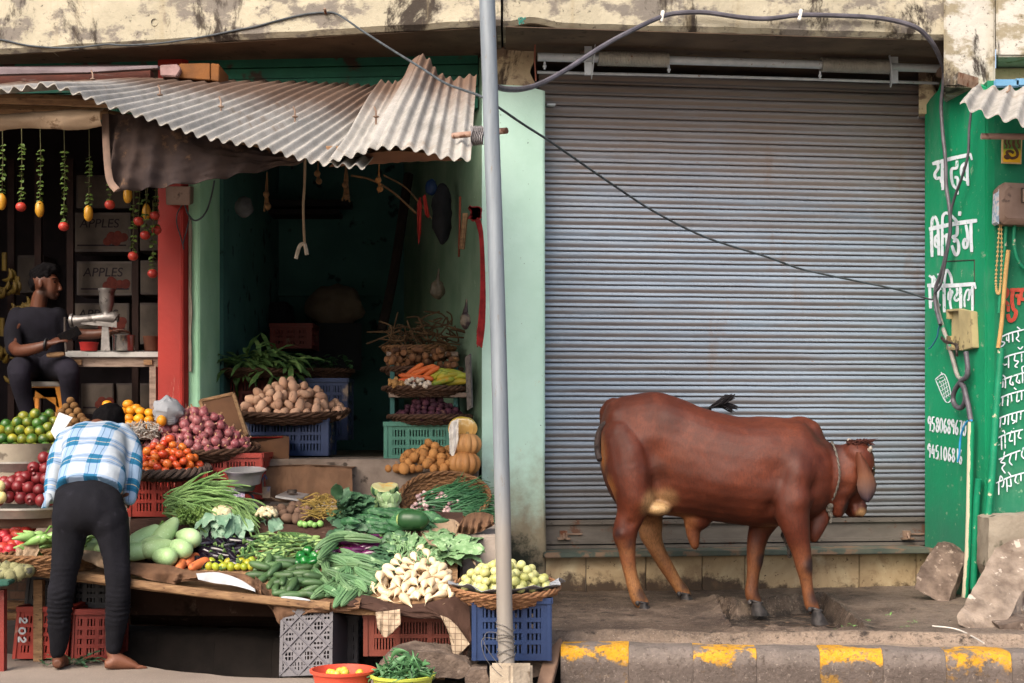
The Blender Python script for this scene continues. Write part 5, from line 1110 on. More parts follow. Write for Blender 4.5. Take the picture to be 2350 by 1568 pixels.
K_POM = Kind('pomegranate', [(pom(), fruitm('pomegranate_skin', '#571318', '#7a2426', 5, .38, '#8d4a3c', 9, .66, .35))], 'dark red pomegranate in the pile left of the bending man', 'pomegranate', 'pomegranates piled in a tray')
pm_ = [(-20, 1455), (80, 1430), (195, 1440), (285, 1450), (380, 1460), (460, 1450), (65, 1325), (165, 1335), (265, 1345), (360, 1365), (455, 1360), (-30, 1340), (110, 1290), (190, 1285), (235, 1245), (345, 1260), (425, 1265), (310, 1160), (420, 1170), (405, 1070), (480, 1080)]
stack(K_POM, sx(pm_), lambda x, y: 8.28+(1150-y)*.0026)
stack(K_POM, [(x+18, y-12) for x, y in sx(pm_) if y > 1090], lambda x, y: 8.38+(1150-y)*.0026)
K_CRM = Kind('pale_apple', [(round_(.038), fruitm('pale_apple_skin', '#c9b77a', '#d8cb92', 5))], 'pale yellow fruit at the left edge beside the pomegranates', 'fruit', 'pale yellow fruit at the left edge')
stack(K_CRM, sx([(-10, 1330), (0, 1430)]), lambda x, y: 8.25)
K_KIWI = Kind('kiwi', [(lump((.03, .0255, .0255), 14, 10, .02), fruitm('kiwi_skin', '#5a4128', '#7a5b39', 6, .85, '#4a3520', 30, .6, .3, spec=.15, bump=.4, bsc=200))], 'brown kiwi in the little pyramid below the yellow stool', 'kiwi', 'kiwis stacked in a pyramid')
kw = [(648, 545), (605, 602), (682, 592), (565, 650), (635, 650), (712, 643), (525, 690), (590, 700), (665, 692), (745, 692), (500, 685), (690, 735), (770, 725), (455, 730), (610, 745), (640, 775), (720, 780), (800, 745), (560, 740)]
stack(K_KIWI, sx(kw), lambda x, y: 9.1+(980-y)*.003, rot=lambda: Rz(random.uniform(1, 2.1)) @ Rx(random.uniform(0, 6)))
K_ORG = Kind('orange', [(round_(.0345, .84, .12), fruitm('orange_skin', '#c07a12', '#d3921f', 5, .42, '#a3641a', 30, .66, .2, rhue=.02, bump=.25, bsc=260))], 'yellow orange in the stack by the red pillar', 'orange', 'yellow oranges stacked by the red pillar')
og = [(985, 582), (1175, 577), (940, 635), (1040, 632), (1130, 645), (1200, 637), (1290, 642), (1375, 658), (1250, 615), (1185, 705), (1275, 708), (1370, 725), (1100, 690), (1020, 690), (1190, 765), (1275, 772), (1380, 780), (1100, 755), (940, 690)]
stack(K_ORG, sx(og), lambda x, y: 9.05+(980-y)*.003, rot=lambda: Rz(random.uniform(0, 6)) @ Rx(random.uniform(-.4, .4)))
K_ORG.put(W(371, 966, 8.95), rrot(), 1.1, label='single yellow orange lying beside the newspaper bag', group='single orange')
K_APP = Kind('apple', [(round_(.037, .9, .3), fruitm('apple_skin', '#8f1f25', '#b23a34', 4, .35, '#c98b4a', 5, .64, .3, rhue=.03))], 'red apple in the heap at the lower left edge', 'apple', 'apples heaped at the lower left')
ap = [(15, 115), (65, 150), (110, 120), (175, 165), (230, 165), (35, 215), (75, 258), (150, 210), (245, 188), (25, 330), (95, 350), (165, 290), (190, 375), (110, 310), (-40, 260), (-30, 160), (60, 400), (-20, 380), (140, 170), (200, 220), (215, 330)]
stack(K_APP, [(x*.25, 1175.6+y*.25) for x, y in ap], lambda x, y: 8.15+(1270-y)*.0035)
stack(K_APP, [(x*.25+10, 1175.6+y*.25-14) for x, y in ap if y > 180], lambda x, y: 8.25+(1270-y)*.0035)
# trays and shelf for them
def disc(name, c, r, h, mat, label, cat='tray', lip=.012, wall=None):
    r_ = root(name, c, label, cat); m = MB(); m.lathe([(r*.9, -h), (r, -.01), (r+lip, 0), (r+lip, .012), (r-.004, .01), (r*.9, -h+.012), (.01, -h+.012)], 48, c); obj('dish', m, mat, r_); return r_
M_TIN = std('dull_tin', '#8d8983', '#aaa59c', 8, .5, .1, 40, '#6a625a', 8, .62, False, .4, .4)
disc('fruit_tray', W(30, 1062, 8.75), .30, .05, M_TIN, 'round tin tray holding the sweet limes')
m = MB(); m.lathe([(.27, 0), (.27, .30)], 40, W(25, 1130, 8.75)-Vector((0, 0, .0))); m.lathe([(.26, .3), (.26, .0)], 40, W(25, 1130, 8.75)); tag(obj('drum', m, std('cream_drum', '#7f7567', '#948a7a', 4, .7, .2, 40, '#5e554a', 7, .6, False)), 'dusty cream drum under the sweet lime tray', 'drum')
disc('fruit_tray', W(55, 1166, 8.42), .27, .05, M_TIN, 'round tin tray under the pomegranates')
m = MB(); m.hexa([W(-120, 1215, 8.3), W(128, 1212, 8.3), W(128, 1195, 8.9), W(-120, 1195, 8.9), W(-120, 1172, 8.3), W(128, 1172, 8.3), W(128, 1164, 8.9), W(-120, 1164, 8.9)]); tag(obj('shelf_board', m, std('brown_cloth', '#4c3c33', '#5f4c41', 4, .9, .3, 40, None, 7, .6, False), bev=.01), 'brown covered shelf under the pomegranate tray', 'shelf')
m = MB(); m.hexa([W(-120, 1290, 7.98), W(70, 1286, 7.98), W(130, 1270, 8.5), W(-120, 1270, 8.5), W(-120, 1280, 7.98), W(70, 1276, 7.98), W(130, 1262, 8.5), W(-120, 1262, 8.5)]); tag(obj('shelf_board', m, M_WOODG, bev=.005), 'grey wooden board under the apples', 'shelf')
m = MB(); m.hexa([W(-200, 1362, 7.5), W(20, 1345, 7.6), W(68, 1320, 8.1), W(-200, 1325, 8.1), W(-200, 1352, 7.5), W(20, 1334, 7.6), W(68, 1312, 8.1), W(-200, 1318, 8.1)]); GT = tag(obj('green_table', m, std('green_board', '#1d4038', '#2a5448', 5, .6, .2, 40, '#56655a', 7, .62, False), bev=.006), 'dark green table top at the lower left edge', 'table')
m = MB(); m.box((W(2, 1400, 7.7).x, 7.7, .02), (.05, .05, .44)); obj('leg', m, M_CRD, GT, sm=False)
m = MB(); m.tube([W(-60, 1385, 8.3), W(110, 1392, 8.3)], .026, 10); tag(obj('bamboo_pole', m, M_WOOD), 'upper bamboo pole below the green table', 'pole'); m = MB(); m.tube([W(-60, 1415, 8.35), W(110, 1412, 8.35)], .026, 10); tag(obj('bamboo_pole', m, M_WOOD), 'lower bamboo pole below the green table', 'pole')
K_CUS = Kind('custard_apple', [(lump((.042, .042, .038), 18, 14, .22, 9, s_), fruitm('custard_apple_skin', '#5c5a3c', '#85835e', 9, .8, '#3a3a33', 20, .55, .3, bump=.6, bsc=60)) for s_ in (1, 2)], 'knobbly custard apple on the dark green table', 'custard apple', 'custard apples on the green table')
for x, y in ((8, 1318), (26, 1322), (44, 1316), (18, 1304), (36, 1304), (52, 1306), (28, 1296), (-6, 1306), (64, 1310)): K_CUS.put(W(x, y, 7.75+(1325-y)*.004), rrot(), random.uniform(.85, 1.05))
# --- onions, tomatoes
def onion(seed):
    m = MB(); rr = random.Random(seed); pr = [(.002, -.031), (.010, -.030), (.022, -.023), (.030, -.008), (.031, .004), (.026, .017), (.016, .026), (.007, .032), (.0045, .040), (.006, .047+.004*rr.random())]
    m.lathe(pr, 14); return m
def onionm():
    t = NT('onion_skin'); t.rand(); a = t.noise(5, 5, .6, t.scl((30, 30, 1.5))); col = t.ramp(a, [(.25, '#5f2431'), (.5, '#8b434f'), (.72, '#b07a72'), (.85, '#c49a80')]); col = t.mix(t.step(t.sep()[2], .03, .042), col, '#b48f66')
    inf = t.n.new('ShaderNodeObjectInfo').outputs['Random']; col = t.mix(t.math('MULTIPLY', inf, .45), col, '#9a6a66'); t.bump(a, .2, .003); return t.out(col, .38, .45)
K_ON = Kind('red_onion', [(onion(1), onionm()), (onion(2), bpy.data.materials['onion_skin'])], 'red onion in the big heap beside the mint pillar', 'onion', 'red onions heaped in a basket')
cO = W(462, 1026, 9.1)
basket(cO, .36, .27, .07, M_WICKD, 'wide wicker basket of red onions on the red crate', tilt=.12)
for p in heap(cO+Vector((-.02, 0, -.045)), .355, .26, .265, .0285, 380, 1.35): K_ON.put(p, Rz(random.uniform(0, 6.3)) @ Rx(random.gauss(0, .7)), random.uniform(.85, 1.12))
def tomat():
    m = round_(.027, .88, .2); m.mi = 1; m.lathe([(.001, .0205), (.006, .0215), (.003, .0235), (.0005, .024)], 6); return m
M_CALX = std('calyx', '#3d4a20', '#55632c', 8, .8, 0)
K_TO = Kind('tomato', [(tomat(), [fruitm('tomato_skin', '#bd5222', '#ca632f', 4, .22, None, rv=.25, rhue=.03, bump=0, spec=.5), M_CALX])], 'orange red tomato in the tray right of the bending man', 'tomato', 'tomatoes heaped in a tray')
cT = W(384, 1078, 8.82)
basket(cT, .245, .2, .05, std('tray_cloth', '#3b302c', '#57473f', 8, .9, .4, 60, None, 7, .6, False), 'round cloth rimmed tray of tomatoes', rim=.03, tilt=.12, name='tomato_tray')
for p in heap(cT+Vector((0, 0, -.03)), .235, .19, .195, .0265, 200, 1.5): K_TO.put(p, Rz(random.uniform(0, 6.3)) @ Rx(random.gauss(0, .8)), random.uniform(.9, 1.15))
# --- potatoes inside the shop
M_POT = fruitm('potato_skin', '#a9836c', '#c6a288', 5, .75, '#8a6a54', 30, .64, .25, spec=.2, bump=.15)
M_POTD = fruitm('potato_brown', '#84572f', '#a97846', 5, .75, '#5a3a20', 30, .62, .3, spec=.2, bump=.15)
pv = [(lump((.047, .031, .030), 14, 10, .10, 2.0, s_), M_POT) for s_ in range(4)]
K_PO = Kind('potato', pv, 'pale potato heaped in the basket in the open shop', 'potato', 'potatoes in the basket on the blue crate')
cP = W(668, 944, 9.95); basket(cP, .40, .30, .07, M_WICKD, 'wide dark wicker basket of pale potatoes in the open shop', tilt=.10)
for p in heap(cP+Vector((0, 0, -.05)), .385, .28, .22, .036, 230, 1.6): K_PO.put(p, rrot(), random.uniform(.85, 1.15))
K_PB = Kind('potato', [(lump((.036, .030, .028), 14, 10, .12, 2.2, s_+9), M_POTD) for s_ in range(4)], 'brown potato in the heap in front of the mint green crate', 'potato', 'brown potatoes before the mint crate')
for p in heap(W(965, 1084, 9.2)+Vector((.06, .0, 0)), .27, .14, .17, .026, 140, 1.1): K_PB.put(p, rrot(), random.uniform(.75, 1.25))
K_PS = Kind('potato', [(lump((.036, .026, .025), 14, 10, .1, 2.2, s_+29), fruitm('potato_dark', '#4f3d31', '#6d574a', 5, .8, None, rv=.25, spec=.15)) for s_ in range(3)], 'dull brown potato on the ledge beside the cauliflower', 'potato', 'dull brown potatoes on the ledge')
for x, y in ((650, 1184), (668, 1176), (686, 1180), (702, 1176), (660, 1194), (680, 1194), (696, 1192), (672, 1168), (690, 1168), (648, 1172), (706, 1190)): K_PS.put(T2(x, y+7, .03), rrot(), random.uniform(.95, 1.2))
# --- beetroot, mixed baskets, taro
K_BE = Kind('beetroot', [(lump((.023, .022, .021), 12, 9, .14, 3, s_+4), fruitm('beetroot_skin', '#2b1720', '#4a2733', 6, .7, '#5d4038', 30, .6, .3, spec=.2, bump=.3)) for s_ in range(3)], 'dark purple beetroot in the basket above the mint crate', 'beetroot', 'beetroots heaped in a basket')
cB = W(986, 957, 9.6); basket(cB, .275, .2, .05, M_WICKD, 'dark wicker basket of beetroots on the mint crate')
for p in heap(cB+Vector((0, 0, -.03)), .25, .18, .175, .021, 230, 1.1): K_BE.put(p, rrot(), random.uniform(.85, 1.2))
cM = W(974, 892, 9.62); basket(cM, .275, .19, .05, M_WICKD, 'wicker basket of ginger, garlic, carrots and yellow cucumbers')
K_GI = Kind('ginger', [(lump((.028, .017, .015), 12, 8, .35, 3, s_), fruitm('ginger_skin', '#8a6436', '#a87f4b', 8, .75, None)) for s_ in (1, 2, 3)], 'knobbly ginger root in the mixed basket', 'ginger', 'ginger roots in the mixed basket')
K_GA = Kind('garlic', [(lump((.017, .017, .015), 12, 8, .18, 4, 3), fruitm('garlic_skin', '#b3a392', '#cbbfae', 8, .6, '#94806e', 20, .6))], 'white garlic bulb in the mixed basket', 'garlic', 'garlic bulbs in the mixed basket')
for i in range(26): K_GI.put(W(random.uniform(892, 930), random.uniform(872, 888), random.uniform(9.45, 9.62)), rrot(), random.uniform(.8, 1.1))
for i in range(48): K_GA.put(W(random.uniform(930, 988), random.uniform(870, 889), random.uniform(9.42, 9.62)), rrot(), random.uniform(.75, 1.1))
CARR = [(0, .2), (.04, .55), (.12, .8), (.8, 1), (.95, .9), (1, .35)]
M_CARR = fruitm('carrot_skin', '#b2491f', '#c96a30', 8, .6, '#8d4a28', 20, .64, .2)
K_CA = Kind('carrot', [(pod(.17, .019, CARR, 10, .06, 12), M_CARR)], 'orange carrot in the mixed basket', 'carrot', 'carrots in the mixed basket')
for x, y, a in ((945, 866, .15), (960, 858, -.5), (950, 850, -.6), (972, 850, -.3), (985, 858, -.6), (940, 874, .05), (965, 868, .1)): K_CA.put(W(x, y, 9.52), Ry(-a*-1) @ Rz(random.uniform(-.2, .2)), random.uniform(.9, 1.1))
CUC = [(0, .25), (.06, .7), (.2, .95), (.5, 1), (.8, .95), (.94, .7), (1, .25)]
K_YC = Kind('yellow_cucumber', [(pod(.16, .022, CUC, 10, .12, 12), fruitm('yellow_cucumber_skin', '#77842a', '#a99a2c', 4, .5, '#b07a20', 6, .64, .2, rhue=.05))], 'yellow green cucumber in the mixed basket', 'cucumber', 'yellow cucumbers in the mixed basket')
for x, y, a in ((1005, 862, .2), (1022, 856, -.3), (1035, 872, .4), (1015, 878, .3), (1045, 880, .15), (1000, 870, .9), (1028, 864, .2), (1052, 866, .1), (1040, 858, -.2)): K_YC.put(W(x, y, 9.5+random.uniform(0, .06)), Ry(-a) @ Rz(random.uniform(-.4, .4)), random.uniform(.9, 1.1))
K_TA = Kind('taro', [(pod(.11, .028, [(0, .75), (.03, .8), (.1, .95), (.5, 1), (.8, .8), (1, .3)], 10, .05, 10), fruitm('taro_skin', '#4a2f1e', '#7a5232', 8, .8, '#a47a4d', 12, .6, .3, bump=.4)), (lump((.03, .027, .03), 12, 9, .12, 3, 2), bpy.data.materials['taro_skin'])], 'brown taro root in the top basket of the right wall shelf', 'taro', 'taro roots stacked in the top basket')
cA = W(968, 848, 9.75); basket(cA, .27, .18, .05, M_WICKD, 'dim wicker basket of taro roots at the top of the basket stack')
for i in range(46): K_TA.put(W(random.uniform(888, 1050), random.uniform(800, 842), random.uniform(9.55, 9.85)), Rz(random.gauss(1.57, .5)) @ Rx(random.uniform(-.3, .3)), random.uniform(.75, 1.0))
basket(W(962, 800, 10.1), .25, .18, .08, M_WICK, 'dim empty looking wicker basket above the taro roots')
m = MB()
for s_ in range(60):
    rr = random.Random(s_); p = W(rr.uniform(890, 1040), rr.uniform(745, 795), rr.uniform(9.9, 10.3)); m.tube(spl([p, p+Vector((rr.uniform(-.1, .1), 0, rr.uniform(-.05, .08))), p+Vector((rr.uniform(-.2, .2), .02, rr.uniform(-.08, .12)))], 4), .006, 5)
tag(obj('root_bundle', m, std('dry_roots', '#3a2a1a', '#55402a', 8, .9, .2, 40, None, 7, .6, False)), 'tangle of dry roots and stems high on the shop shelf', 'roots')
# shelf that carries the baskets along the side wall
SHF = root('wall_shelf', W(980, 960, 9.8), 'mint painted wall shelf behind the basket stack', 'shelf')
m = MB(); m.box(W(985, 908, 9.75), (.52, .40, .03)); m.box(W(985, 860, 9.9), (.52, .40, .03)); m.box(W(972, 815, 10.1), (.5, .3, .03)); obj('boards', m, M_WOODG, SHF, sm=False)
for x_ in (905, 1048): m = MB(); m.box(W(x_, 940, 9.8), (.03, .35, .6)); obj('side_panel', m, M_TEAL, SHF, sm=False)
# --- pumpkins
def pumpkin(r, flat, seed):
    m = MB(); rs = []; N = 60
    for i in range(13):
        a = -math.pi/2+math.pi*i/12; q = max(math.cos(a), .03); z = math.sin(a)*flat; z -= .18*max(0, abs(a)-1.0)*math.copysign(1, a)
        rs.append([Vector((r*q*(1-.15*abs(math.cos(5.5*t))**4*q)*math.cos(t), r*q*(1-.15*abs(math.cos(5.5*t))**4*q)*math.sin(t), r*z)) for t in [2*math.pi*j/N for j in range(N)]])
    m.rings(rs); m.mi = 1; m.tube([(0, 0, r*flat*.8), (.004, 0, r*flat*1.05)], [.013, .009], 7); return m
M_PUM = fruitm('pumpkin_skin', '#8d5f33', '#a97c4c', 2.5, .6, '#c19a6c', 6, .6, .12); M_STEM = std('dry_stem', '#6b5a38', '#8a774e', 8, .8, .2)
for x, y, Y, r, lab in ((1072, 1020, 9.12, .098, 'ribbed tan pumpkin on top of another by the pale shop wall'), (1066, 1064, 9.1, .108, 'lower ribbed pinkish pumpkin under the tan one'), (1040, 1042, 9.3, .085, 'small pumpkin half hidden behind the two stacked ones')):
    o = obj('pumpkin', (lambda m: ([v.__iadd__(W(x, y, Y)) for v in m.v], m)[1])(pumpkin(r, .78, 1)), [M_PUM, M_STEM]); tag(o, lab, 'pumpkin')
m = lump((.095, .07, .075), 24, 16, .05, 2, 5)
for v in m.v:
    if v.y+v.z*.5 < -.015: v.y = -.015-v.z*.5+.012*nz(v, 30)
m.m = [1 if abs(sum((m.v[i].y+m.v[i].z*.5) for i in f)/len(f)+.015) < .014 else 0 for f in m.f]
for v in m.v: v += W(1062, 983, 9.15)
tag(obj('cut_pumpkin', m, [fruitm('pumpkin_green', '#8d7a2a', '#ab8f33', 4, .5), fruitm('pumpkin_flesh', '#b98f4b', '#d3b070', 9, .5, '#d9c6a0', 9, .55, bump=.3)]), 'cut pumpkin with pale orange flesh in a white bag', 'pumpkin')
cloth('plastic_bag', [W(1030, 985, 9.05), W(1036, 968, 9.05), W(1052, 962, 9.05)], [W(1032, 1042, 9.06), W(1042, 1045, 9.05), W(1052, 1010, 9.05)], 18, 18, .006, std('white_plastic', '#b9b4ae', '#cfcac4', 6, .4, .2, 40, None, 7, .6, False, .5), 'white plastic bag round the cut pumpkin', 'bag', folds=2, seed=71)
# ================================================================== VEGETABLES ON THE TABLE
def poisson(poly, d, n=4000, seed=1):
    P = [Vector((x, y, 0)) for x, y in poly]; xs_ = [p.x for p in P]; ys = [p.y for p in P]; lr = random.Random(seed); out = []
    for _ in range(n):
        x, y = lr.uniform(min(xs_), max(xs_)), lr.uniform(min(ys), max(ys))
        if inpoly(x, y, P) and all((x-a)**2+((y-b)*1.5)**2 > d*d for a, b in out): out.append((x, y))
    return out
TILT = .36
def lay(yaw, roll=0.0, pitch=0.0): return Rx(TILT) @ Rz(yaw) @ Ry(pitch) @ Rx(roll)
def scatter(K, poly, d, up, yawf, sc=(.9, 1.1), layers=1, seed=1, f=T, jit=.4, dz=.02, mound=0.0):
    P = [Vector((x, y, 0)) for x, y in poly]
    for L_ in range(layers):
        for x, y in poisson(poly, d*(1+.1*L_), 2500, seed+L_*17):
            e = min(1, pdist(x, y, P)/22) if (mound or L_) else 1
            if L_ and e < .35*L_: continue
            K.put(f(x, y+up*400, up*.9+L_*dz+mound*e), lay(yawf(x, y), random.uniform(0, 6.3), random.gauss(0, .14)), random.uniform(*sc))
# prototypes
GO = [(0, .25), (.04, .5), (.18, .80), (.45, 1), (.75, .92), (.92, .6), (1, .18)]
M_GOURD = fruitm('bottle_gourd_skin', '#8fae78', '#a8c494', 3, .42, '#b3cc9f', 90, .6, .12, rhue=.015); M_STK = std('green_stalk', '#4c6a2c', '#668a40', 8, .6, 0)
gp_ = pod(.26, .066, [(0, .2), (.03, .55), (.15, .9), (.35, 1), (.6, .86), (.82, .6), (.95, .42), (1, .15)], 22, .03, 18); gp_.mi = 1; gp_.tube([(.125, 0, 0), (.15, 0, .006), (.175, .006, .02)], [.009, .007, .008], 7)
K_GOU = Kind('bottle_gourd', [(gp_, [M_GOURD, M_STK])], 'pale green bottle gourd in the pile right of the bending man', 'gourd', 'pale green bottle gourds piled on the table')
for x, y, yaw, pit, sc_, dz in ((412, 1262, 2.2, .2, .95, .0), (366, 1262, .6, .1, .95, 0), (322, 1270, .15, 0, .9, 0), (374, 1282, 2.4, .3, .9, -.01), (330, 1240, .9, -.3, 1.0, .06), (430, 1238, 2.3, .2, .95, .06), (380, 1226, 1.15, -.35, 1.0, .1), (350, 1254, 1.2, 0, .9, .02), (212, 1262, .1, 0, .95, 0), (214, 1248, 2.9, 0, .9, .02), (250, 1256, 1.2, 0, .9, .0)):
    K_GOU.put(W(x, y-4, 7.96+(1282-y)*.0045), lay(yaw, random.uniform(0, 6), pit), sc_*.92)
M_AUB = fruitm('aubergine_skin', '#0e0a14', '#1b1220', 3, .2, None, rv=.3, bump=0, spec=.6); M_CAL = std('aubergine_calyx', '#47602c', '#64804a', 8, .7, .1)
M_AUBP = fruitm('aubergine_purple', '#3b0f33', '#571a49', 3, .24, None, rv=.3, bump=0, spec=.6)
def aub(L, r, bend, mat, prof=None):
    m = pod(L, r, prof or [(0, .25), (.06, .7), (.22, 1), (.5, .92), (.8, .7), (.9, .62), (.94, .75), (1, .35)], 14, bend, 16, capn=2); m.mi = 1; m.tube([(L*.49, 0, 0), (L*.56, 0, .004), (L*.64, .004, .014)], [r*.28, r*.2, r*.22], 6); return (m, [mat, M_CAL])
K_AU = Kind('aubergine', [aub(.12, .024, .12, M_AUB), aub(.10, .026, .05, M_AUB)], 'glossy black purple aubergine beside the bottle gourds', 'aubergine', 'dark aubergines beside the gourds')
scatter(K_AU, [(440, 1250), (470, 1232), (545, 1235), (590, 1245), (545, 1262), (555, 1298), (500, 1300), (462, 1296), (440, 1298), (428, 1285)], 17, .02, lambda x, y: random.choice((-.5, -.3, .4, 3.6, -.9)), layers=2, seed=3, dz=.028)
K_AR = Kind('round_aubergine', [aub(.11, .046, .0, M_AUB, [(0, .3), (.1, .75), (.35, 1), (.6, .92), (.85, .5), (.93, .5), (1, .2)])], 'round glossy black aubergine on the sacking below the gourds', 'aubergine', 'round black aubergines')
for x, y, a in ((307, 1285, 2.6), (328, 1279, 2.1), (348, 1290, -.2), (490, 1236, 1.4), (524, 1240, 1.2), (545, 1236, .8)): K_AR.put(T(x, y+4, .04), lay(a, random.uniform(0, 6), .2), .85)
K_AP = Kind('long_aubergine', [aub(.19, .024, .14, M_AUBP), aub(.16, .026, .2, M_AUBP)], 'long violet aubergine behind the ridge gourds', 'aubergine', 'long violet aubergines')
for x, y, a in ((790, 1262, -.7), (808, 1268, -.55), (775, 1255, -.15), (838, 1262, .15), (852, 1270, .35), (868, 1258, .6), (846, 1252, .5), (870, 1272, .2), (862, 1284, -.05), (800, 1252, -.8), (752, 1266, 1.0), (764, 1276, .9), (740, 1268, 1.3), (822, 1280, .2), (884, 1262, .9), (828, 1254, 1.2), (785, 1282, -.1), (812, 1284, .1)): K_AP.put(T(x, y+4, .03+random.uniform(0, .03)), lay(a, random.uniform(-.6, .6), random.gauss(0, .1)), random.uniform(.85, 1.05))
# carrots
K_FC = Kind('carrot', [(pod(.16, .03, CARR, 14, .05, 14), fruitm('carrot_field', '#a8502a', '#bd6b3e', 7, .65, '#7d4a30', 16, .62, .2, bump=.2))], 'thick orange carrot lying end on at the front of the table', 'carrot', 'thick carrots at the table front')
for x, y, a in ((404, 1296, -1.9), (416, 1306, -1.6), (440, 1294, -1.75), (456, 1304, -2.1), (425, 1296, -1.6)): K_FC.put(T(x, y+5, .03), lay(a+3.14, 0, .1), random.uniform(.85, 1))
# lemons
K_LE = Kind('lemon', [(lump((.026, .022, .022), 14, 10, .03, 2, 1), fruitm('lemon_skin', '#7c8a22', '#a9a833', 4, .35, '#c2ad3a', 6, .6, .2, rhue=.05, bump=.1, bsc=200))], 'small yellow green lemon in the row at the table front', 'lemon', 'small lemons at the table front')
for x, y in ((486, 1296), (505, 1299), (523, 1297), (538, 1298), (553, 1296), (568, 1299), (480, 1306), (495, 1307), (512, 1306), (530, 1307), (546, 1307), (560, 1307), (500, 1291), (548, 1289), (576, 1306), (588, 1302), (578, 1294), (598, 1306)): K_LE.put(T(x, y+3, .022), rrot(), random.uniform(.85, 1.1))
# okra
M_OK = fruitm('okra_skin', '#33522a', '#4d6d3c', 5, .6, None, rv=.35, rhue=.02); M_OKC = std('okra_cap', '#6c8a4c', '#8aa468', 8, .6, 0)
def okra(b): return (pod(.115, .0095, [(0, .08), (.15, .4), (.5, .8), (.82, 1), (.88, 1), (.9, .75), (.94, 1.0), (.97, .6), (1, .5)], 7, b, 9, capn=3, ridges=5, rid=.1), [M_OK, M_OKC])
K_OK = Kind('okra', [okra(.05), okra(.15), okra(-.1)], 'slender green okra pod in the big loose heap', 'okra', 'okra pods heaped on the table')
scatter(K_OK, [(548, 1262), (590, 1232), (640, 1224), (700, 1226), (745, 1248), (742, 1278), (690, 1284), (650, 1288), (600, 1296), (556, 1300), (550, 1284)], 10.5, .012, lambda x, y: random.gauss(-.5 if x > 640 and y < 1255 else random.choice((-.4, 1.1, .3)), .5), layers=3, seed=5, dz=.018, mound=.03)
# green peppers
def pepper():
    m = MB(); rs = []
    for r_, z in [(.006, -.036), (.022, -.034), (.030, -.018), (.033, .005), (.031, .024), (.020, .034), (.008, .027)]: rs.append([Vector((r_*(1+.13*math.cos(4*t))*math.cos(t), r_*(1+.13*math.cos(4*t))*math.sin(t), z)) for t in [2*math.pi*j/20 for j in range(20)]])
    m.rings(rs); m.mi = 1; m.tube([(0, 0, .027), (.002, 0, .04), (.008, 0, .052)], [.006, .005, .006], 6); return (m, [fruitm('capsicum_skin', '#10501f', '#1f6c2c', 3, .2, None, rv=.3, bump=0, spec=.6), M_STK])
K_PE = Kind('green_pepper', [pepper()], 'shiny green pepper between the okra and the ridge gourds', 'pepper', 'shiny green peppers')
for x, y in ((690, 1290), (706, 1282), (722, 1288), (738, 1282), (745, 1268), (700, 1302), (720, 1302), (740, 1298), (756, 1274), (768, 1276), (684, 1304), (752, 1288)): K_PE.put(T(x, y+3, .03+random.uniform(0, .02)), rrot(), random.uniform(.8, 1))
# cucumbers
M_CU = fruitm('cucumber_skin', '#2c4529', '#48623c', 4, .5, '#6d8560', 12, .64, .3, rhue=.02)
CUP = [(0, .3), (.05, .62), (.2, .95), (.5, 1.05), (.8, .9), (.95, .55), (1, .3)]
K_CU = Kind('cucumber', [(pod(.125, .0205, CUP, 12, .08, 12), M_CU), (pod(.11, .021, CUP, 12, .15, 12), M_CU)], 'stubby green cucumber in the heap at the table front', 'cucumber', 'stubby cucumbers heaped at the front')
scatter(K_CU, [(586, 1300), (606, 1290), (632, 1284), (690, 1300), (728, 1312), (738, 1345), (730, 1364), (690, 1368), (650, 1370), (622, 1352), (590, 1325)], 17.5, .022, lambda x, y: random.choice((.15, 1.3, 1.0, .3, 2.8, 1.6, .05)), layers=3, seed=8, dz=.03, mound=.02)
# ridge gourds
M_RG = fruitm('ridge_gourd_skin', '#41623f', '#5f7f57', 4, .6, '#86a07a', 14, .62, .25, rhue=.02)
RGP = [(0, .2), (.06, .5), (.25, .9), (.5, 1), (.75, .85), (.93, .5), (1, .35)]
K_RG = Kind('ridge_gourd', [(pod(.21, .022, RGP, 20, b, 14, ridges=10, rid=.13), M_RG) for b in (.1, .25, -.05)], 'ribbed pale green ridge gourd in the heap beside the radishes', 'ridge gourd', 'ridge gourds heaped beside the radishes')
scatter(K_RG, [(736, 1330), (744, 1290), (770, 1276), (860, 1286), (880, 1300), (868, 1338), (830, 1366), (790, 1372), (745, 1372)], 19, .024, lambda x, y: random.gauss(-.35 if y < 1310 else random.choice((-.9, 1.2, -.6)), .25), layers=3, seed=12, dz=.032, mound=.02)
for x, y, a in ((762, 1298, .7), (752, 1314, 1.2), (800, 1282, -.2), (830, 1288, -.15)): K_RG.put(T(x, y, .12), lay(a, 0, 0), 1.1)
# papaya, guavas
m = pod(.19, .058, [(0, .35), (.03, .55), (.2, .95), (.5, 1), (.8, .85), (.95, .4), (1, .1)], 20, .02, 16); m.m = [1 if i//20 < 1 else 0 for i in range(16*20)]+[1, 0]
R_ = lay(-.12, 0, 0); m.v = [R_ @ v+T(948, 1246, .13) for v in m.v]; tag(obj('papaya', m, [fruitm('papaya_skin', '#1d3f22', '#315a30', 3, .4, None, bump=0), fruitm('papaya_cut', '#8ba05a', '#a3b375', 6, .6, None)]), 'dark green papaya resting on top of the leafy radish greens', 'papaya')
K_GP = Kind('round_gourd', [(lump((.052, .045, .042), 18, 12, .05, 2, 3), fruitm('round_gourd_skin', '#35553a', '#4c6d4c', 4, .5, '#6d8c66', 12, .62, .2))], 'round dull green gourd left of the radish leaves', 'gourd', 'round green gourds')
for x, y in ((893, 1254), (906, 1262), (890, 1276), (902, 1282), (918, 1250), (884, 1266), (928, 1262)): K_GP.put(T(x, y+6, .05), rrot(), random.uniform(.85, 1.05))
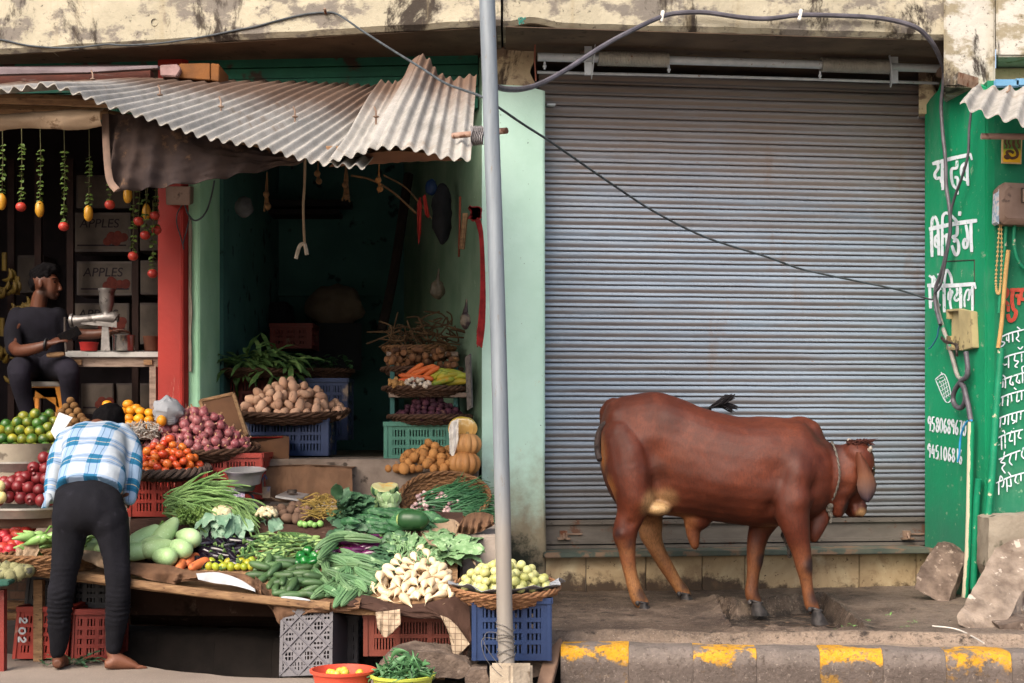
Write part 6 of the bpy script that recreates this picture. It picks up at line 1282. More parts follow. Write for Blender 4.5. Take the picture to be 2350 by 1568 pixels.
# leaves
def leaf(m, base, d, up, L, w, curl=.3, wav=.1, ns=7, seed=0, stalk=0.0):
    d = Vector(d).normalized(); s_ = d.cross(Vector(up)).normalized(); u = s_.cross(d).normalized(); rows = []
    p = Vector(base)
    if stalk: m.tube([p, p+d*stalk*.5+u*.003, p+d*stalk], [w*.05, w*.045, w*.04], 5); p = p+d*stalk
    ang = 0
    for i in range(ns+1):
        t = i/ns; wd_ = w*.5*math.sin(math.pi*min(1, t*.93+.07))**.75; a = curl*t*1.6; q = p
        k = wav*w*math.sin(t*14+seed)
        rows.append([q-s_*wd_+u*(k+.12*wd_), q-s_*wd_*.5+u*(-k*.3), q, q+s_*wd_*.5+u*(k*.3), q+s_*wd_+u*(-k+.12*wd_)])
        dd_ = (d*math.cos(a)-u*math.sin(a)); p = p+dd_*(L/ns)
    m.add([v for r_ in rows for v in r_], [(j*5+i, j*5+i+1, (j+1)*5+i+1, (j+1)*5+i) for j in range(ns) for i in range(4)])
def leafm(name, a, b, c, rough=.5):
    t = NT(name); f = t.noise(7, 5); col = t.ramp(f, [(.3, a), (.7, b)]); col = t.mix(t.math('MULTIPLY', t.step(t.noise(28, 5, .6), .52, .62), .5), col, c); t.bump(t.noise(45, 4), .5, .006); t.p.inputs['Transmission Weight'].default_value = 0.0; return t.out(col, rough, .35)
M_LFR, M_LFS, M_LFC = leafm('radish_leaf', '#587a50', '#7c9c70', '#a0b892'), leafm('spinach_leaf', '#2c4a33', '#44664a', '#5e8062'), leafm('cauliflower_leaf', '#51775f', '#7d9c84', '#9db59d')
def bunch(name, mat, n, fn, label, cat='leaves', parent=None):
    m = MB()
    for i in range(n): fn(m, i, random.Random(i*7+n))
    o = obj(name, m, mat, parent, ang=50); return tag(o, label, cat) if label else o
def f1(m, i, r):
    x, y = r.uniform(905, 1000), r.uniform(1290, 1325); tx, ty = max(884, x+r.uniform(-70, 105)), 1290-r.uniform(5, 52)
    b = T(x, y, .07); e = T(tx, max(ty, 1240), .03+r.uniform(0, .08)); d = e-b; leaf(m, b, d, (0, -.3, 1), d.length*.6+.05, r.uniform(.035, .075), r.uniform(.2, 1.1), .2, 9, i, d.length*.45)
bunch('radish_leaves', M_LFR, 90, f1, 'spread of pale green radish leaves behind the white radishes')
def f2(m, i, r):
    x, y = r.uniform(985, 1010), r.uniform(1290, 1312); tx, ty = r.uniform(1010, 1105), r.uniform(1262, 1312); b = T(x, y, .07); e = T(tx, ty, .07+r.uniform(0, .06)); d = e-b; leaf(m, b, d, (0, -.5, 1), d.length*.9, r.uniform(.06, .12), r.uniform(.1, .8), .12, 10, i, .05)
bunch('broad_leaves', M_LFR, 22, f2, 'large broad green leaves reaching right toward the pole')
def f3(m, i, r):
    x, y = r.uniform(868, 905), r.uniform(1285, 1342); b = T(x+20, y, .05); e = T(x-r.uniform(0, 40), y-r.uniform(-12, 30), .05+r.uniform(0, .05)); d = e-b; leaf(m, b, d, (0, -.3, 1), d.length+.04, r.uniform(.04, .07), .5, .15, 6, i, .03)
bunch('radish_leaves', M_LFS, 34, f3, 'darker radish leaves at the left of the white radishes')
# white radishes
M_RAD = fruitm('white_radish_skin', '#c2aa88', '#d8c6a8', 4, .5, '#a08560', 16, .66, .15)
def rad(b, L=.13):
    m = pod(L, .023, [(0, .02), (.2, .07), (.42, .3), (.62, .85), (.8, 1.05), (.93, .8), (1, .2)], 12, b, 14); return (m, M_RAD)
K_RA = Kind('white_radish', [rad(.1), rad(.3, .15), rad(-.15, .12), rad(.05, .11)], 'plump cream white radish with a thin root', 'radish', 'cream white radishes heaped at the table front')
scatter(K_RA, [(865, 1336), (905, 1300), (930, 1278), (962, 1274), (1000, 1302), (1030, 1330), (1042, 1350), (1035, 1372), (985, 1380), (930, 1384), (880, 1374), (862, 1350)], 16.5, .024, lambda x, y: 1.57+random.gauss((x-955)*.006*-1, .5), layers=3, seed=20, dz=.034, mound=.035)
for x, y, a in ((868, 1374, 1.0), (898, 1392, 1.3), (918, 1398, 1.2), (944, 1394, .9), (976, 1390, 1.8), (990, 1386, 1.5), (1012, 1376, 1.6), (1026, 1374, 1.9)): K_RA.put(T(x, y-14, .03), lay(a, random.uniform(0, 6), .1), 1.1)
# --- ledge
def bean(m, p, L, yaw, r):
    P = [p]; a = yaw
    d = Vector((math.cos(yaw), -.15, math.sin(yaw)))
    for k in range(6): d = (d+Vector((r.uniform(-.1, .1), r.uniform(-.1, .1), r.uniform(-.22, -.05)))).normalized(); P.append(P[-1]+d*L/6)
    m.tube(P, [.003]+[.0055]*5+[.002], 5)
def f4(m, i, r): bean(m, W(r.uniform(372, 440), r.uniform(1135, 1180), r.uniform(8.42, 8.62)), r.uniform(.2, .42), r.uniform(-.4, .9), r)
bunch('long_beans', std('long_bean', '#587a44', '#7d9c62', 9, .55, 0), 220, f4, 'bundle of long pale green beans spilling over the ledge', 'beans')
def f5(m, i, r):
    p = W(r.uniform(400, 560), 1158+r.uniform(-22, 20), r.uniform(8.4, 8.6)); bean(m, p, r.uniform(.12, .3), r.uniform(-.9, .1), r)
bunch('long_beans', bpy.data.materials['long_bean'], 130, f5, 'loose tangled bean pods between the gourds and cauliflower', 'beans')
def f6(m, i, r):
    p = W(455+r.uniform(-45, 45), 1190+r.uniform(-18, 12), r.uniform(8.36, 8.46)); m.ell(p, r.uniform(.006, .011), 6, 4); m.tube([p, p+Vector((r.uniform(-.03, .03), 0, r.uniform(.0, .05)))], .003, 4)
bunch('green_buds', std('green_buds', '#4f6b30', '#75904a', 9, .6, .1), 260, f6, 'cluster of tiny green buds and stems on the ledge', 'greens')
def cauli(c, r, label, lv):
    r_ = root('cauliflower', c, label, 'cauliflower'); m = MB(); rr = random.Random(int(c[0]*999))
    for i in range(110):
        a, b = rr.uniform(0, 6.28), math.acos(rr.uniform(-.2, 1)); q = Vector((math.sin(b)*math.cos(a), math.sin(b)*math.sin(a), math.cos(b)*.75)); s_ = rr.uniform(.12, .2)*r; m.ell(Vector(c)+q*r*.86, (s_, s_, s_), 7, 5)
    obj('curd', fuse(m, .006, 1), std('cauliflower_curd', '#b3a582', '#cdc3a4', 30, .8, .5, 160, '#99895f', 20, .66, False), r_)
    if lv:
        m = MB()
        for i in range(lv):
            a = rr.uniform(0, 6.28); d = Vector((math.cos(a), math.sin(a)*.6-.3, -.25+rr.uniform(-.5, .3))); leaf(m, Vector(c)+d*r*.5, d, (0, -.6, 1), rr.uniform(.12, .2), rr.uniform(.06, .1), rr.uniform(.4, 1.1), .14, 8, i)
        obj('leaves', m, M_LFC, r_, ang=50)
cauli(W(512, 1180, 8.42), .075, 'cauliflower with grey green leaves hanging over the ledge', 26)
cauli(W(612, 1182, 8.46), .07, 'cream white cauliflower beside the brown potatoes', 4)
def f7(m, i, r): b = W(r.uniform(500, 560), 1195, 8.38); d = Vector((r.uniform(-.4, .5), -.4, r.uniform(-1, -.2))); leaf(m, b, d, (0, -1, .4), r.uniform(.1, .2), r.uniform(.05, .09), .3, .16, 8, i)
bunch('cauliflower_leaves', M_LFC, 16, f7, 'ragged blue green leaves drooping in front of the ledge')
K_GT = Kind('green_tomato', [(lump((.02, .02, .018), 12, 8, .04, 2, 1), fruitm('green_tomato_skin', '#6a9a4c', '#89b068', 4, .3, None))], 'small shiny green tomato on the ledge', 'tomato', 'small green tomatoes on the ledge')
for x, y in ((548, 1188), (560, 1180), (572, 1186), (582, 1176), (565, 1194), (588, 1190), (700, 1206), (712, 1204), (722, 1207), (735, 1204), (690, 1204), (578, 1168)): K_GT.put(T2(x, y+4, .015), rrot(), random.uniform(.85, 1.1))
def f8(m, i, r): b = T2(r.uniform(770, 800), r.uniform(1180, 1205), .04); d = Vector((r.uniform(-.1, 1), r.uniform(-.6, .3), r.uniform(-.15, .5))); leaf(m, b, d, (0, -.4, 1), r.uniform(.07, .13), r.uniform(.05, .09), r.uniform(.2, .8), .1, 7, i, r.uniform(.03, .1))
bunch('spinach_leaves', M_LFS, 70, f8, 'heap of dark green spinach leaves on the ledge')
def f9(m, i, r): b = T2(r.uniform(722, 780), r.uniform(1165, 1205), .03+r.uniform(0, .05)); m.tube(spl([b, b+Vector((r.uniform(-.06, .02), r.uniform(-.05, .03), r.uniform(-.02, .03))), b+Vector((r.uniform(-.12, .02), r.uniform(-.05, .03), r.uniform(-.03, .02)))], 3), .0028, 4)
bunch('spinach_stalks', std('orange_stalk', '#7d6a32', '#a58a4c', 9, .6, 0), 120, f9, 'pile of thin orange brown spinach stalks', 'stalks')
def f10(m, i, r): b = W(r.uniform(780, 832), r.uniform(1195, 1216), LY(800)-.06); d = Vector((r.uniform(-.5, .5), -.3, r.uniform(-1, .1))); leaf(m, b, d, (0, -1, .4), r.uniform(.05, .1), r.uniform(.04, .07), .4, .1, 6, i, .03)
bunch('spinach_leaves', M_LFS, 20, f10, 'spinach leaves hanging down over the dark sacking')
def bitter(b):
    m = pod(.19, .025, [(0, .08), (.12, .5), (.3, .9), (.55, 1), (.8, .75), (.95, .25), (1, .08)], 20, b, 26)
    for k, v in enumerate(m.v): 
        c = Vector((v.x, 0, 0)); v += Vector((0, v.y, v.z))*(.16*nz((v.x*60, v.y*90, v.z*90), 1)+.10*math.cos(10*math.atan2(v.z, v.y)))
    return (m, fruitm('bitter_gourd_skin', '#1f4a2c', '#38663f', 20, .55, '#5b8758', 40, .6, .3, bump=.5, bsc=140))
K_BG = Kind('bitter_gourd', [bitter(.06), bitter(.15)], 'knobbly dark green bitter gourd on the back ledge', 'bitter gourd', 'bitter gourds piled on the back ledge')
scatter(K_BG, [(828, 1200), (845, 1178), (880, 1170), (950, 1176), (1005, 1190), (985, 1206), (920, 1212), (850, 1214)], 16, .024, lambda x, y: random.choice((-.45, -.3, -.6, -.2, .1)), layers=2, seed=31, f=T2, dz=.03)
K_BG.put(T(800, 1250, .12), lay(-.6, 0, -.3), 1.0, label='single bitter gourd lying on the violet aubergines', group='single bitter gourd')
# cabbage, striped gourd, cut melon
m = MB(); m.ell((0, 0, 0), .062, 24, 16)
o = obj('cabbage', (lambda m: ([v.__iadd__(W(893, 1155, 8.6)) for v in m.v], m)[1])(m), leafm('cabbage_leaf', '#7fa06d', '#a5bd92', '#c2d0b0')); tag(o, 'pale green cabbage on the back ledge beside the spring onions', 'cabbage')
m = MB()
for i in range(7):
    a = i*.9; d = Vector((math.cos(a), math.sin(a), .2)); leaf(m, W(893, 1168, 8.6)+d*.03, d+Vector((0, 0, .8)), (-math.cos(a), -math.sin(a), .3), .11, .1, -.55, .03, 7, i)
obj('outer_leaves', m, bpy.data.materials['cabbage_leaf'], o)
def stripem(name):
    t = NT(name); s_ = t.sep(); a = t.math('ARCTAN2', s_[1], s_[0]); k = t.math('SINE', t.math('ADD', t.math('MULTIPLY', a, 9), t.math('MULTIPLY', t.noise(22, 4), 5))); col = t.mix(t.step(k, -.1, .2), '#2c5236', '#7e9a66'); return t.out(col, .45, .4)
m = lump((.07, .06, .055), 22, 14, .03, 2, 3); m.v = [v+W(848, 1160, 8.75) for v in m.v]; tag(obj('striped_gourd', m, stripem('striped_gourd_skin')), 'round striped green gourd half hidden behind the cabbage', 'gourd')
m = lump((.055, .05, .05), 20, 14, .03, 2, 4); m.v = [v+W(793, 1155, 8.85) for v in m.v]; tag(obj('dark_pumpkin', m, fruitm('dark_pumpkin_skin', '#1b2a28', '#2b3d39', 3, .5, None)), 'dark blue green pumpkin behind the spinach', 'pumpkin')
m = lump((.09, .075, .062), 28, 20, .03, 2, 6)
mm_ = []
for v in m.v:
    lim_ = .01+.22*abs(v.x)-.2*v.y
    if v.z > lim_: v.z = lim_+.006*nz(v, 40)
for f in m.f:
    c = sum((m.v[i] for i in f), Vector())/len(f); mm_.append(1 if c.z > .01+.22*abs(c.x)-.2*c.y-.006 and c.length < .088 else 0)
m.m = mm_; m.v = [Rx(.5) @ v+W(883, 1122, 8.9) for v in m.v]
tag(obj('cut_melon', m, [stripem('melon_skin'), fruitm('melon_flesh', '#b3b07a', '#c9c59a', 6, .5, '#c9a45c', 14, .55, 0, bump=.3)]), 'cut open striped green pumpkin showing pale flesh', 'pumpkin')
# spring onion basket, tipped toward the street
cS = W(1020, 1140, 8.75); basket(cS, .275, .24, .11, M_WICK, 'wicker basket of spring onions tipped toward the street', tilt=.62, rows=9, rim=.016, flare=.78)
RS = Matrix.Rotation(.62, 3, 'X')
K_SO = Kind('spring_onion', [], 'spring onion with a small pink white bulb in the tipped basket', 'spring onion', 'spring onions in the tipped basket')
M_SB, M_SG = fruitm('spring_bulb', '#9a7a7c', '#c4aca8', 6, .4, '#7a3a4c', 14, .62, .3), std('spring_green', '#2a5235', '#44744a', 4, .45, 0, 40, '#7c9c70', 6, .66)
for s_ in range(7):
    r = random.Random(s_+3); m = MB(); m.lathe([(.001, -.012), (.010, -.010), (.0135, 0), (.010, .009), (.004, .016)], 9, (0, 0, 0), Ry(1.57)); m.mi = 1
    for k in range(4):
        P = [Vector((.012, 0, 0))]; d = Vector((1, r.uniform(-.18, .18), r.uniform(-.02, .2)))
        for j in range(7): P.append(P[-1]+d.normalized()*.042); d += Vector((0, r.uniform(-.2, .2), r.uniform(-.26, .02)))
        m.tube(P, [.0035, .0042, .0042, .0038, .0034, .003, .0025, .001], 5)
    me = m.mesh('spring_onion'); smooth(me, 60); me.materials.append(M_SB); me.materials.append(M_SG); K_SO.v.append(me)
for i in range(74):
    a = random.uniform(0, 1); lx, ly = -.19+.24*a+random.uniform(-.03, .05), -.13+random.uniform(0, .17)-.05*a
    K_SO.put(cS+RS @ Vector((lx, ly, -.02+random.uniform(-.02, .05))), RS @ Rz(random.gauss(.42, .22)) @ Rx(random.uniform(-.5, .5)), random.uniform(.85, 1.15))
for i in range(26): K_SO.put(cS+RS @ Vector((random.uniform(0, .1), random.uniform(-.19, -.08), .0+random.uniform(-.02, .03))), RS @ Rz(random.gauss(-.05, .3)) @ Rx(random.uniform(-.5, .5)), random.uniform(.8, 1.0))
# green chilli peppers in the left basket
cL = W(120, 1276, 8.0); basket(cL, .30, .2, .09, M_WICK, 'wicker basket of pale green chillies at the left behind the man', rows=8)
def chil(b): 
    m = pod(.12, .022, [(0, .1), (.1, .35), (.4, .75), (.75, 1), (.93, .85), (1, .3)], 12, b, 12); m.mi = 1; m.tube([(.058, 0, 0), (.075, 0, .01), (.1, .005, .035), (.115, .01, .03)], [.007, .0055, .005, .006], 6); return (m, [fruitm('pale_chilli_skin', '#6d9250', '#8cad6a', 3, .25, None, rv=.15), M_STK])
K_CH = Kind('pale_chilli', [chil(.05), chil(-.1)], 'pale green chilli in the left wicker basket', 'chilli', 'pale green chillies in the left basket')
for i in range(34): K_CH.put(W(random.uniform(45, 195), random.uniform(1218, 1262), random.uniform(7.85, 8.1)), Rz(random.uniform(-.8, .8)) @ Ry(random.uniform(-.4, .4)) @ Rx(random.uniform(0, 6)), random.uniform(.9, 1.15))
cloth('sacking', [fe(36, 1258, -.04), fe(60, 1245, -.04), fe(85, 1240, -.02)], [fe(38, 1300, -.05), fe(52, 1318, -.05), fe(92, 1262, -.04)], 20, 12, .01, M_SACKP, 'torn brown rag hanging off the left chilli basket', 'rag', folds=2, seed=81)
cloth('sacking', [fe(190, 1262, .05), fe(240, 1268, .03), fe(292, 1280, .03)], [fe(190, 1284), fe(240, 1306), fe(296, 1318)], 30, 8, .012, M_SACKP, 'brown sacking between the bending man\'s legs', 'sacking', belly=.03, folds=3, seed=82)
# amla basket on the blue crate by the pole
cJ = W(1160, 1345, 7.33); basket(cJ, .275, .22, .075, wick('wicker_tan', '#6a4632', '#9a7350'), 'wicker basket of pale yellow gooseberries on the blue crate', rim=.014, tilt=.14)
M_NEWS = None
def newsm():
    t = NT('newsprint'); s_ = t.sep(); ln = t.step(t.math('FRACT', t.math('MULTIPLY', s_[2], 90)), .5, .6); wd_ = t.step(t.noise(70, 2, .5, t.scl((1, 1, .05))), .45, .55); bl = t.step(t.noise(7, 2), .5, .56)
    col = t.mix(t.math('MULTIPLY', t.math('MULTIPLY', ln, wd_), t.math('MULTIPLY', bl, .55)), '#8d9096', '#4a4c52'); return t.out(col, .85, .1)
M_NEWS = newsm()
m = MB()
def fj(u, v):
    a = 2*math.pi*u; k = 1+.10*nz((math.cos(a)*2, math.sin(a)*2, 3), 1.4)+.04*math.sin(9*a); r_ = .6+.5*v
    return cJ+Vector((.265*r_*k*math.cos(a), .21*r_*k*math.sin(a), -.03+.05*v+.035*v*nz((math.cos(a)*3, math.sin(a)*3, 0), 1.2)))
m.thick(fj, 60, 6, (0, 0, .002)); tag(obj('newspaper', m, M_NEWS), 'crumpled newspaper lining the gooseberry basket', 'newspaper')
K_AM = Kind('gooseberry', [(round_(.0245, .93, .12), fruitm('gooseberry_skin', '#a3a45e', '#c2c088', 3, .32, '#a8955a', 20, .68, .15, rhue=.02, bump=0))], 'pale yellow green gooseberry in the basket by the pole', 'gooseberry', 'gooseberries heaped in the basket by the pole')
for p in heap(cJ+Vector((0, 0, -.02)), .235, .19, .12, .0235, 200, 2.2): K_AM.put(p, rrot(), random.uniform(.9, 1.1))
# tubs in the foreground
def tub(c, r, h, mat, label):
    r_ = root('plastic_tub', c, label, 'tub'); m = MB(); m.lathe([(r*.76, -h), (r*.97, -.012), (r*1.05, -.008), (r*1.06, .004), (r*.98, .006), (r*.74, -h+.01), (.01, -h+.01)], 56, c); obj('bowl', m, mat, r_, ang=50)
cT1 = W(787, 1538, 6.9); tub(cT1, .152, .14, plast('tub_orange', '#b5402a', '#c9503a', '#a86a5a', .7), 'orange red plastic tub holding a few lemons')
K_L2 = Kind('yellow_lemon', [(lump((.024, .02, .02), 14, 10, .03, 2, 1), fruitm('yellow_lemon_skin', '#b3982c', '#cdb24a', 4, .35, None))], 'yellow lemon lying in the orange red tub', 'lemon', 'lemons in the orange tub')
for x, y, Y in ((757, 1546, 6.93), (764, 1547, 6.88), (780, 1543, 6.95), (788, 1541, 6.9), (792, 1545, 6.85), (825, 1546, 6.92), (772, 1549, 6.8)): K_L2.put(W(x, y, Y), rrot())
cT2 = W(924, 1549, 6.85); tub(cT2, .15, .14, plast('tub_lime', '#98a03a', '#adb44c', '#8a8a50', .7), 'lime yellow plastic tub of flat green beans')
m_ = MB()
def fbean(b):
    m = MB(); rs = []
    for i in range(11):
        t = i/10; x = (t-.5)*.105; w = .012*math.sin(math.pi*min(1, max(.03, t)))**.6; z = b*(1-(2*t-1)**2)*.1
        rs.append([Vector((x, q[0]*w, z*.0+q[1]*.0035))+Vector((0, b*.05*(1-(2*t-1)**2), 0)) for q in ((1, 0), (.5, .9), (-.5, .9), (-1, 0), (-.5, -.9), (.5, -.9))])
    m.rings(rs); return m
M_FB = fruitm('flat_bean_skin', '#335833', '#4d754a', 4, .5, None, rv=.35, rhue=.02)
K_FB = Kind('flat_bean', [(fbean(.3), M_FB), (fbean(-.2), M_FB), (fbean(.6), M_FB)], 'flat green bean pod in the lime yellow tub', 'bean', 'flat green beans in the lime tub')
for i in range(130):
    a, q = random.uniform(0, 6.28), math.sqrt(random.random()); x, y = .125*q*math.cos(a), .125*q*math.sin(a); K_FB.put(cT2+Vector((x, y, -.02+.10*(1-q)*random.uniform(.6, 1.1)+.02)), Rz(random.uniform(0, 6.28)) @ Ry(random.gauss(0, .45)) @ Rx(random.gauss(0, .8)), random.uniform(.85, 1.15))
def f11(m, i, r): b = G(170+r.uniform(-10, 30), 1524+r.uniform(-4, 6), -.2)+Vector((0, 0, .012)); d = Vector((r.uniform(-.6, 1), r.uniform(-.3, .5), r.uniform(.0, .25))); leaf(m, b, d, (0, 0, 1), r.uniform(.06, .12), r.uniform(.02, .045), r.uniform(.1, .4), .12, 6, i, .04)
bunch('fallen_leaves', M_LFS, 22, f11, 'green leaves dropped on the ground between the man\'s feet')
def f12(m, i, r): b = G(102+r.uniform(-8, 14), 1530+r.uniform(-2, 3), -.2)+Vector((0, 0, .01)); d = Vector((r.uniform(-.8, .5), r.uniform(-.3, .3), .1)); leaf(m, b, d, (0, 0, 1), r.uniform(.03, .06), r.uniform(.02, .03), .2, .1, 5, i, .02)
bunch('fallen_leaves', M_LFS, 5, f12, 'few green leaf scraps left of the man\'s heel')
# ================================================================== THE COW
CW = root('cow', W(1640, HY, 8.75)-Vector((0, 0, CZ)), 'reddish brown humped cow standing side on before the closed shutter', 'cow')
def CY(px): return ip([(1360, 8.92), (1420, 8.90), (1880, 8.68), (2000, 8.62)], px)
m = MB(); prof_ = [(1380, 972, 1075, .10), (1394, 930, 1120, .165), (1420, 913, 1162, .215), (1460, 905, 1178, .245), (1510, 901, 1180, .262), (1560, 916, 1186, .285), (1620, 940, 1193, .31), (1690, 957, 1203, .325), (1750, 957, 1208, .315), (1800, 960, 1205, .285), (1840, 968, 1198, .25), (1872, 1000, 1184, .205), (1893, 1020, 1165, .16)]
secs = []
for x, t, b, hw in prof_:
    c = W(x, (t+b)/2, CY(x)); s_ = CY(x)/FPX; secs.append((c, Vector((.0, hw, 0)), Vector((0, 0, (b-t)/2*s_))))
loft(m, secs, 28, 4, .92)
def cl(lst, Y):                                          # limb through (px, py, half width px[, Y])
    P, r = [], []
    for q in lst:
        y_ = q[3] if len(q) > 3 else Y; P.append(W(q[0], q[1], y_)); r.append(q[2]*y_/FPX)
    return P, r
def cowleg(lst, Y): P, r = cl(lst, Y); limb(m, P, [k*1.07 for k in r], 16, 4)
cowleg([(1430, 1010, 48, 8.78), (1452, 1085, 56, 8.72), (1456, 1140, 44, 8.69), (1448, 1180, 30), (1438, 1208, 26), (1434, 1231, 25), (1438, 1258, 19), (1442, 1290, 15.5), (1449, 1325, 13.5), (1459, 1358, 14), (1466, 1375, 15), (1474, 1385, 14)], 8.69)
cowleg([(1440, 1060, 50, 9.02), (1480, 1140, 40, 9.06), (1492, 1195, 26), (1493, 1224, 24), (1505, 1256, 17.5), (1527, 1296, 15), (1549, 1333, 13), (1564, 1354, 13), (1572, 1364, 12)], 9.1)
cowleg([(1830, 1040, 46, 8.60), (1822, 1100, 50, 8.54), (1815, 1160, 42, 8.50), (1822, 1195, 33), (1831, 1234, 25.5), (1840, 1272, 19), (1846, 1303, 17), (1850, 1330, 12.5), (1855, 1362, 12), (1861, 1385, 14), (1867, 1398, 13)], 8.48)
cowleg([(1800, 1100, 44, 8.80), (1768, 1170, 34, 8.84), (1745, 1215, 24), (1735, 1250, 19.5), (1732, 1285, 17), (1729, 1310, 13.5), (1726, 1340, 12), (1725, 1362, 13.5), (1733, 1380, 13)], 8.86)
P, r = cl([(1600, 1185, 34, 8.8), (1590, 1205, 20, 8.8), (1592, 1232, 13.5, 8.8), (1595, 1252, 8.5, 8.8)], 8.8); limb(m, P, r, 12)
m.ell(W(1834, 1020, CY(1834)), (.160, .115, .168), 24, 16); m.ell(W(1862, 1016, CY(1860)), (.075, .095, .135), 18, 12)                                      # hump
m.ell(W(1800, 1000, CY(1800)), (.17, .10, .105), 20, 14)
m.ell(W(1508, 1168, 8.70), (.085, .10, .045), 20, 12)                                             # flank fold
loft(m, [(W(1860, 1085, 8.69), Vector((.0, .17, 0)), Vector((.03, 0, .245))), (W(1893, 1094, 8.67), Vector((0, .145, 0)), Vector((.03, 0, .205))), (W(1922, 1094, 8.64), Vector((0, .125, 0)), Vector((.02, 0, .19))), (W(1950, 1086, 8.62), Vector((0, .115, 0)), Vector((.02, 0, .17))), (W(1966, 1078, 8.62), Vector((0, .10, 0)), Vector((0, 0, .13)))], 22, 4)
loft(m, [(W(1962, 1018, 8.60), Vector((.06, 0, 0)), Vector((0, .06, .0))), (W(1966, 1040, 8.60), Vector((.088, .02, 0)), Vector((-.02, .105, 0))), (W(1970, 1076, 8.62), Vector((.085, .03, 0)), Vector((-.03, .11, 0))), (W(1963, 1115, 8.66), Vector((.088, .03, 0)), Vector((-.03, .095, 0))), (W(1956, 1148, 8.70), Vector((.068, .03, 0)), Vector((-.03, .075, 0))), (W(1960, 1172, 8.73), Vector((.062, .02, 0)), Vector((-.02, .065, 0))), (W(1964, 1186, 8.74), Vector((.04, .01, 0)), Vector((-.01, .045, 0)))], 20, 4)
m.ell(W(1926, 1145, 8.62), (.055, .07, .10), 16, 12); m.ell(W(1924, 1172, 8.62), (.038, .045, .042), 14, 10); m.ell(W(1979, 1168, 8.64), (.028, .03, .050), 14, 10); m.ell(W(1963, 1172, 8.64), (.027, .03, .038), 14, 10); m.ell(W(1994, 1070, 8.57), (.028, .04, .05), 12, 10)
loft(m, [(W(1892, 1150, 8.66), Vector((.06, 0, 0)), Vector((0, .05, 0))), (W(1882, 1190, 8.64), Vector((.062, 0, 0)), Vector((0, .04, 0))), (W(1872, 1222, 8.62), Vector((.045, 0, 0)), Vector((0, .03, 0))), (W(1868, 1244, 8.62), Vector((.02, 0, 0)), Vector((0, .018, 0)))], 14, 4)
m.tube(spl([W(1412, 926, 8.92), W(1396, 934, 8.97), W(1387, 952, 9.0), W(1388, 985, 9.06)], 5), [.04]*5+[.034]*5+[.028]*5+[.02], 12)
fz = fuse(m, .0115, 5, .5)
me = fz.mesh('t'); nrm_ = [v.normal.copy() for v in me.vertices]; bpy.data.meshes.remove(me)
bumps = [(1530, 955, 8.66, .08, .008), (1408, 950, 8.75, .05, .014), (1575, 995, 8.62, .11, -.014), (1500, 1040, 8.62, .08, -.016), (1456, 1030, 8.62, .09, .016), (1505, 1105, 8.62, .09, -.018), (1470, 1150, 8.62, .06, .012), (1785, 1085, 8.42, .09, -.016), (1825, 1075, 8.42, .10, .018), (1838, 1150, 8.40, .07, .014), (1862, 1120, 8.45, .05, -.014), (1775, 1160, 8.50, .05, -.022), (1880, 1060, 8.52, .04, -.010), (1448, 1200, 8.62, .03, -.008), (1428, 1226, 8.62, .025, .006), (1852, 1300, 8.42, .025, .006), (1650, 1120, 8.45, .14, .016), (1544, 1155, 8.52, .05, .012), (1972, 1080, 8.52, .03, -.008), (1940, 1120, 8.5, .04, -.01)]
bc = [(W(x, y, Y), r_, a) for x, y, Y, r_, a in bumps]
for v, n_ in zip(fz.v, nrm_):
    d_ = 0
    for c, r_, a in bc:
        q = (v-c).length/r_
        if q < 2.2: d_ += 1.5*a*math.exp(-q*q*1.2)
    px = CX+v.x*FPX/v.y
    d_ += .004
    d_ += .004*nz(v, 6)+.0015*nz(v, 22)
    v += n_*d_
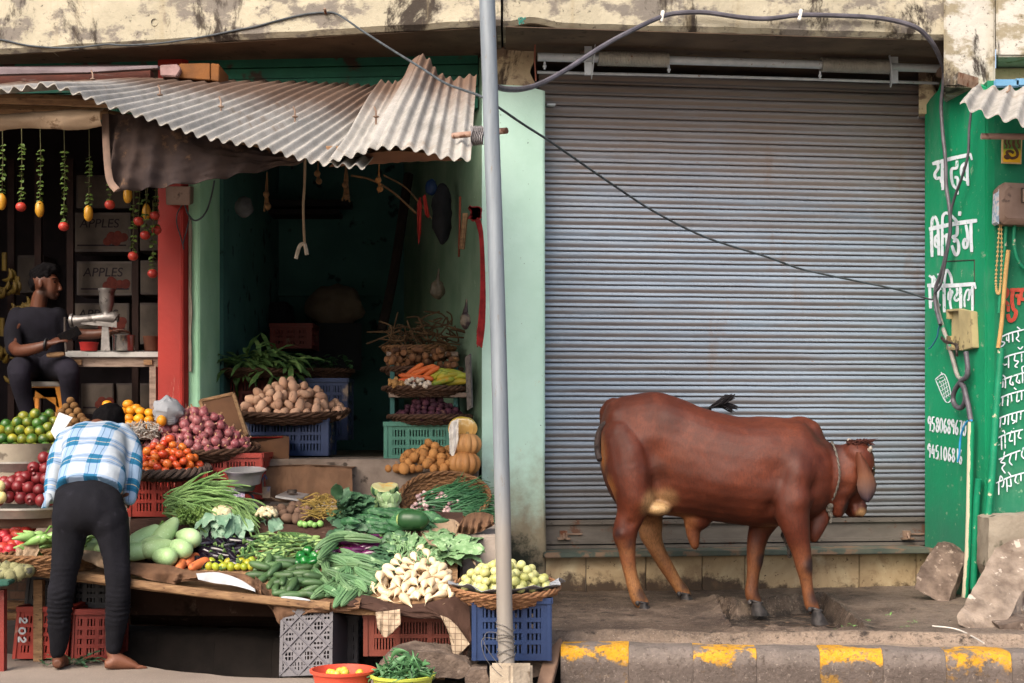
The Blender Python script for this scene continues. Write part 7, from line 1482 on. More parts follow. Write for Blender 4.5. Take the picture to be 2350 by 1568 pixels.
def hidem():
    t = NT('cow_hide'); o = wpos(CW)
    def mask(px, py, Y, r0, r1, amp=.10, f=9):
        v = t.n.new('ShaderNodeVectorMath'); v.operation = 'DISTANCE'; t.L(t.cobj, v.inputs[0]); v.inputs[1].default_value = W(px, py, Y)-o
        return t.step(t.math('ADD', v.outputs['Value'], t.math('MULTIPLY', t.math('SUBTRACT', t.noise(f, 5), .5), amp)), r1, r0)
    x, y, z = t.sep()[0], t.sep()[1], t.sep()[2]
    hair = t.noise(120, 5, .75, t.scl((.8, 1, .3)))
    col = t.ramp(t.noise(4, 6, .6), [(.3, '#3c170a'), (.55, '#4d2010'), (.75, '#5a2916')])
    col = t.mix(t.math('MULTIPLY', t.step(t.noise(2.2, 5), .5, .7), .6), col, '#63311b')
    low = t.step(t.math('ADD', z, t.math('MULTIPLY', t.math('SUBTRACT', t.noise(6, 5), .5), .25)), .50, .18); low = t.math('MULTIPLY', low, t.math('MULTIPLY_ADD', t.step(x, .15, -.1), .5, .3)); col = t.mix(low, col, '#94673f')
    stre = t.noise(5, 4, .5, t.scl((1.4, 1, .9)), .3); col = t.mix(t.math('MULTIPLY', t.step(stre, .5, .66), .35), col, '#3a170b'); col = t.mix(t.math('MULTIPLY', t.step(stre, .46, .34), .3), col, '#6d3521')
    for a in ((1380, 1040, 8.8, .03, .16, .08), (1400, 1120, 8.7, .02, .12, .08)): col = t.mix(t.math('MULTIPLY', mask(*a), .8), col, '#9a6233')
    col = t.mix(mask(1516, 1162, 8.58, .03, .15, .02), col, '#a98a60'); col = t.mix(t.math('MULTIPLY', mask(1498, 1230, 9.0, .05, .2), .8), col, '#a8774e'); col = t.mix(t.math('MULTIPLY', mask(1560, 1192, 8.8, .05, .16), .7), col, '#8f5d39')
    col = t.mix(t.math('MULTIPLY', mask(1770, 1195, 8.7, .02, .14), .7), col, '#8f5f3c')
    col = t.mix(t.math('MULTIPLY', mask(1865, 1010, 8.6, .03, .14), .8), col, '#331710'); col = t.mix(t.math('MULTIPLY', mask(1910, 1025, 8.6, .02, .09), .8), col, '#2c140e')
    col = t.mix(t.math('MULTIPLY', mask(1500, 1085, 8.62, .04, .14), .55), col, '#2f150d')  # dark tint paints the shade in the thigh hollow
    col = t.mix(mask(1948, 1166, 8.58, .02, .06, .03), col, '#1a1210'); col = t.mix(t.math('MULTIPLY', mask(1978, 1180, 8.62, .015, .05, .02), .8), col, '#a08058')  # first tint is a painted shadow between jaw and ear
    col = t.mix(t.math('MULTIPLY', t.step(t.noise(26, 6, .7), .64, .72), t.step(z, .5, .2)), col, '#2b1c16')
    for a in ((1868, 1300, 8.42, .03, .08), (1878, 1372, 8.42, .03, .085), (1756, 1288, 8.80, .03, .075), (1750, 1362, 8.80, .03, .075), (1480, 1366, 8.62, .03, .08), (1580, 1342, 9.04, .03, .08), (1452, 1252, 8.6, .02, .06), (1410, 1225, 8.62, .01, .06)): col = t.mix(t.math('MULTIPLY', mask(*a, .03), .85), col, '#17151a')
    col = t.mix(t.math('MULTIPLY', t.step(hair, .42, .62), .38), col, '#2a120b'); t.bump(hair, .35, .004); t.bump(t.noise(30, 5), .15, .006)
    return t.out(col, .58, .3)
obj('body', fz, hidem(), CW, ang=180)
M_HOOF = std('hoof', '#1f1d1e', '#3d3938', 30, .55, .3, 60, '#6d655d', 14, .6, False)
for x0, x1, yt, yb, Y in ((1463, 1499, 1382, 1402, 8.67), (1558, 1596, 1362, 1382, 9.08), (1858, 1902, 1397, 1433, 8.46), (1720, 1766, 1380, 1412, 8.84)):
    m = MB(); a = W(x0, yb, Y); b = W(x1, yb, Y); L = (b-a).length; h = (yb-yt)*Y/FPX; rs = []
    for k in range(7):
        t = k/6; z = h*t; xs_ = 1-.68*t; w_ = .055*(1-.22*t)
        rs.append([Vector((a.x+L*.5-L*.04*t+L*.5*(xs_*math.cos(q) if math.cos(q) > 0 else .82*(1-.12*t)*math.cos(q)), Y+w_*math.sin(q)*(1-.25*max(0, math.cos(q)))*(1-.18*math.exp(-(math.sin(q)*6)**2)*max(0, math.cos(q))), a.z+z*(1-.25*max(0, math.cos(q))*t))) for q in [2*math.pi*j/28 for j in range(28)]])
    m.rings(rs); m.tube([Vector((a.x+L*.36+L*.27*math.cos(q), Y+.036*math.sin(q), a.z+h*(.97-.10*math.cos(q)))) for q in [2*math.pi*j/20 for j in range(20)]], .008, 6, closed=True)
    m.ell(Vector((a.x+.0, Y-.015, a.z+h*.95)), (.016, .014, .018), 8, 6)
    obj('hoof', m, M_HOOF, CW, ang=60)
# ear, horn, eye, tail
m = MB(); E = [(1970, 1038, 6), (1973, 1049, 9), (1978, 1062, 12.5), (1983, 1078, 14.5), (1988.5, 1095, 18.5), (1990, 1113, 22.5), (1990, 1129, 19.5), (1990, 1143, 13), (1990, 1153, 4)]; rs = []
for x, y, w_ in E:
    c = W(x, y, 8.50-.03*math.sin((y-1040)/120*3.14)); k = w_*8.5/FPX
    rs.append([c+Vector((k*q, -.006+(.030*(q*q)-.02), 0)) for q in (-1, -.7, -.35, 0, .35, .7, 1)]+[c+Vector((k*q, .006+(.030*(q*q)-.02), 0)) for q in (1, .7, .35, 0, -.35, -.7, -1)])
m.rings(rs)
def earm():
    t = NT('cow_ear'); z = t.sep()[2]; col = t.ramp(t.step(t.math('ADD', z, t.math('MULTIPLY', t.noise(30, 4, .6, t.scl((3, 1, .4))), .06)), .60, .96), [(0, '#17151f'), (.22, '#352b35'), (.5, '#55403a'), (.8, '#5f3d2b'), (1, '#4d2717')]); t.bump(t.noise(40, 4, .6, t.scl((3, 1, .3))), .4, .006); return t.out(col, .7, .25)
obj('ear', m, earm(), CW, ang=80)
m = MB(); m.tube(spl([W(1992, 1036, 8.53), W(1997, 1031, 8.52), W(1999, 1024, 8.52)], 4), [.016]*3+[.014]*3+[.01]*2+[.004], 10); obj('horn', m, std('horn', '#6d655c', '#948b80', 20, .5, .1), CW)
m = MB(); m.tube(spl([W(1953, 1016, 8.72), W(1949, 1012, 8.73), W(1946, 1008, 8.74)], 4), [.016]*3+[.014]*3+[.01]*2+[.004], 10); obj('horn', m, bpy.data.materials['horn'], CW)
m = MB(); m.ell(W(2002, 1077, 8.545), (.014, .02, .019), 14, 10); obj('eye', m, std('cow_eye', '#0b0908', '#15100e', 9, .1, 0, 40, None, 8, .6, False, .6), CW)
m = MB(); M_TAIL = std('tail_hair', '#0f0d10', '#1c181c', 60, .7, .3, 120, None, 8, .6, False)
m.tube(spl([W(1388, 980, 9.05), W(1378, 1000, 9.12), W(1400, 1030, 9.26), (W(1480, 1030, 9.30)), W(1560, 985, 9.28), W(1612, 945, 9.26), W(1632, 936, 9.25)], 6), [.022]*10+[.017]*15+[.013]*12, 8)
for i in range(60):
    r = random.Random(i); a = W(1624, 938, 9.25); tip = W(1674+r.uniform(-10, 14), 908+r.uniform(-4, 7), 9.22+r.uniform(-.04, .05)) if i < 46 else W(1690+r.uniform(-12, 4), 940+r.uniform(-8, 8), 9.22); mid = a.lerp(tip, .5)+Vector((r.uniform(-.015, .015), r.uniform(-.02, .02), r.uniform(-.02, .01) if i < 46 else .03)); m.tube(spl([a, mid, tip], 4), [.005]*4+[.005]*4+[.0015], 4)
obj('tail', m, M_TAIL, CW, ang=60)
m = MB()
for i in range(90):
    r = random.Random(i); b_ = W(r.uniform(1942, 1992), 1016+r.uniform(-2, 6), 8.60+r.uniform(-.06, .06)); m.tube([b_, b_+Vector((r.uniform(-.01, .03), r.uniform(-.03, .02), r.uniform(.005, .022))), b_+Vector((r.uniform(.0, .06), r.uniform(-.05, .02), r.uniform(-.03, .02)))], [.006, .005, .001], 4)
obj('forelock', m, std('forelock', '#2a110b', '#3d1a10', 30, .9, .2), CW)
m = MB(); P = spl([W(1396, 968, 8.80), W(1380, 985, 8.84), W(1372, 1010, 8.86), W(1373, 1040, 8.86), W(1379, 1058, 8.83)], 6); m.tube(P, [.012]+[.022]*(len(P)-2)+[.008], 10); m.ell(W(1368, 1024, 8.82), .008, 8, 6); obj('rump_skin', m, std('dark_skin', '#2b2323', '#3d3230', 14, .6, .3), CW)
# neck rope, own thing tied round the neck
m = MB(); M_ROPE = std('grey_rope', '#4a4640', '#65615a', 60, .85, .4, 200, None, 8, .6, False)
rp = spl([W(1912, 1020, 8.56), W(1921, 1048, 8.50), W(1926, 1080, 8.485), W(1925, 1105, 8.50), W(1915, 1138, 8.54), W(1906, 1154, 8.58)], 8)
for o_ in (0, math.pi): m.tube([p+Vector((.004*math.cos(i*.9+o_), .006*math.sin(i*.9+o_)-.004, 0)) for i, p in enumerate(rp)], .0035, 6)
m.tube(spl([W(1906, 1154, 8.58), W(1902, 1162, 8.60), W(1904, 1175, 8.60), W(1908, 1188, 8.60), W(1906, 1200, 8.6)], 5), [.02]*5+[.022]*5+[.014]*5+[.008]*6, 8); m.ell(W(1905, 1160, 8.585), (.022, .02, .026), 12, 8)
m.tube(spl([W(1912, 1020, 8.56), W(1908, 1016, 8.66), W(1912, 1022, 8.78), W(1916, 1080, 8.79), W(1908, 1140, 8.74), W(1904, 1158, 8.62)], 6), .007, 6)
tag(obj('neck_rope', m, M_ROPE), 'knotted grey rope tied round the cow\'s neck', 'rope')
# chain under the chest
m = MB(); P = spl([W(1795, 1225, 8.75), W(1803, 1240, 8.7), W(1811, 1258, 8.68), W(1812, 1275, 8.68)], 5)
for i, p in enumerate(P): m.tube([p+Vector((.012*math.cos(q)*(1 if i % 2 else .3), .012*math.cos(q)*(.3 if i % 2 else 1), .014*math.sin(q))) for q in [2*math.pi*j/8 for j in range(8)]], .004, 5, closed=True)
tag(obj('leg_chain', m, M_DKMET), 'dark chain hanging behind the cow\'s near foreleg', 'chain')

# ================================================================== PEOPLE
M_SKIN = std('skin', '#4e2d1e', '#6a4230', 6, .55, .15, 80, None, 8, .6, False, .35)
M_SKIN2 = std('skin_lighter', '#55301f', '#6d4330', 6, .5, .12, 80, None, 8, .6, False, .35)
M_HAIR = std('black_hair', '#060507', '#0e0c0e', 60, .85, .5, 140, None, 8, .6, False, .08, stretch=(1, 1, 3))
def hand(m, wrist, d, up, L=.18, curl=.35, side=1, spread=.12, seed=0, cup=None):
    """palm, four unequal fingers and a thumb leaving the side of the palm"""
    d = Vector(d).normalized(); s_ = d.cross(Vector(up)).normalized()*side; u = s_.cross(d)*side; u = u.normalized(); w = Vector(wrist); pl = L*.48
    loft(m, [(w, s_*.024, u*.018), (w+d*pl*.35, s_*.034, u*.017), (w+d*pl*.8, s_*.042, u*.015), (w+d*pl, s_*.038, u*.011)], 12, 3)
    for i, (o, ln) in enumerate(((-.03, .80), (-.010, .92), (.010, .86), (.029, .68))):
        b = w+d*pl*.9+s_*o; P = [b]; dd = (d+s_*(o*4*spread)).normalized(); l3 = L*.52*ln
        for k, f in enumerate((.45, .3, .25)):
            a = curl*(k+.6)*(1+.15*nz((i, k, seed), 1)); q = (dd*math.cos(a)-u*math.sin(a)).normalized(); P.append(P[-1]+q*l3*f)
        limb(m, P, [.0095, .009, .008, .0065], 8, 3)
    b = w+d*pl*.3-s_*.03; P = [b, b+(-s_*.8+d*.7-u*.2).normalized()*L*.2, b+(-s_*.55+d*1.0-u*.35).normalized()*L*.38]; limb(m, P, [.013, .011, .008], 8, 3)
# ---- the man bending over the stall
MN = root('person', G(200, 1535, -.2), 'barefoot person bending over the stall in blue checked shirt and black trousers', 'person')
def hl(lst, m, seg=16): P, r = cl(lst, 7.7); limb(m, P, r, seg, 4)
m = MB()
hl([(165, 1150, 38, 7.74), (160, 1205, 40, 7.72), (154, 1280, 34, 7.70), (140, 1370, 31, 7.70), (137, 1410, 29, 7.71), (137, 1445, 25, 7.73), (133, 1496, 19, 7.74)], m)
hl([(245, 1150, 38, 7.74), (254, 1205, 39, 7.72), (266, 1285, 31, 7.70), (271, 1370, 29, 7.70), (270, 1410, 27, 7.71), (265, 1445, 23, 7.73), (260, 1488, 19, 7.74)], m)
m.ell(W(204, 1165, 7.76), (.190, .15, .14), 24, 16); m.ell(W(205, 1172, 7.71), (.185, .12, .13), 22, 14); m.ell(W(162, 1195, 7.72), (.10, .11, .13), 16, 12); m.ell(W(250, 1195, 7.72), (.10, .11, .13), 16, 12)
loft(m, [(W(204, 1160, 7.78), Vector((.19, 0, 0)), Vector((0, -.10, .10))), (W(205, 1130, 7.86), Vector((.18, 0, 0)), Vector((0, -.09, .10)))], 22, 3)
tr = fuse(m, .010, 6, .5); me = tr.mesh('t'); nn_ = [v.normal.copy() for v in me.vertices]; bpy.data.meshes.remove(me)
for v, n_ in zip(tr.v, nn_):
    py = HY-(v.z-CZ)*FPX/v.y; k = math.exp(-((py-1395)/38)**2)+.35*math.exp(-((py-1300)/30)**2)
    v += n_*(.0045*k*math.sin(py*.55+9*nz(v, 4)+4*nz(v, 11))*(.5+nz(v*1.0, 6)+.5)+.008*nz(v*1.0+Vector((3, 0, 0)), 6)+.007*nz((v.x*16, v.y*5, v.z*4), 1)+.003*nz(v*1.0, 18))
obj('trousers', tr, std('black_cotton', '#0b0b10', '#16161c', 4, .9, .25, 90, '#2c2b33', 7, .62, False, .15), MN, ang=180)
# shirt
m = MB(); ax = Vector((0, .74, .67)); vx = Vector((0, -.67, .74))
hem, sho = W(205, 1120, 7.80), W(222, 985, 8.22)
loft(m, [(hem-ax*.02, Vector((.190, 0, 0)), vx*.115), (hem+ax*.10, Vector((.188, 0, 0)), vx*.115), (hem.lerp(sho, .5), Vector((.185, 0, 0)), vx*.115), (hem.lerp(sho, .8), Vector((.185, 0, 0)), vx*.105), (sho-vx*.01, Vector((.165, 0, 0)), vx*.075), (sho+ax*.05-vx*.03, Vector((.13, 0, 0)), vx*.06), (sho+ax*.08-vx*.05, Vector((.06, 0, 0)), vx*.04)], 26, 4, .9)
LA = [(166, 1000, 27, 8.22), (148, 1022, 28, 8.20), (130, 1062, 25, 8.10), (119, 1105, 20, 8.02), (117, 1146, 14, 7.96)]
RA_ = [(280, 994, 27, 8.22), (294, 1018, 28, 8.20), (303, 1062, 24, 8.10), (302, 1105, 20, 8.02), (296, 1148, 14, 7.96)]
for L_ in (LA, RA_): P, r = cl(L_, 8); limb(m, P, r, 16, 4)
sf = fuse(m, .010, 5, .5); me = sf.mesh('t'); nn_ = [v.normal.copy() for v in me.vertices]; bpy.data.meshes.remove(me)
for v, n_ in zip(sf.v, nn_): v += n_*(.012*nz((v.x*11, v.y*3, v.z*3), 1)+.010*nz(v*1.0, 6)+.005*nz(v*1.0, 16)-.004)
def plaidm():
    t = NT('plaid_cotton'); o = wpos(MN); x, y, z = t.sep()[0], t.sep()[1], t.sep()[2]
    s_ = t.math('ADD', t.math('MULTIPLY', y, .74), t.math('MULTIPLY', z, .67)); w_ = t.math('MULTIPLY', t.math('SUBTRACT', t.noise(3, 3), .5), .05)
    def band(v, per, ph, lo, hi): f = t.math('FRACT', t.math('ADD', t.math('MULTIPLY', t.math('ADD', v, w_), 1/per), ph)); return t.math('MULTIPLY', t.math('GREATER_THAN', f, lo), t.math('LESS_THAN', f, hi)), f
    h, fh = band(s_, .165, .30, .06, .50); v, fv = band(x, .172, .10, .05, .48)
    base = t.mix(t.noise(40, 3), '#939ca6', '#a5aeb7')
    col = t.mix(t.math('MULTIPLY', h, .55), base, '#5a7ba3'); col = t.mix(t.math('MULTIPLY', v, .6), col, '#6489b0'); col = t.mix(t.math('MULTIPLY', t.math('MULTIPLY', h, v), .92), col, '#125a7d')
    for f, c in ((fh, .14), (fh, .27), (fh, .40), (fv, .16), (fv, .38)):
        ln = t.math('LESS_THAN', t.math('ABSOLUTE', t.math('SUBTRACT', f, c)), .014); col = t.mix(t.math('MULTIPLY', ln, .6), col, '#1f4a63' if c != .27 else '#c9b78a')
    t.bump(t.noise(12, 5), .3, .02); t.bump(t.noise(160, 2), .15, .002); return t.out(col, .9, .1)
obj('shirt', sf, plaidm(), MN, ang=180)
m = MB(); rs = []
for x, y, Y in ((104, 1132, 7.93), (108, 1146, 7.92), (103, 1158, 7.92), (100, 1166, 7.93)): c = W(x, y, Y); rs.append([c+Vector((.02*math.cos(q)+.006, .012*math.sin(q), .0)) for q in [2*math.pi*j/8 for j in range(8)]])
m.rings(rs); obj('shirt_cuff', m, bpy.data.materials['plaid_cotton'], MN)
# feet, arms, neck and head: one skin
m = MB()
def foot(m, ank, heel, toe, side, W_=.042):
    a, h, t_ = Vector(ank), Vector(heel), Vector(toe); f = (t_-h); L = f.length; f.normalize(); s_ = f.cross(Vector((0, 0, 1))).normalized()*side; up = Vector((0, 0, 1))
    limb(m, [a+up*.10, a+up*.04, a-up*.0, h+f*.06+up*.045], [.040, .036, .034, .035], 14)
    loft(m, [(h+f*.0+up*.03, s_*.022, up*.022), (h+f*.03+up*.034, s_*.032, up*.033), (h+f*L*.3+up*.048, s_*.034, up*.048), (h+f*L*.55+up*.036, s_*.040, up*.036), (h+f*L*.74+up*.024, s_*W_, up*.023), (h+f*L*.82+up*.018, s_*.040, up*.016)], 16, 4)
    for i, (o, ln, r_) in enumerate(((-.030, .20, .013), (-.012, .17, .0095), (.003, .15, .009), (.017, .125, .0085), (.030, .10, .008))):
        b = h+f*L*.80+s_*o+up*.014; limb(m, [b, b+f*L*ln*.5+up*.002, b+f*L*ln-up*.003], [r_, r_*.95, r_*.8], 8, 3)
foot(m, W(132, 1498, 7.75), W(131, 1538, 7.70)+Vector((0, 0, .004)), W(150, 1518, 7.96)*1.0+Vector((0, 0, -.035)), 1)
foot(m, W(258, 1494, 7.75), W(240, 1539, 7.72)+Vector((0, 0, .004)), W(333, 1536, 7.80)+Vector((0, 0, .0)), -1)
for lg, fx, mx in (((132, 1495), (162, 1200), 140), ((259, 1490), (254, 1200), 271)): limb(m, [W(*lg, 7.75), W(mx, 1380, 7.70), W(*fx, 7.74), W(205, 1165, 7.80)], [.034, .03, .04, .05], 10)
limb(m, [W(205, 1165, 7.80), hem.lerp(sho, .5), sho-vx*.02, W(232, 984, 8.30)], [.06, .07, .07, .05], 12)
limb(m, [W(150, 1005, 8.2), sho-vx*.03, W(296, 1005, 8.2)], [.04, .05, .04], 10)
for L_, hx, sd in ((LA, 120, 1), (RA_, 292, -1)):
    e = W(L_[-1][0], L_[-1][1]-8, 7.97); limb(m, [W(L_[1][0], L_[1][1], 8.2), W(L_[2][0], L_[2][1], 8.1), e], [.04, .036, .034], 10); w_ = W(hx+20*sd, 1150, 8.12); limb(m, [e, e.lerp(w_, .5), w_], [.036, .032, .026], 12); hand(m, w_, (.3*sd, .9, -.25), (0, .2, 1), .17, .4, sd)
hd = W(249, 976, 8.38); limb(m, [W(228, 985, 8.30), W(240, 990, 8.36)], [.055, .052], 12); m.ell(hd+Vector((0, .02, -.01)), (.078, .10, .105), 20, 14); m.ell(hd+Vector((0, .10, -.08)), (.05, .05, .05), 14, 10); m.ell(hd+Vector((0, .125, -.03)), (.012, .02, .022), 8, 6)
for s_ in (-1, 1): m.ell(hd+Vector((s_*.080, .02, -.02)), (.01, .022, .032), 10, 8)
obj('body', fuse(m, .006, 3, .5), M_SKIN, MN, ang=180)
m = MB(); c = W(250, 962, 8.34); m.ell(c, (.094, .105, .092), 26, 18); m.ell(c+Vector((.0, .03, .012)), (.086, .09, .085), 26, 18)
hf = fuse(m, .007, 3)
for v in hf.v: v += (v-c).normalized()*(.006*nz((v.x*30, v.y*12, v.z*30), 1)+.003*nz(v*1.0, 60))
obj('hair', hf, M_HAIR, MN, ang=180)
# ---- the seated man in the fruit shop
YS = 10.25
SM = root('person', W(95, 960, YS), 'person in black clothes seated in the dark shop looking down at a phone', 'person')
m = MB()
loft(m, [(W(92, 842, 10.25), Vector((.17, 0, 0)), Vector((0, .12, 0))), (W(90, 800, 10.25), Vector((.175, 0, 0)), Vector((0, .115, 0))), (W(84, 755, 10.22), Vector((.195, 0, 0)), Vector((0, .12, 0))), (W(82, 722, 10.2), Vector((.19, 0, 0)), Vector((0, .10, 0))), (W(86, 706, 10.2), Vector((.09, 0, 0)), Vector((0, .07, 0)))], 20, 4)
P, r = cl([(40, 726, 22, 10.2), (30, 765, 21, 10.1), (32, 800, 20, 9.98)], 10); limb(m, P, r, 14)
P, r = cl([(132, 726, 22, 10.22), (150, 752, 19, 10.25), (168, 766, 17, 10.29)], 10); limb(m, P, r, 14)
sh_ = fuse(m, .011, 5)
for v in sh_.v: v += Vector((0, .010*nz(v*1.0, 8), .004*nz(v*1.0, 10)))
obj('shirt', sh_, std('black_shirt', '#0e0d13', '#191821', 5, .9, .2, 60, None, 8, .6, False, .15), SM, ang=180)
m = MB()
P, r = cl([(70, 842, 34, 10.2), (48, 846, 29, 9.9), (44, 858, 26, 9.82), (52, 900, 22, 9.88), (66, 955, 17, 9.95)], 10); limb(m, P, r, 14)
P, r = cl([(118, 842, 34, 10.2), (148, 846, 29, 9.95), (158, 856, 25, 9.88), (160, 900, 21, 9.95), (162, 950, 17, 10)], 10); limb(m, P, r, 14)
m.ell(W(92, 852, 10.25), (.19, .15, .08), 18, 12)
obj('trousers', fuse(m, .011, 5), std('dark_trousers', '#15141b', '#211f29', 5, .9, .2, 60, None, 8, .6, False, .15), SM, ang=180)
m = MB()
hc = W(104, 650, 10.17); limb(m, [W(84, 735, 10.2), W(90, 690, 10.18), W(96, 672, 10.17)], [.06, .056, .055], 14)
limb(m, [W(33, 798, 9.95), W(40, 750, 10.1), W(84, 735, 10.2), W(130, 735, 10.22), W(152, 762, 10.28)], [.03, .022, .04, .022, .03], 10)
s_ = 10.17/FPX
m.ell(hc+Vector((-.01, 0, .02)), (.092, .078, .10), 22, 16)                                            # skull
loft(m, [(hc+Vector((.035, 0, .03)), Vector((.055, 0, .01)), Vector((0, .068, 0))), (hc+Vector((.045, 0, -.03)), Vector((.052, 0, 0)), Vector((0, .062, 0))), (hc+Vector((.045, 0, -.085)), Vector((.042, 0, 0)), Vector((0, .048, 0))), (hc+Vector((.06, 0, -.118)), Vector((.022, 0, 0)), Vector((0, .03, 0)))], 16, 4)
loft(m, [(hc+Vector((.085, 0, .012)), Vector((.012, 0, 0)), Vector((0, .010, 0))), (hc+Vector((.102, 0, -.022)), Vector((.014, 0, 0)), Vector((0, .013, 0))), (hc+Vector((.108, 0, -.048)), Vector((.016, 0, 0)), Vector((0, .018, 0))), (hc+Vector((.095, 0, -.056)), Vector((.012, 0, 0)), Vector((0, .015, 0)))], 10, 3)
m.ell(hc+Vector((.09, 0, -.078)), (.012, .024, .008), 10, 6); m.ell(hc+Vector((.087, 0, -.090)), (.012, .022, .009), 10, 6)   # lips
m.ell(hc+Vector((.078, 0, .022)), (.018, .055, .010), 12, 8)                                              # brow
m.ell(hc+Vector((-.012, -.078, -.012)), (.020, .012, .034), 12, 8); m.ell(hc+Vector((-.012, .078, -.012)), (.020, .012, .034), 12, 8)
P, r = cl([(33, 798, 14, 9.95), (45, 806, 15, 9.88), (80, 800, 13, 9.82), (110, 790, 9.5, 9.8)], 10); limb(m, P, r, 14)
hand(m, W(112, 789, 9.8), (.92, -.05, .32), (-.3, -.5, .8), .175, .28, 1, seed=3)
P, r = cl([(152, 762, 13, 10.28), (200, 768, 12.5, 10.32), (250, 764, 9.5, 10.3)], 10); limb(m, P, r, 12)
hand(m, W(252, 763, 10.3), (.95, -.05, .15), (0, .1, 1), .175, .3, -1, seed=5)
def skin2():
    t = NT('skin_stubble'); o = wpos(SM); col = t.ramp(t.noise(6, 4), [(.3, '#42241a'), (.7, '#573424')])
    for p, r0, r1 in ((Vector((.045, -.01, -.105)), .035, .075), (Vector((.082, 0, -.066)), .012, .03), (Vector((.0, -.05, -.06)), .02, .045)):
        v = t.n.new('ShaderNodeVectorMath'); v.operation = 'DISTANCE'; t.L(t.cobj, v.inputs[0]); v.inputs[1].default_value = hc+p-o; col = t.mix(t.math('MULTIPLY', t.step(v.outputs['Value'], r1, r0), .72), col, '#1a0f0b')
    t.bump(t.noise(90, 3), .15, .003); return t.out(col, .5, .35)
obj('body', fuse(m, .0055, 3, .5), skin2(), SM, ang=180)
m = MB(); c = hc+Vector((-.018, 0, .055)); m.ell(c, (.092, .082, .07), 24, 16); m.ell(c+Vector((.035, 0, .04)), (.08, .07, .05), 22, 14); m.ell(c+Vector((.085, .0, .035)), (.035, .05, .028), 14, 10); m.ell(c+Vector((-.05, 0, -.055)), (.044, .066, .07), 16, 12)
hf = fuse(m, .007, 2)
for v in hf.v: v += (v-c).normalized()*(.012*nz(v*1.0, 28)+.006*nz(v*1.0, 80))
obj('hair', hf, M_HAIR, SM, ang=180)
for s_ in (-1, 1):
    m = MB(); m.ell(hc+Vector((.074, s_*.036, .002)), (.012, .014, .010), 12, 8); obj('eye', m, std('eye_dark', '#120e0d', '#1b1512', 9, .2, 0), SM)
    m = MB(); m.tube(spl([hc+Vector((.088, s_*.02, .024)), hc+Vector((.086, s_*.042, .03)), hc+Vector((.068, s_*.062, .024))], 4), .005, 6, flat=.6); obj('eyebrow', m, M_HAIR, SM)
m = MB(); c = W(106, 791, 9.8)
m.tube([c+Vector((.004*math.sin(q), .038*math.cos(q), .038*math.sin(q))) for q in [2*math.pi*j/20 for j in range(20)]], .009, 6, closed=True); obj('bracelet', m, std('black_band', '#0d0d10', '#16161a', 9, .5, 0), SM)
m = MB(); m.box(W(160, 768, 9.78), (.15, .014, .07), Matrix.Rotation(-.45, 3, 'Y') @ Matrix.Rotation(.5, 3, 'X')); tag(obj('phone', m, std('phone_black', '#101114', '#17181c', 9, .2, 0, 40, None, 8, .6, False, .5), bev=.004), 'dark mobile phone held by the seated person', 'phone')
# ================================================================== INSIDE THE FRUIT SHOP
YT = 9.95
tb = root('shop_table', W(262, 960, YT), 'old wooden table with a white top in the fruit shop', 'table')
m = MB(); m.hexa([W(151, 820, YT), W(366, 820, YT), W(366, 818, YT+.45), W(151, 818, YT+.45), W(149, 808, YT), W(366, 808, YT), W(366, 805, YT+.45), W(152, 805, YT+.45)]); obj('table_top', m, std('white_board', '#8f8e8c', '#aba9a6', 6, .6, .1, 40, '#55504c', 40, .66, False), tb, bev=.003)
m = MB(); m.hexa([W(163, 842, YT+.03), W(362, 842, YT+.03), W(362, 842, YT+.06), W(163, 842, YT+.06), W(163, 820.5, YT+.03), W(362, 820.5, YT+.03), W(362, 820.5, YT+.06), W(163, 820.5, YT+.06)]); obj('apron', m, M_WOODG, tb, sm=False)
for x in (169, 352):
    m = MB(); p = W(x, 890, YT+.05); m.box((p.x, p.y, p.z-.05), (.045, .045, .46)); obj('leg', m, M_WOODG, tb, sm=False)
for x in (178, 340): m = MB(); m.box(W(x, 832, YT+.022), (.06, .02, .035)); obj('corner_block', m, M_WOOD, tb, sm=False)
# hand juicer
JU = root('hand_juicer', W(243, 806, 10.05), 'grey cast metal hand cranked juicer clamped on the white table', 'juicer')
M_ALU = std('cast_aluminium', '#5d5a59', '#7b7775', 9, .4, .2, 60, '#4a4644', 14, .6, False, .5, .6)
yj = 10.05
m = MB(); c = W(245, 712, yj)
Zp = lambda y: W(245, y, yj).z-c.z
m.lathe([(.052, Zp(668)), (.056, Zp(664)), (.060, Zp(663)), (.060, Zp(668)), (.053, Zp(672)), (.052, Zp(692)), (.046, Zp(704)), (.036, Zp(714)), (.033, Zp(722)), (.042, Zp(728))], 26, c); obj('hopper', m, M_ALU, JU, ang=50)
m = MB(); m.tube([W(170, 737, yj), W(185, 736, yj), W(230, 731, yj), W(262, 730, yj), (W(268, 733, yj))], [.040, .036, .038, .046, .04], 16); m.tube([W(162, 736, yj), W(168, 736, yj)], .048, 20); m.tube([W(262, 731, yj), W(272, 731, yj)], .022, 12)
m.hexa([W(186, 744, yj-.03), W(268, 752, yj-.03), W(268, 752, yj+.03), W(186, 744, yj+.03), W(186, 736, yj-.03), W(268, 736, yj-.03), W(268, 736, yj+.03), W(186, 736, yj+.03)]); obj('barrel', m, M_ALU, JU, ang=50)
m = MB(); m.hexa([W(231, 806, yj-.03), W(253, 806, yj-.03), W(253, 806, yj+.03), W(231, 806, yj+.03), W(234, 746, yj-.02), W(249, 746, yj-.02), W(249, 746, yj+.02), W(234, 746, yj+.02)]); obj('stand', m, M_ALU, JU, bev=.004)
m = MB(); m.tube([W(148, 735, yj), W(164, 736, yj)], .007, 8); m.tube([W(149, 728, yj-.02), W(149, 770, yj-.02), W(152, 808, yj-.06)], .009, 8); obj('crank', m, M_DKMET, JU)
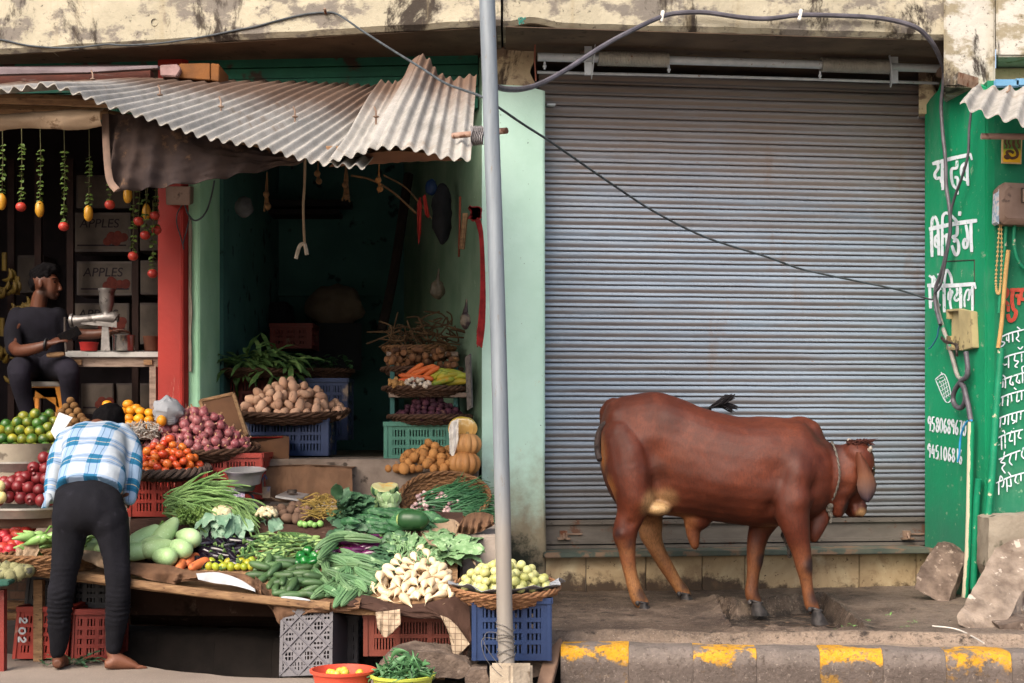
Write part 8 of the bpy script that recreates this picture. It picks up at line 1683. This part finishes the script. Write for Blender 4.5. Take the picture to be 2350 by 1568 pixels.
m = MB(); m.tube([W(108, 816, yj-.2), W(114, 815, yj-.2), W(135, 814, yj-.2), W(148, 812, yj-.2)], [.014, .019, .02, .014], 10); obj('crank_handle', m, M_WOOD, JU)
def bowl(name, x, y0, y1, r0, r1, Y, mat, label):
    c = W(x, y0, Y); h = W(x, y1, Y).z-c.z; m = MB(); m.lathe([(r0*.98, 0), (r1, h-.008), (r1*1.05, h-.004), (r1*1.05, h), (r1*.96, h), (r0*.9, .006), (.01, .006)], 30, c); return tag(obj(name, m, mat, ang=50), label, 'bowl' if 'bowl' in name else 'pot')
bowl('plastic_bowl', 204, 806, 786, .058, .064, 10.02, plast('bowl_red', '#8d1f1e', '#a52a26', '#8d1f1e', .9), 'small red plastic bowl on the white table')
bowl('steel_pot', 284, 806, 770, .078, .078, 10.0, std('steel', '#8a8886', '#9d9b99', 20, .22, 0, 40, None, 8, .6, False, .5, .95), 'shiny steel pot at the right end of the white table')
bowl('clay_pot', 348, 806, 772, .05, .06, 10.1, std('clay', '#4a2a1e', '#5d3828', 9, .8), 'dim brown pot beside the red pillar')
# stool
SL = root('plastic_stool', W(95, 960, 10.2), 'orange plastic stool with a white seat under the seated person', 'stool')
m = MB(); m.hexa([W(69, 887, 10.08), W(140, 887, 10.08), W(158, 886, 10.4), W(78, 886, 10.4), W(69, 876, 10.08), W(137, 876, 10.08), W(154, 875, 10.4), W(78, 875, 10.4)]); obj('seat', m, std('stool_white', '#9c968c', '#b0aaa0', 8, .5, .1), SL, bev=.008)
M_STOOL = plast('stool_orange', '#b5701c', '#c98226', '#a0702f', .8)
m = MB()
for x0, x1, dx, Y in ((70, 84, -10, 10.1), (124, 139, 6, 10.1), (142, 154, 12, 10.36), (80, 92, -4, 10.36)): m.hexa([W(x0+dx, 968, Y), W(x1+dx, 968, Y), W(x1+dx, 968, Y+.04), W(x0+dx, 968, Y+.04), W(x0, 888, Y), W(x1, 888, Y), W(x1, 888, Y+.04), W(x0, 888, Y+.04)])
for a in ((70, 139, 10.1), (80, 154, 10.36)): m.hexa([W(a[0], 914, a[2]), W(a[1], 914, a[2]), W(a[1], 914, a[2]+.03), W(a[0], 914, a[2]+.03), W(a[0], 888, a[2]), W(a[1], 888, a[2]), W(a[1], 888, a[2]+.03), W(a[0], 888, a[2]+.03)])
m.hexa([W(134, 912, 10.12), W(139, 912, 10.12), W(154, 912, 10.38), W(150, 912, 10.38), W(134, 888, 10.12), W(139, 888, 10.12), W(154, 888, 10.38), W(150, 888, 10.38)]); obj('legs', m, M_STOOL, SL, bev=.006)
# cartons with fruit print
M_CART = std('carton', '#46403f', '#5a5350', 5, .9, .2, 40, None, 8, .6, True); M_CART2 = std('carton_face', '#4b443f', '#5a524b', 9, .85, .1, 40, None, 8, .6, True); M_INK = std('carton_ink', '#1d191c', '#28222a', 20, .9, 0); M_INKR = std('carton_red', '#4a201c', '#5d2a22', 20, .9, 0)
def textmesh(txt, size, shear=.15):
    cu = bpy.data.curves.new('t', 'FONT'); cu.body = txt; cu.size = size; cu.shear = shear; cu.extrude = .0015; o = bpy.data.objects.new('t', cu); COL.objects.link(o); dg = bpy.context.evaluated_depsgraph_get(); dg.update()
    me = bpy.data.meshes.new_from_object(o.evaluated_get(dg), depsgraph=dg); bpy.data.objects.remove(o); bpy.data.curves.remove(cu)
    mb = MB(); mb.v = [v.co.copy() for v in me.vertices]; mb.f = [list(p.vertices) for p in me.polygons]; mb.m = [0]*len(mb.f); bpy.data.meshes.remove(me); return mb
for x0, x1, y0, y1, Y, pr, lab in ((168, 300, 578, 488, 11.3, 1, 'upper dim fruit carton printed with the word for apples'), (176, 306, 678, 600, 11.25, 1, 'lower dim fruit carton printed with the word for apples, behind the juicer'), (165, 296, 770, 696, 11.3, 1, 'dim carton partly hidden behind the juicer barrel'), (312, 366, 575, 500, 11.3, 0, 'dim carton behind the hanging garlands by the red pillar'), (322, 366, 676, 598, 11.28, 0, 'dim carton beside the red pillar at head height'), (318, 366, 790, 695, 11.3, 0, 'dim carton above the table next to the red pillar'), (186, 260, 950, 880, 11.2, 2, 'dim carton standing under the white topped table'), (266, 345, 950, 880, 11.25, 0, 'second dim carton under the table, on the right'), (40, 100, 672, 586, 11.5, 0, 'pale dim carton behind the seated person\'s head'), (175, 300, 478, 402, 11.35, 0, 'topmost dim carton behind the garlands')):
    a, b = W(x0, y0, Y), W(x1, y1, Y); r_ = root('fruit_carton', a, lab, 'carton'); m = MB(); m.box(((a.x+b.x)/2, Y+.15, (a.z+b.z)/2), (b.x-a.x, .3, b.z-a.z)); obj('box', m, M_CART, r_, bev=.004)
    m = MB(); m.box(((a.x+b.x)/2, Y-.002, (a.z+b.z)/2), ((b.x-a.x)*.93, .004, (b.z-a.z)*.88)); obj('printed_panel', m, M_CART2, r_, sm=False)
    if pr:
        if pr == 1:
            t_ = textmesh('APPLES', .10); q = Matrix.Rotation(R(90), 3, 'X'); o_ = Vector((a.x+.05, Y-.006, b.z-.12)); t_.v = [q @ v+o_ for v in t_.v]; obj('lettering', t_, M_INK, r_, sm=False)
        m = MB(); rr = random.Random(x0)
        for i in range(9): m.ell(W(x0+(x1-x0)*(.52+.38*rr.random()), y1+(y0-y1)*(.55+.22*rr.random()), Y-.006), (.035, .004, .035), 10, 6)
        obj('fruit_print', m, M_INKR, r_)
        m = MB(); m.box(((a.x+b.x)/2, Y-.006, a.z+.05), ((b.x-a.x)*.85, .003, .012)); obj('print_line', m, M_INK, r_, sm=False)
m = MB()
for x in (22, 84, 158, 308): m.box((W(x, 700, 11.0).x, 11.05, 2.0), (.05, .05, 2.4))
tag(obj('storage_rack', m, std('dark_post', '#211614', '#2e1f1c', 5, .9, .2), sm=False), 'dark posts of the shelving behind the fruit seller', 'shelf')
for k_, y_ in enumerate((640, 695, 790, 835)):
  m = MB(); x_ = (10, 40, 5, 30)[k_]; m.tube([W(x_, y_-60, 10.9), W(x_, y_-18, 10.9)], .02, 8)
  for i in range(9):
    r = random.Random(i+k_*50); c = W(x_+r.uniform(-16, 16), y_+r.uniform(-22, 14), 10.9); q = Rz(r.uniform(-1, 1)) @ Ry(r.uniform(.4, 1.6)); L_ = MB(); P = [q @ Vector((.10*math.cos(a), 0, .06*math.sin(a))) for a in [R(-60+24*k) for k in range(6)]]; m.tube([c+p for p in P], [.006, .016, .019, .019, .016, .006], 8)
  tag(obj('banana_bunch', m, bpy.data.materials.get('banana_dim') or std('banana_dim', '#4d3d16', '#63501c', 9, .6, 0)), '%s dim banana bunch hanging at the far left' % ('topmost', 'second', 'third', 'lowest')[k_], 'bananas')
# hanging garlands
M_STR, M_LFG, M_MANG, M_APL = std('string', '#3b3a22', '#4e4c2e', 20, .8, 0), leafm('garland_leaf', '#33471a', '#4f6328', '#6b7a3a'), fruitm('plastic_mango', '#a5741a', '#bd8d2c', 4, .4, '#9a7a2a', 9, .6, .15), fruitm('plastic_apple', '#8d2622', '#a93a2e', 4, .4, '#a8652e', 9, .64, .15)
for x, y0, y1, kind, Y, lab in ((4, 330, 463, 'm', 9.3, 'garland with a yellow mango at the left edge'), (48, 320, 475, 'a', 9.3, 'second garland from the left, ending in a red apple'), (91, 340, 480, 'm', 9.3, 'garland with a yellow mango between two red apple garlands'), (146, 330, 520, 'a', 9.3, 'long garland with a red apple hanging lowest of the left group'), (203, 335, 490, 'm', 9.3, 'garland with a big yellow mango left of the tarpaulin'), (252, 400, 470, 'a', 9.3, 'short garland with a red apple under the tarpaulin corner'), (293, 400, 448, 'm', 9.35, 'yellow mango peeping out below the tarpaulin'), (305, 460, 588, 'a', 9.5, 'leafy garland with a red apple well below the others'), (318, 455, 508, 'a', 9.5, 'short garland with an apple above a mango'), (336, 450, 487, 'm', 9.52, 'mango garland in the cluster by the red pillar'), (333, 470, 540, 'a', 9.48, 'garland ending in an orange red apple in the cluster'), (350, 520, 628, 'a', 9.5, 'lowest garland, its red apple touching the red pillar'), (355, 455, 495, 'a', 9.52, 'apple garland half behind the red pillar top'), (359, 470, 528, 'a', 9.54, 'small apple garland next to the red pillar')):
    g_ = root('garland', W(x, y1, Y), lab, 'garland', 'plastic fruit garlands hanging in the fruit shop'); r = random.Random(x+y0); m = MB(); a = W(x+1, y0-60, Y); b = W(x, y1-8, Y); m.tube([a, a.lerp(b, .5)+Vector((.006, 0, 0)), b], .003, 5); obj('string', m, M_STR, g_)
    m = MB(); n_ = int((y1-y0)/9)
    for i in range(n_):
        c = a.lerp(b, .3+.7*(i+1)/(n_+.3)); an = r.uniform(0, 6.28)
        if r.random() < .25 and i < n_-3: continue
        for q in (0, 3.14): d = Vector((math.cos(an+q)*1.0, math.sin(an+q)*.7, r.uniform(-.5, .3))); leaf(m, c, d, (0, -.6, .8), r.uniform(.026, .036), r.uniform(.025, .033), .5, .05, 5, i)
    obj('leaves', m, M_LFG, g_)
    m = MB(); c = W(x, y1, Y)
    if kind == 'm': m = lump((.030, .030, .055), 16, 12, .05, 1.5, x)
    else: m = round_(.034, .9, .2)
    m.v = [v+c for v in m.v]; obj('fruit', m, M_MANG if kind == 'm' else M_APL, g_)
# pillar fittings
eb = root('switch_box', W(410, 452, 9.66), 'dusty grey switch box at the top of the red pillar', 'switch box')
m = MB(); m.hexa([W(381, 471, 9.62), W(436, 471, 9.62), W(444, 468, 9.75), W(385, 468, 9.75), W(380, 428, 9.62), W(437, 428, 9.62), W(445, 428, 9.75), W(385, 428, 9.75)]); obj('casing', m, M_METR, eb, bev=.005)
wire('wire', [W(424, 470, 9.68), W(432, 492, 9.69), W(446, 506, 9.7), W(462, 500, 9.7), W(476, 480, 9.72), W(486, 446, 9.74), W(492, 415, 9.78)], .006, M_W1, 'loose wire looping from the switch box over the mint pillar')
wire('wire', [W(418, 470, 9.68), W(407, 490, 9.70), W(406, 515, 9.70), W(415, 545, 9.70), W(422, 572, 9.70), W(420, 560, 9.7), W(428, 530, 9.7), W(434, 505, 9.7)], .004, M_W1, 'thin wire loop hanging on the red pillar')
# card, newspaper bag, shredded paper, boxes
m = MB(); m.slab([W(135, 947, 8.82), W(166, 959, 8.80), W(129, 1011, 8.72), W(116, 991, 8.74)], (.002, .006, .002)); tag(obj('payment_card', m, std('card_white', '#a9abae', '#bfc1c4', 30, .5, .05), sm=False), 'white laminated card propped on the limes', 'card')
m = lump((.095, .07, .088), 18, 14, .22, 2.6, 8); m.v = [v+.012*Vector((nz(v, 25), nz(v+Vector((5, 0, 0)), 25), nz(v+Vector((0, 5, 0)), 25)))+W(386, 944, 9.0) for v in m.v]; tag(obj('newspaper_bag', m, M_NEWS, ang=30), 'crumpled newspaper bag leaning at the foot of the red pillar', 'bag')
m = MB()
for i in range(240): r = random.Random(i); p = W(r.uniform(286, 362), r.uniform(972, 1006), r.uniform(8.9, 9.05)); m.tube([p, p+Vector((r.uniform(-.02, .02), r.uniform(-.02, .02), r.uniform(-.02, .03))), p+Vector((r.uniform(-.04, .04), r.uniform(-.03, .03), r.uniform(-.02, .02)))], .0032, 4)
tag(obj('shredded_paper', m, std('shredded', '#8a8580', '#a8a39c', 30, .9, 0)), 'nest of shredded paper between oranges and onions', 'paper', kind='stuff')
m = MB(); m.hexa([W(286, 1010, 8.95), W(366, 1008, 8.95), W(366, 1000, 9.3), W(216, 1000, 9.3), W(286, 990, 8.95), W(366, 990, 8.95), W(366, 984, 9.3), W(216, 984, 9.3)]); tag(obj('fruit_shelf', m, M_WOODG, bev=.01), 'low shelf carrying the oranges and kiwis', 'shelf')
m = MB(); m.hexa([W(96, 992, 9.0), W(214, 992, 9.0), W(214, 986, 9.3), W(96, 986, 9.3), W(96, 981, 9.0), W(214, 981, 9.0), W(214, 976, 9.3), W(96, 976, 9.3)]); tag(obj('fruit_shelf', m, M_WOODG, bev=.006), 'short shelf under the kiwi pyramid', 'shelf')
M_BRB = std('brown_board', '#4a3120', '#5f4029', 4, .8, .2, 40, '#3a271b', 9, .6, True)
r_ = root('wooden_tray', W(515, 1000, 9.35), 'brown framed wooden tray leaning behind the onions', 'tray'); q = [W(460, 921, 9.55), W(536, 904, 9.5), W(567, 1000, 9.35), W(492, 1012, 9.38)]
m = MB(); m.slab(q, (.0, .02, .0)); obj('panel', m, M_BRB, r_, sm=False)
m = MB()
for i in range(4): m.tube([q[i], q[(i+1) % 4]], .014, 6)
obj('edge', m, M_WOOD, r_)
r_ = root('open_box', W(612, 1070, 9.32), 'open brown box with a red and yellow rim on the shop floor', 'box'); m = MB(); B4 = [W(566, 1072, 9.32), W(663, 1054, 9.36), W(650, 1046, 9.8), W(560, 1048, 9.8)]; T4 = [W(566, 1020, 9.32), W(664, 1002, 9.36), W(652, 1000, 9.8), W(560, 1002, 9.8)]
for i in range(4): j = (i+1) % 4; n_ = Vector((0, 0, 1)).cross(B4[j]-B4[i]).normalized()*.012; m.hexa([B4[i], B4[j], B4[j]+n_, B4[i]+n_, T4[i], T4[j], T4[j]+n_, T4[i]+n_])
m.slab([p+Vector((0, 0, .002)) for p in B4], (0, 0, .01)); obj('walls', m, M_BRB, r_, sm=False)
m = MB(); m.tube([T4[3]+Vector((0, -.02, -.01)), T4[2]+Vector((0, -.02, -.01))], .012, 5, flat=.4); obj('red_strip', m, plast('strip_red', '#8d1f1e', '#a52a26', '#b3982c', .62), r_)
# weighing scale
SCL = root('weighing_scale', W(600, 1175, 8.85), 'old blue balance scale with a tin pan on the stall ledge', 'scale')
M_PAN = std('pan_tin', '#99989a', '#b5b4b5', 9, .35, .1, 60, '#5f5c58', 12, .64, False, .5, .6); M_SCB = plast('scale_blue', '#22304f', '#2f4066', '#5a4a3c', .5)
m = MB(); c = W(562, 1079, 8.75); m.lathe([(.092, -.085), (.105, -.03), (.128, -.002), (.134, .0), (.128, .004), (.10, -.022), (.06, -.035), (.01, -.038)], 36, c, Rx(.12)); obj('pan', m, M_PAN, SCL, ang=50)
m = MB(); m.lathe([(.05, -.13), (.075, -.07), (.10, -.03)], 30, c, cap=False); obj('pan_bowl', m, std('pan_green', '#4d5a48', '#66735e', 9, .5, .1, 60, '#3a4238', 9, .6, False, .4, .2), SCL)
m = MB(); m.tube(spl([W(545, 1132, 8.78), W(580, 1132, 8.8), W(612, 1138, 8.82), W(640, 1150, 8.82), W(668, 1152, 8.82)], 5), .012, 8, flat=.6); m.box(W(612, 1130, 8.82), (.05, .03, .07)); m.tube([W(612, 1100, 8.82), W(608, 1090, 8.82), W(602, 1100, 8.82), W(604, 1125, 8.82)], .007, 6); m.tube([W(560, 1120, 8.76), W(545, 1136, 8.76), W(545, 1152, 8.76)], .008, 6); m.tube([W(562, 1120, 8.8), W(580, 1140, 8.8), W(585, 1158, 8.8)], .008, 6); m.box(W(625, 1166, 8.8), (.26, .10, .03)); m.tube([W(668, 1148, 8.8), W(668, 1164, 8.8)], .014, 8); obj('frame', m, M_SCB, SCL)
m = MB(); m.slab([W(632, 1138, 8.75), W(660, 1126, 8.95), W(710, 1134, 8.9), W(686, 1146, 8.7)], (0, 0, -.012)); obj('plate', m, M_PAN, SCL, sm=False)
m = MB(); m.lathe([(.028, 0), (.03, .002), (.03, .022), (.026, .025), (.01, .025), (.01, .02)], 20, W(670, 1133, 8.82)); tag(obj('iron_weight', m, M_DKMET), 'round iron weight on the flat plate of the scale', 'weight')
cloth('plastic_packet', [W(508, 1126, 8.75), W(530, 1118, 8.78), W(562, 1128, 8.75)], [W(506, 1146, 8.68), W(530, 1152, 8.66), W(566, 1150, 8.68)], 18, 10, .012, std('packet', '#8a7f94', '#a59ab0', 20, .4, .1, 40, '#a5392f', 16, .6, False, .5), 'crumpled purple and white plastic packet under the scale pan', 'packet', folds=3, seed=91, belly=.03)

# ================================================================== INSIDE THE VEGETABLE SHOP
wire('hanging_rope', [W(700, 360, 8.6), W(699, 420, 8.6), W(696, 470, 8.6), W(697, 520, 8.6), W(699, 560, 8.6)], .008, M_SACKP, 'pale rope hanging in the shop doorway with a forked end', 'rope')
for q, lab in (([(699, 560), (690, 562), (684, 575), (679, 594)], 'left'), ([(699, 560), (702, 572), (704, 585)], 'right')): wire('rope_end', [W(x, y, 8.6) for x, y in q], .012, std('rope_white', '#8f8577', '#ab a194'.replace(' ', ''), 30, .9, .2), '%s prong of the forked white rope end' % lab, 'rope')
def tassel(x, y0, y1, mat, label, n=12, w=8):
    m = MB()
    for i in range(n): r = random.Random(i+x); m.tube(spl([W(x, y0, 8.7), W(x+r.uniform(-w, w)*.5, (y0+y1)/2, 8.7), W(x+r.uniform(-w, w), y1-r.uniform(0, 20), 8.7)], 4), .003, 4)
    for k in range(2): m.ell(W(x+(k*4-2), y0+(y1-y0)*(.55+.3*k), 8.7), (.02, .015, .02), 8, 6)
    tag(obj('dry_charm', m, mat), label, 'charm')
M_DRY = std('dry_straw', '#4a3622', '#6a4e30', 20, .9, .1)
tassel(613, 395, 488, M_DRY, 'dry brown bundle hanging under the tarpaulin at the left of the doorway'); tassel(794, 375, 465, M_DRY, 'frayed dry tassel hanging in the middle of the doorway', 16, 10); tassel(870, 376, 444, std('dry_orange', '#7a5028', '#9a6a3a', 20, .8, .1), 'pale orange charm of dried fruit on a string', 8, 5); tassel(730, 366, 425, M_DRY, 'thin dry fibres hanging from the tarpaulin hem', 6, 4)
wire('bent_cane', [W(806, 403, 9.4), W(850, 412, 9.4), W(900, 440, 9.4), W(955, 490, 9.4)], .007, M_DRY, 'thin cane arching to the red pennant', 'cane'); wire('bent_cane', [W(880, 402, 9.8), W(930, 430, 9.8), W(965, 470, 9.8), W(990, 502, 9.8)], .006, M_DRY, 'fainter cane arching behind the first one', 'cane')
M_FLAG = std('red_cloth', '#7d1f18', '#94291f', 9, .9, .2)
cloth('pennant', [W(957, 470, 9.5), W(964, 452, 9.5), W(968, 470, 9.5)], [W(958, 530, 9.5), W(960, 562, 9.5), W(966, 535, 9.5)], 8, 14, .006, M_FLAG, 'narrow red cloth pennant hanging in the dark shop', 'pennant', folds=2, seed=95); cloth('pennant', [W(970, 452, 9.7), W(976, 446, 9.7), W(980, 462, 9.7)], [W(975, 492, 9.7), W(982, 500, 9.7), W(986, 495, 9.7)], 8, 10, .006, M_FLAG, 'second smaller red pennant behind the first', 'pennant', folds=2, seed=96)
def bag(x, y, rx, ry, Y, mat, label, seed=1, neck=True):
    s_ = Y/FPX; m = lump((rx*s_, rx*s_*.6, ry*s_), 16, 14, .16, 2.2, seed)
    for v in m.v: v += .01*Vector((nz(v, 18), nz(v+Vector((4, 0, 0)), 18), 0))
    m.v = [v+W(x, y, Y) for v in m.v]
    if neck: m.tube([W(x, y-ry*.8, Y), W(x+2, y-ry*1.5, Y), W(x+3, y-ry*2.2, Y)], [.02, .01, .005], 6)
    tag(obj('hanging_bag', m, mat), label, 'bag')
bag(1068, 735, 11, 22, 9.4, std('bag_smoke', '#4d4438', '#6a5f50', 20, .4, .2, 40, '#2a1c20', 16, .55), 'small tied plastic bag hanging on the mint side wall', 3)
bag(1004, 665, 17, 22, 10.2, std('bag_clear', '#3f3a30', '#5f574a', 20, .35, .2, 40, '#8a857a', 20, .62), 'larger plastic bag hanging in the dark before the side wall', 5)
bag(1015, 490, 24, 68, 10.3, std('bag_black', '#0a0b0e', '#1b1c22', 9, .7, .2), 'long black bag hanging high on the side wall', 7, False)
bag(990, 430, 13, 20, 10.3, std('bag_blue', '#0e2340', '#15305a', 9, .5, .2), 'dark blue bag hanging high in the shop', 9, False)
bag(560, 475, 22, 24, 10.2, std('rag_pale', '#3c3d3e', '#55565a', 9, .8, .2), 'dim pale rag bundle hanging at the left of the shop', 11, False)
bag(768, 705, 66, 52, 12.2, std('sack_beige', '#584c40', '#6e6152', 6, .9, .3), 'big round beige sack in the back of the shop', 13, False)
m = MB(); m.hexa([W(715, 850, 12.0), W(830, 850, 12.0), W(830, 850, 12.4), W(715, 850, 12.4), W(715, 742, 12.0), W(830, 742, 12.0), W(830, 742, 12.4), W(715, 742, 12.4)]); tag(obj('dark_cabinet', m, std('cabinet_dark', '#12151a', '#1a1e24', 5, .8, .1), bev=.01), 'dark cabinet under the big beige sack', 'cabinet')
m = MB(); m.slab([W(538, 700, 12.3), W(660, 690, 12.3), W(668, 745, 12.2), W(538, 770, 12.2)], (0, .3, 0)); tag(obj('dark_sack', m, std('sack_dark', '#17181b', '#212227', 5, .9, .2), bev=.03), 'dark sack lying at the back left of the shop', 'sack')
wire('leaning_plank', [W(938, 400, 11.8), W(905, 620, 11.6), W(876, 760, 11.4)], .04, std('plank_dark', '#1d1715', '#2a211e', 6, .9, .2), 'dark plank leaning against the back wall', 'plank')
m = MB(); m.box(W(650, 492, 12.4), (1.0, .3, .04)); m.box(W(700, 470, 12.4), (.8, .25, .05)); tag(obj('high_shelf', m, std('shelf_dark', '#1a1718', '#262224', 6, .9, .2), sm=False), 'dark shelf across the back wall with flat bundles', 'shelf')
wire('wall_stick', [W(1056, 452, 9.9), W(1055, 520, 9.8), W(1053, 590, 9.8)], .008, std('red_stick', '#6a2f20', '#83402c', 9, .7, .1), 'thin reddish stick hung on the mint side wall', 'stick'); wire('wall_stick', [W(1068, 490, 9.7), W(1064, 530, 9.7), W(1060, 572, 9.7)], .02, M_WOOD, 'pale wooden stick hung on the mint side wall', 'stick')
m = MB(); rr = random.Random(4)
for i in range(46): o_ = rr.uniform(-1, 1); m.tube(spl([W(1090+o_*6, 492, 9.3), W(1104+o_*4, 540+rr.uniform(-10, 10), 9.25), W(1108+o_*5, 650, 9.25), W(1106+o_*7, 730+rr.uniform(-10, 10), 9.25), W(1100+o_*6, 775+rr.uniform(-20, 25), 9.25)], 4), .0045, 4)
for i in range(14): m.tube(spl([W(1080+rr.uniform(-4, 24), 478+rr.uniform(-4, 30), 9.2) for _ in range(4)], 4), .012, 6)
tag(obj('red_threads', m, std('red_thread', '#6d1719', '#8d2425', 20, .85, .1, 40, '#2a2a55', 8, .66)), 'bundle of red threads hanging behind the pole', 'threads')
m = MB(); m.slab([W(1067, 820, 9.42), W(1078, 812, 9.38), W(1082, 935, 9.36), W(1072, 942, 9.40)], (.01, .03, 0)); tag(obj('folded_paper', m, std('old_news', '#55504e', '#6d6662', 30, .9, .2, 60, '#3d383a', 40, .55, False), sm=False), 'folded newspaper stuck upright on the mint side wall', 'newspaper')
basket(W(592, 852, 10.5), .30, .22, .05, M_WICKD, 'wicker basket of leafy greens on the dim red crate'); basket(W(745, 852, 11.0), .22, .18, .06, M_WICKD, 'dark basket of greens in the middle of the shop')
def f20(m, i, r): b = W(r.uniform(520, 672), r.uniform(808, 848), r.uniform(10.3, 10.6)); d = Vector((r.uniform(-.9, .9), r.uniform(-.5, .1), r.uniform(-.3, .28))); leaf(m, b, d, (0, -.4, 1), r.uniform(.12, .25), r.uniform(.03, .05), r.uniform(.3, 1), .12, 7, i, r.uniform(.02, .06))
bunch('leafy_greens', leafm('dim_greens', '#3c5a30', '#5a7a44', '#86985c'), 110, f20, 'heap of leafy greens in the left basket of the vegetable shop')
def f21(m, i, r): b = W(r.uniform(690, 800), r.uniform(825, 850), 10.95); d = Vector((r.uniform(-.9, .9), -.3, r.uniform(-.1, .7))); leaf(m, b, d, (0, -.4, 1), r.uniform(.06, .12), r.uniform(.03, .05), .5, .12, 5, i)
bunch('leafy_greens', leafm('dark_greens', '#1f3a24', '#2f5030', '#456040'), 50, f21, 'heap of dark greens in the middle basket of the shop')
# crumbs and litter on the pavement and kerb
for i, (x, y, z) in enumerate(((1958, 1438, .02), (1990, 1428, .02), (2040, 1415, .02), (1690, 1448, -.04), (2095, 1432, .02), (2075, 1444, .02), (1930, 1449, -.03))):
    m = MB()
    for k in range(4): r = random.Random(i*9+k); leaf(m, G(x+r.uniform(-8, 8), y+r.uniform(-3, 3), z)+Vector((0, 0, .012)), (r.uniform(-1, 1), r.uniform(-1, 1), .1), (0, 0, 1), r.uniform(.015, .035), .012, .3, .1, 4, k)
    tag(obj('leaf_scrap', m, leafm('scrap', '#4f7a3a', '#6d9850', '#8bb06a') if i == 0 else bpy.data.materials['scrap']), 'tiny green leaf scrap on the pavement near the drain', 'leaf', 'leaf scraps on the pavement')
wire('straw', [G(2140, 1437, .03), G(2185, 1442, .03), G(2215, 1452, .02), G(2258, 1476, .02)], .004, std('straw_white', '#a9a49c', '#bdb8b0', 9, .8, 0), 'bent white plastic strip on the pavement at the right', 'strip')
m = MB(); rr = random.Random(2)
for i in range(160):
    x, y = rr.uniform(.3, 4.0), rr.uniform(7.75, 9.3); r_ = rr.uniform(.002, .006); m.ell((x, y, walk_z(x, y)+r_*.3), (r_, r_*.9, r_*.6), 6, 4)
tag(obj('gravel', m, std('grit', '#4d443d', '#7d736a', 60, .9, .1)), kind='stuff', label='scattered grit on the pavement', cat='gravel')
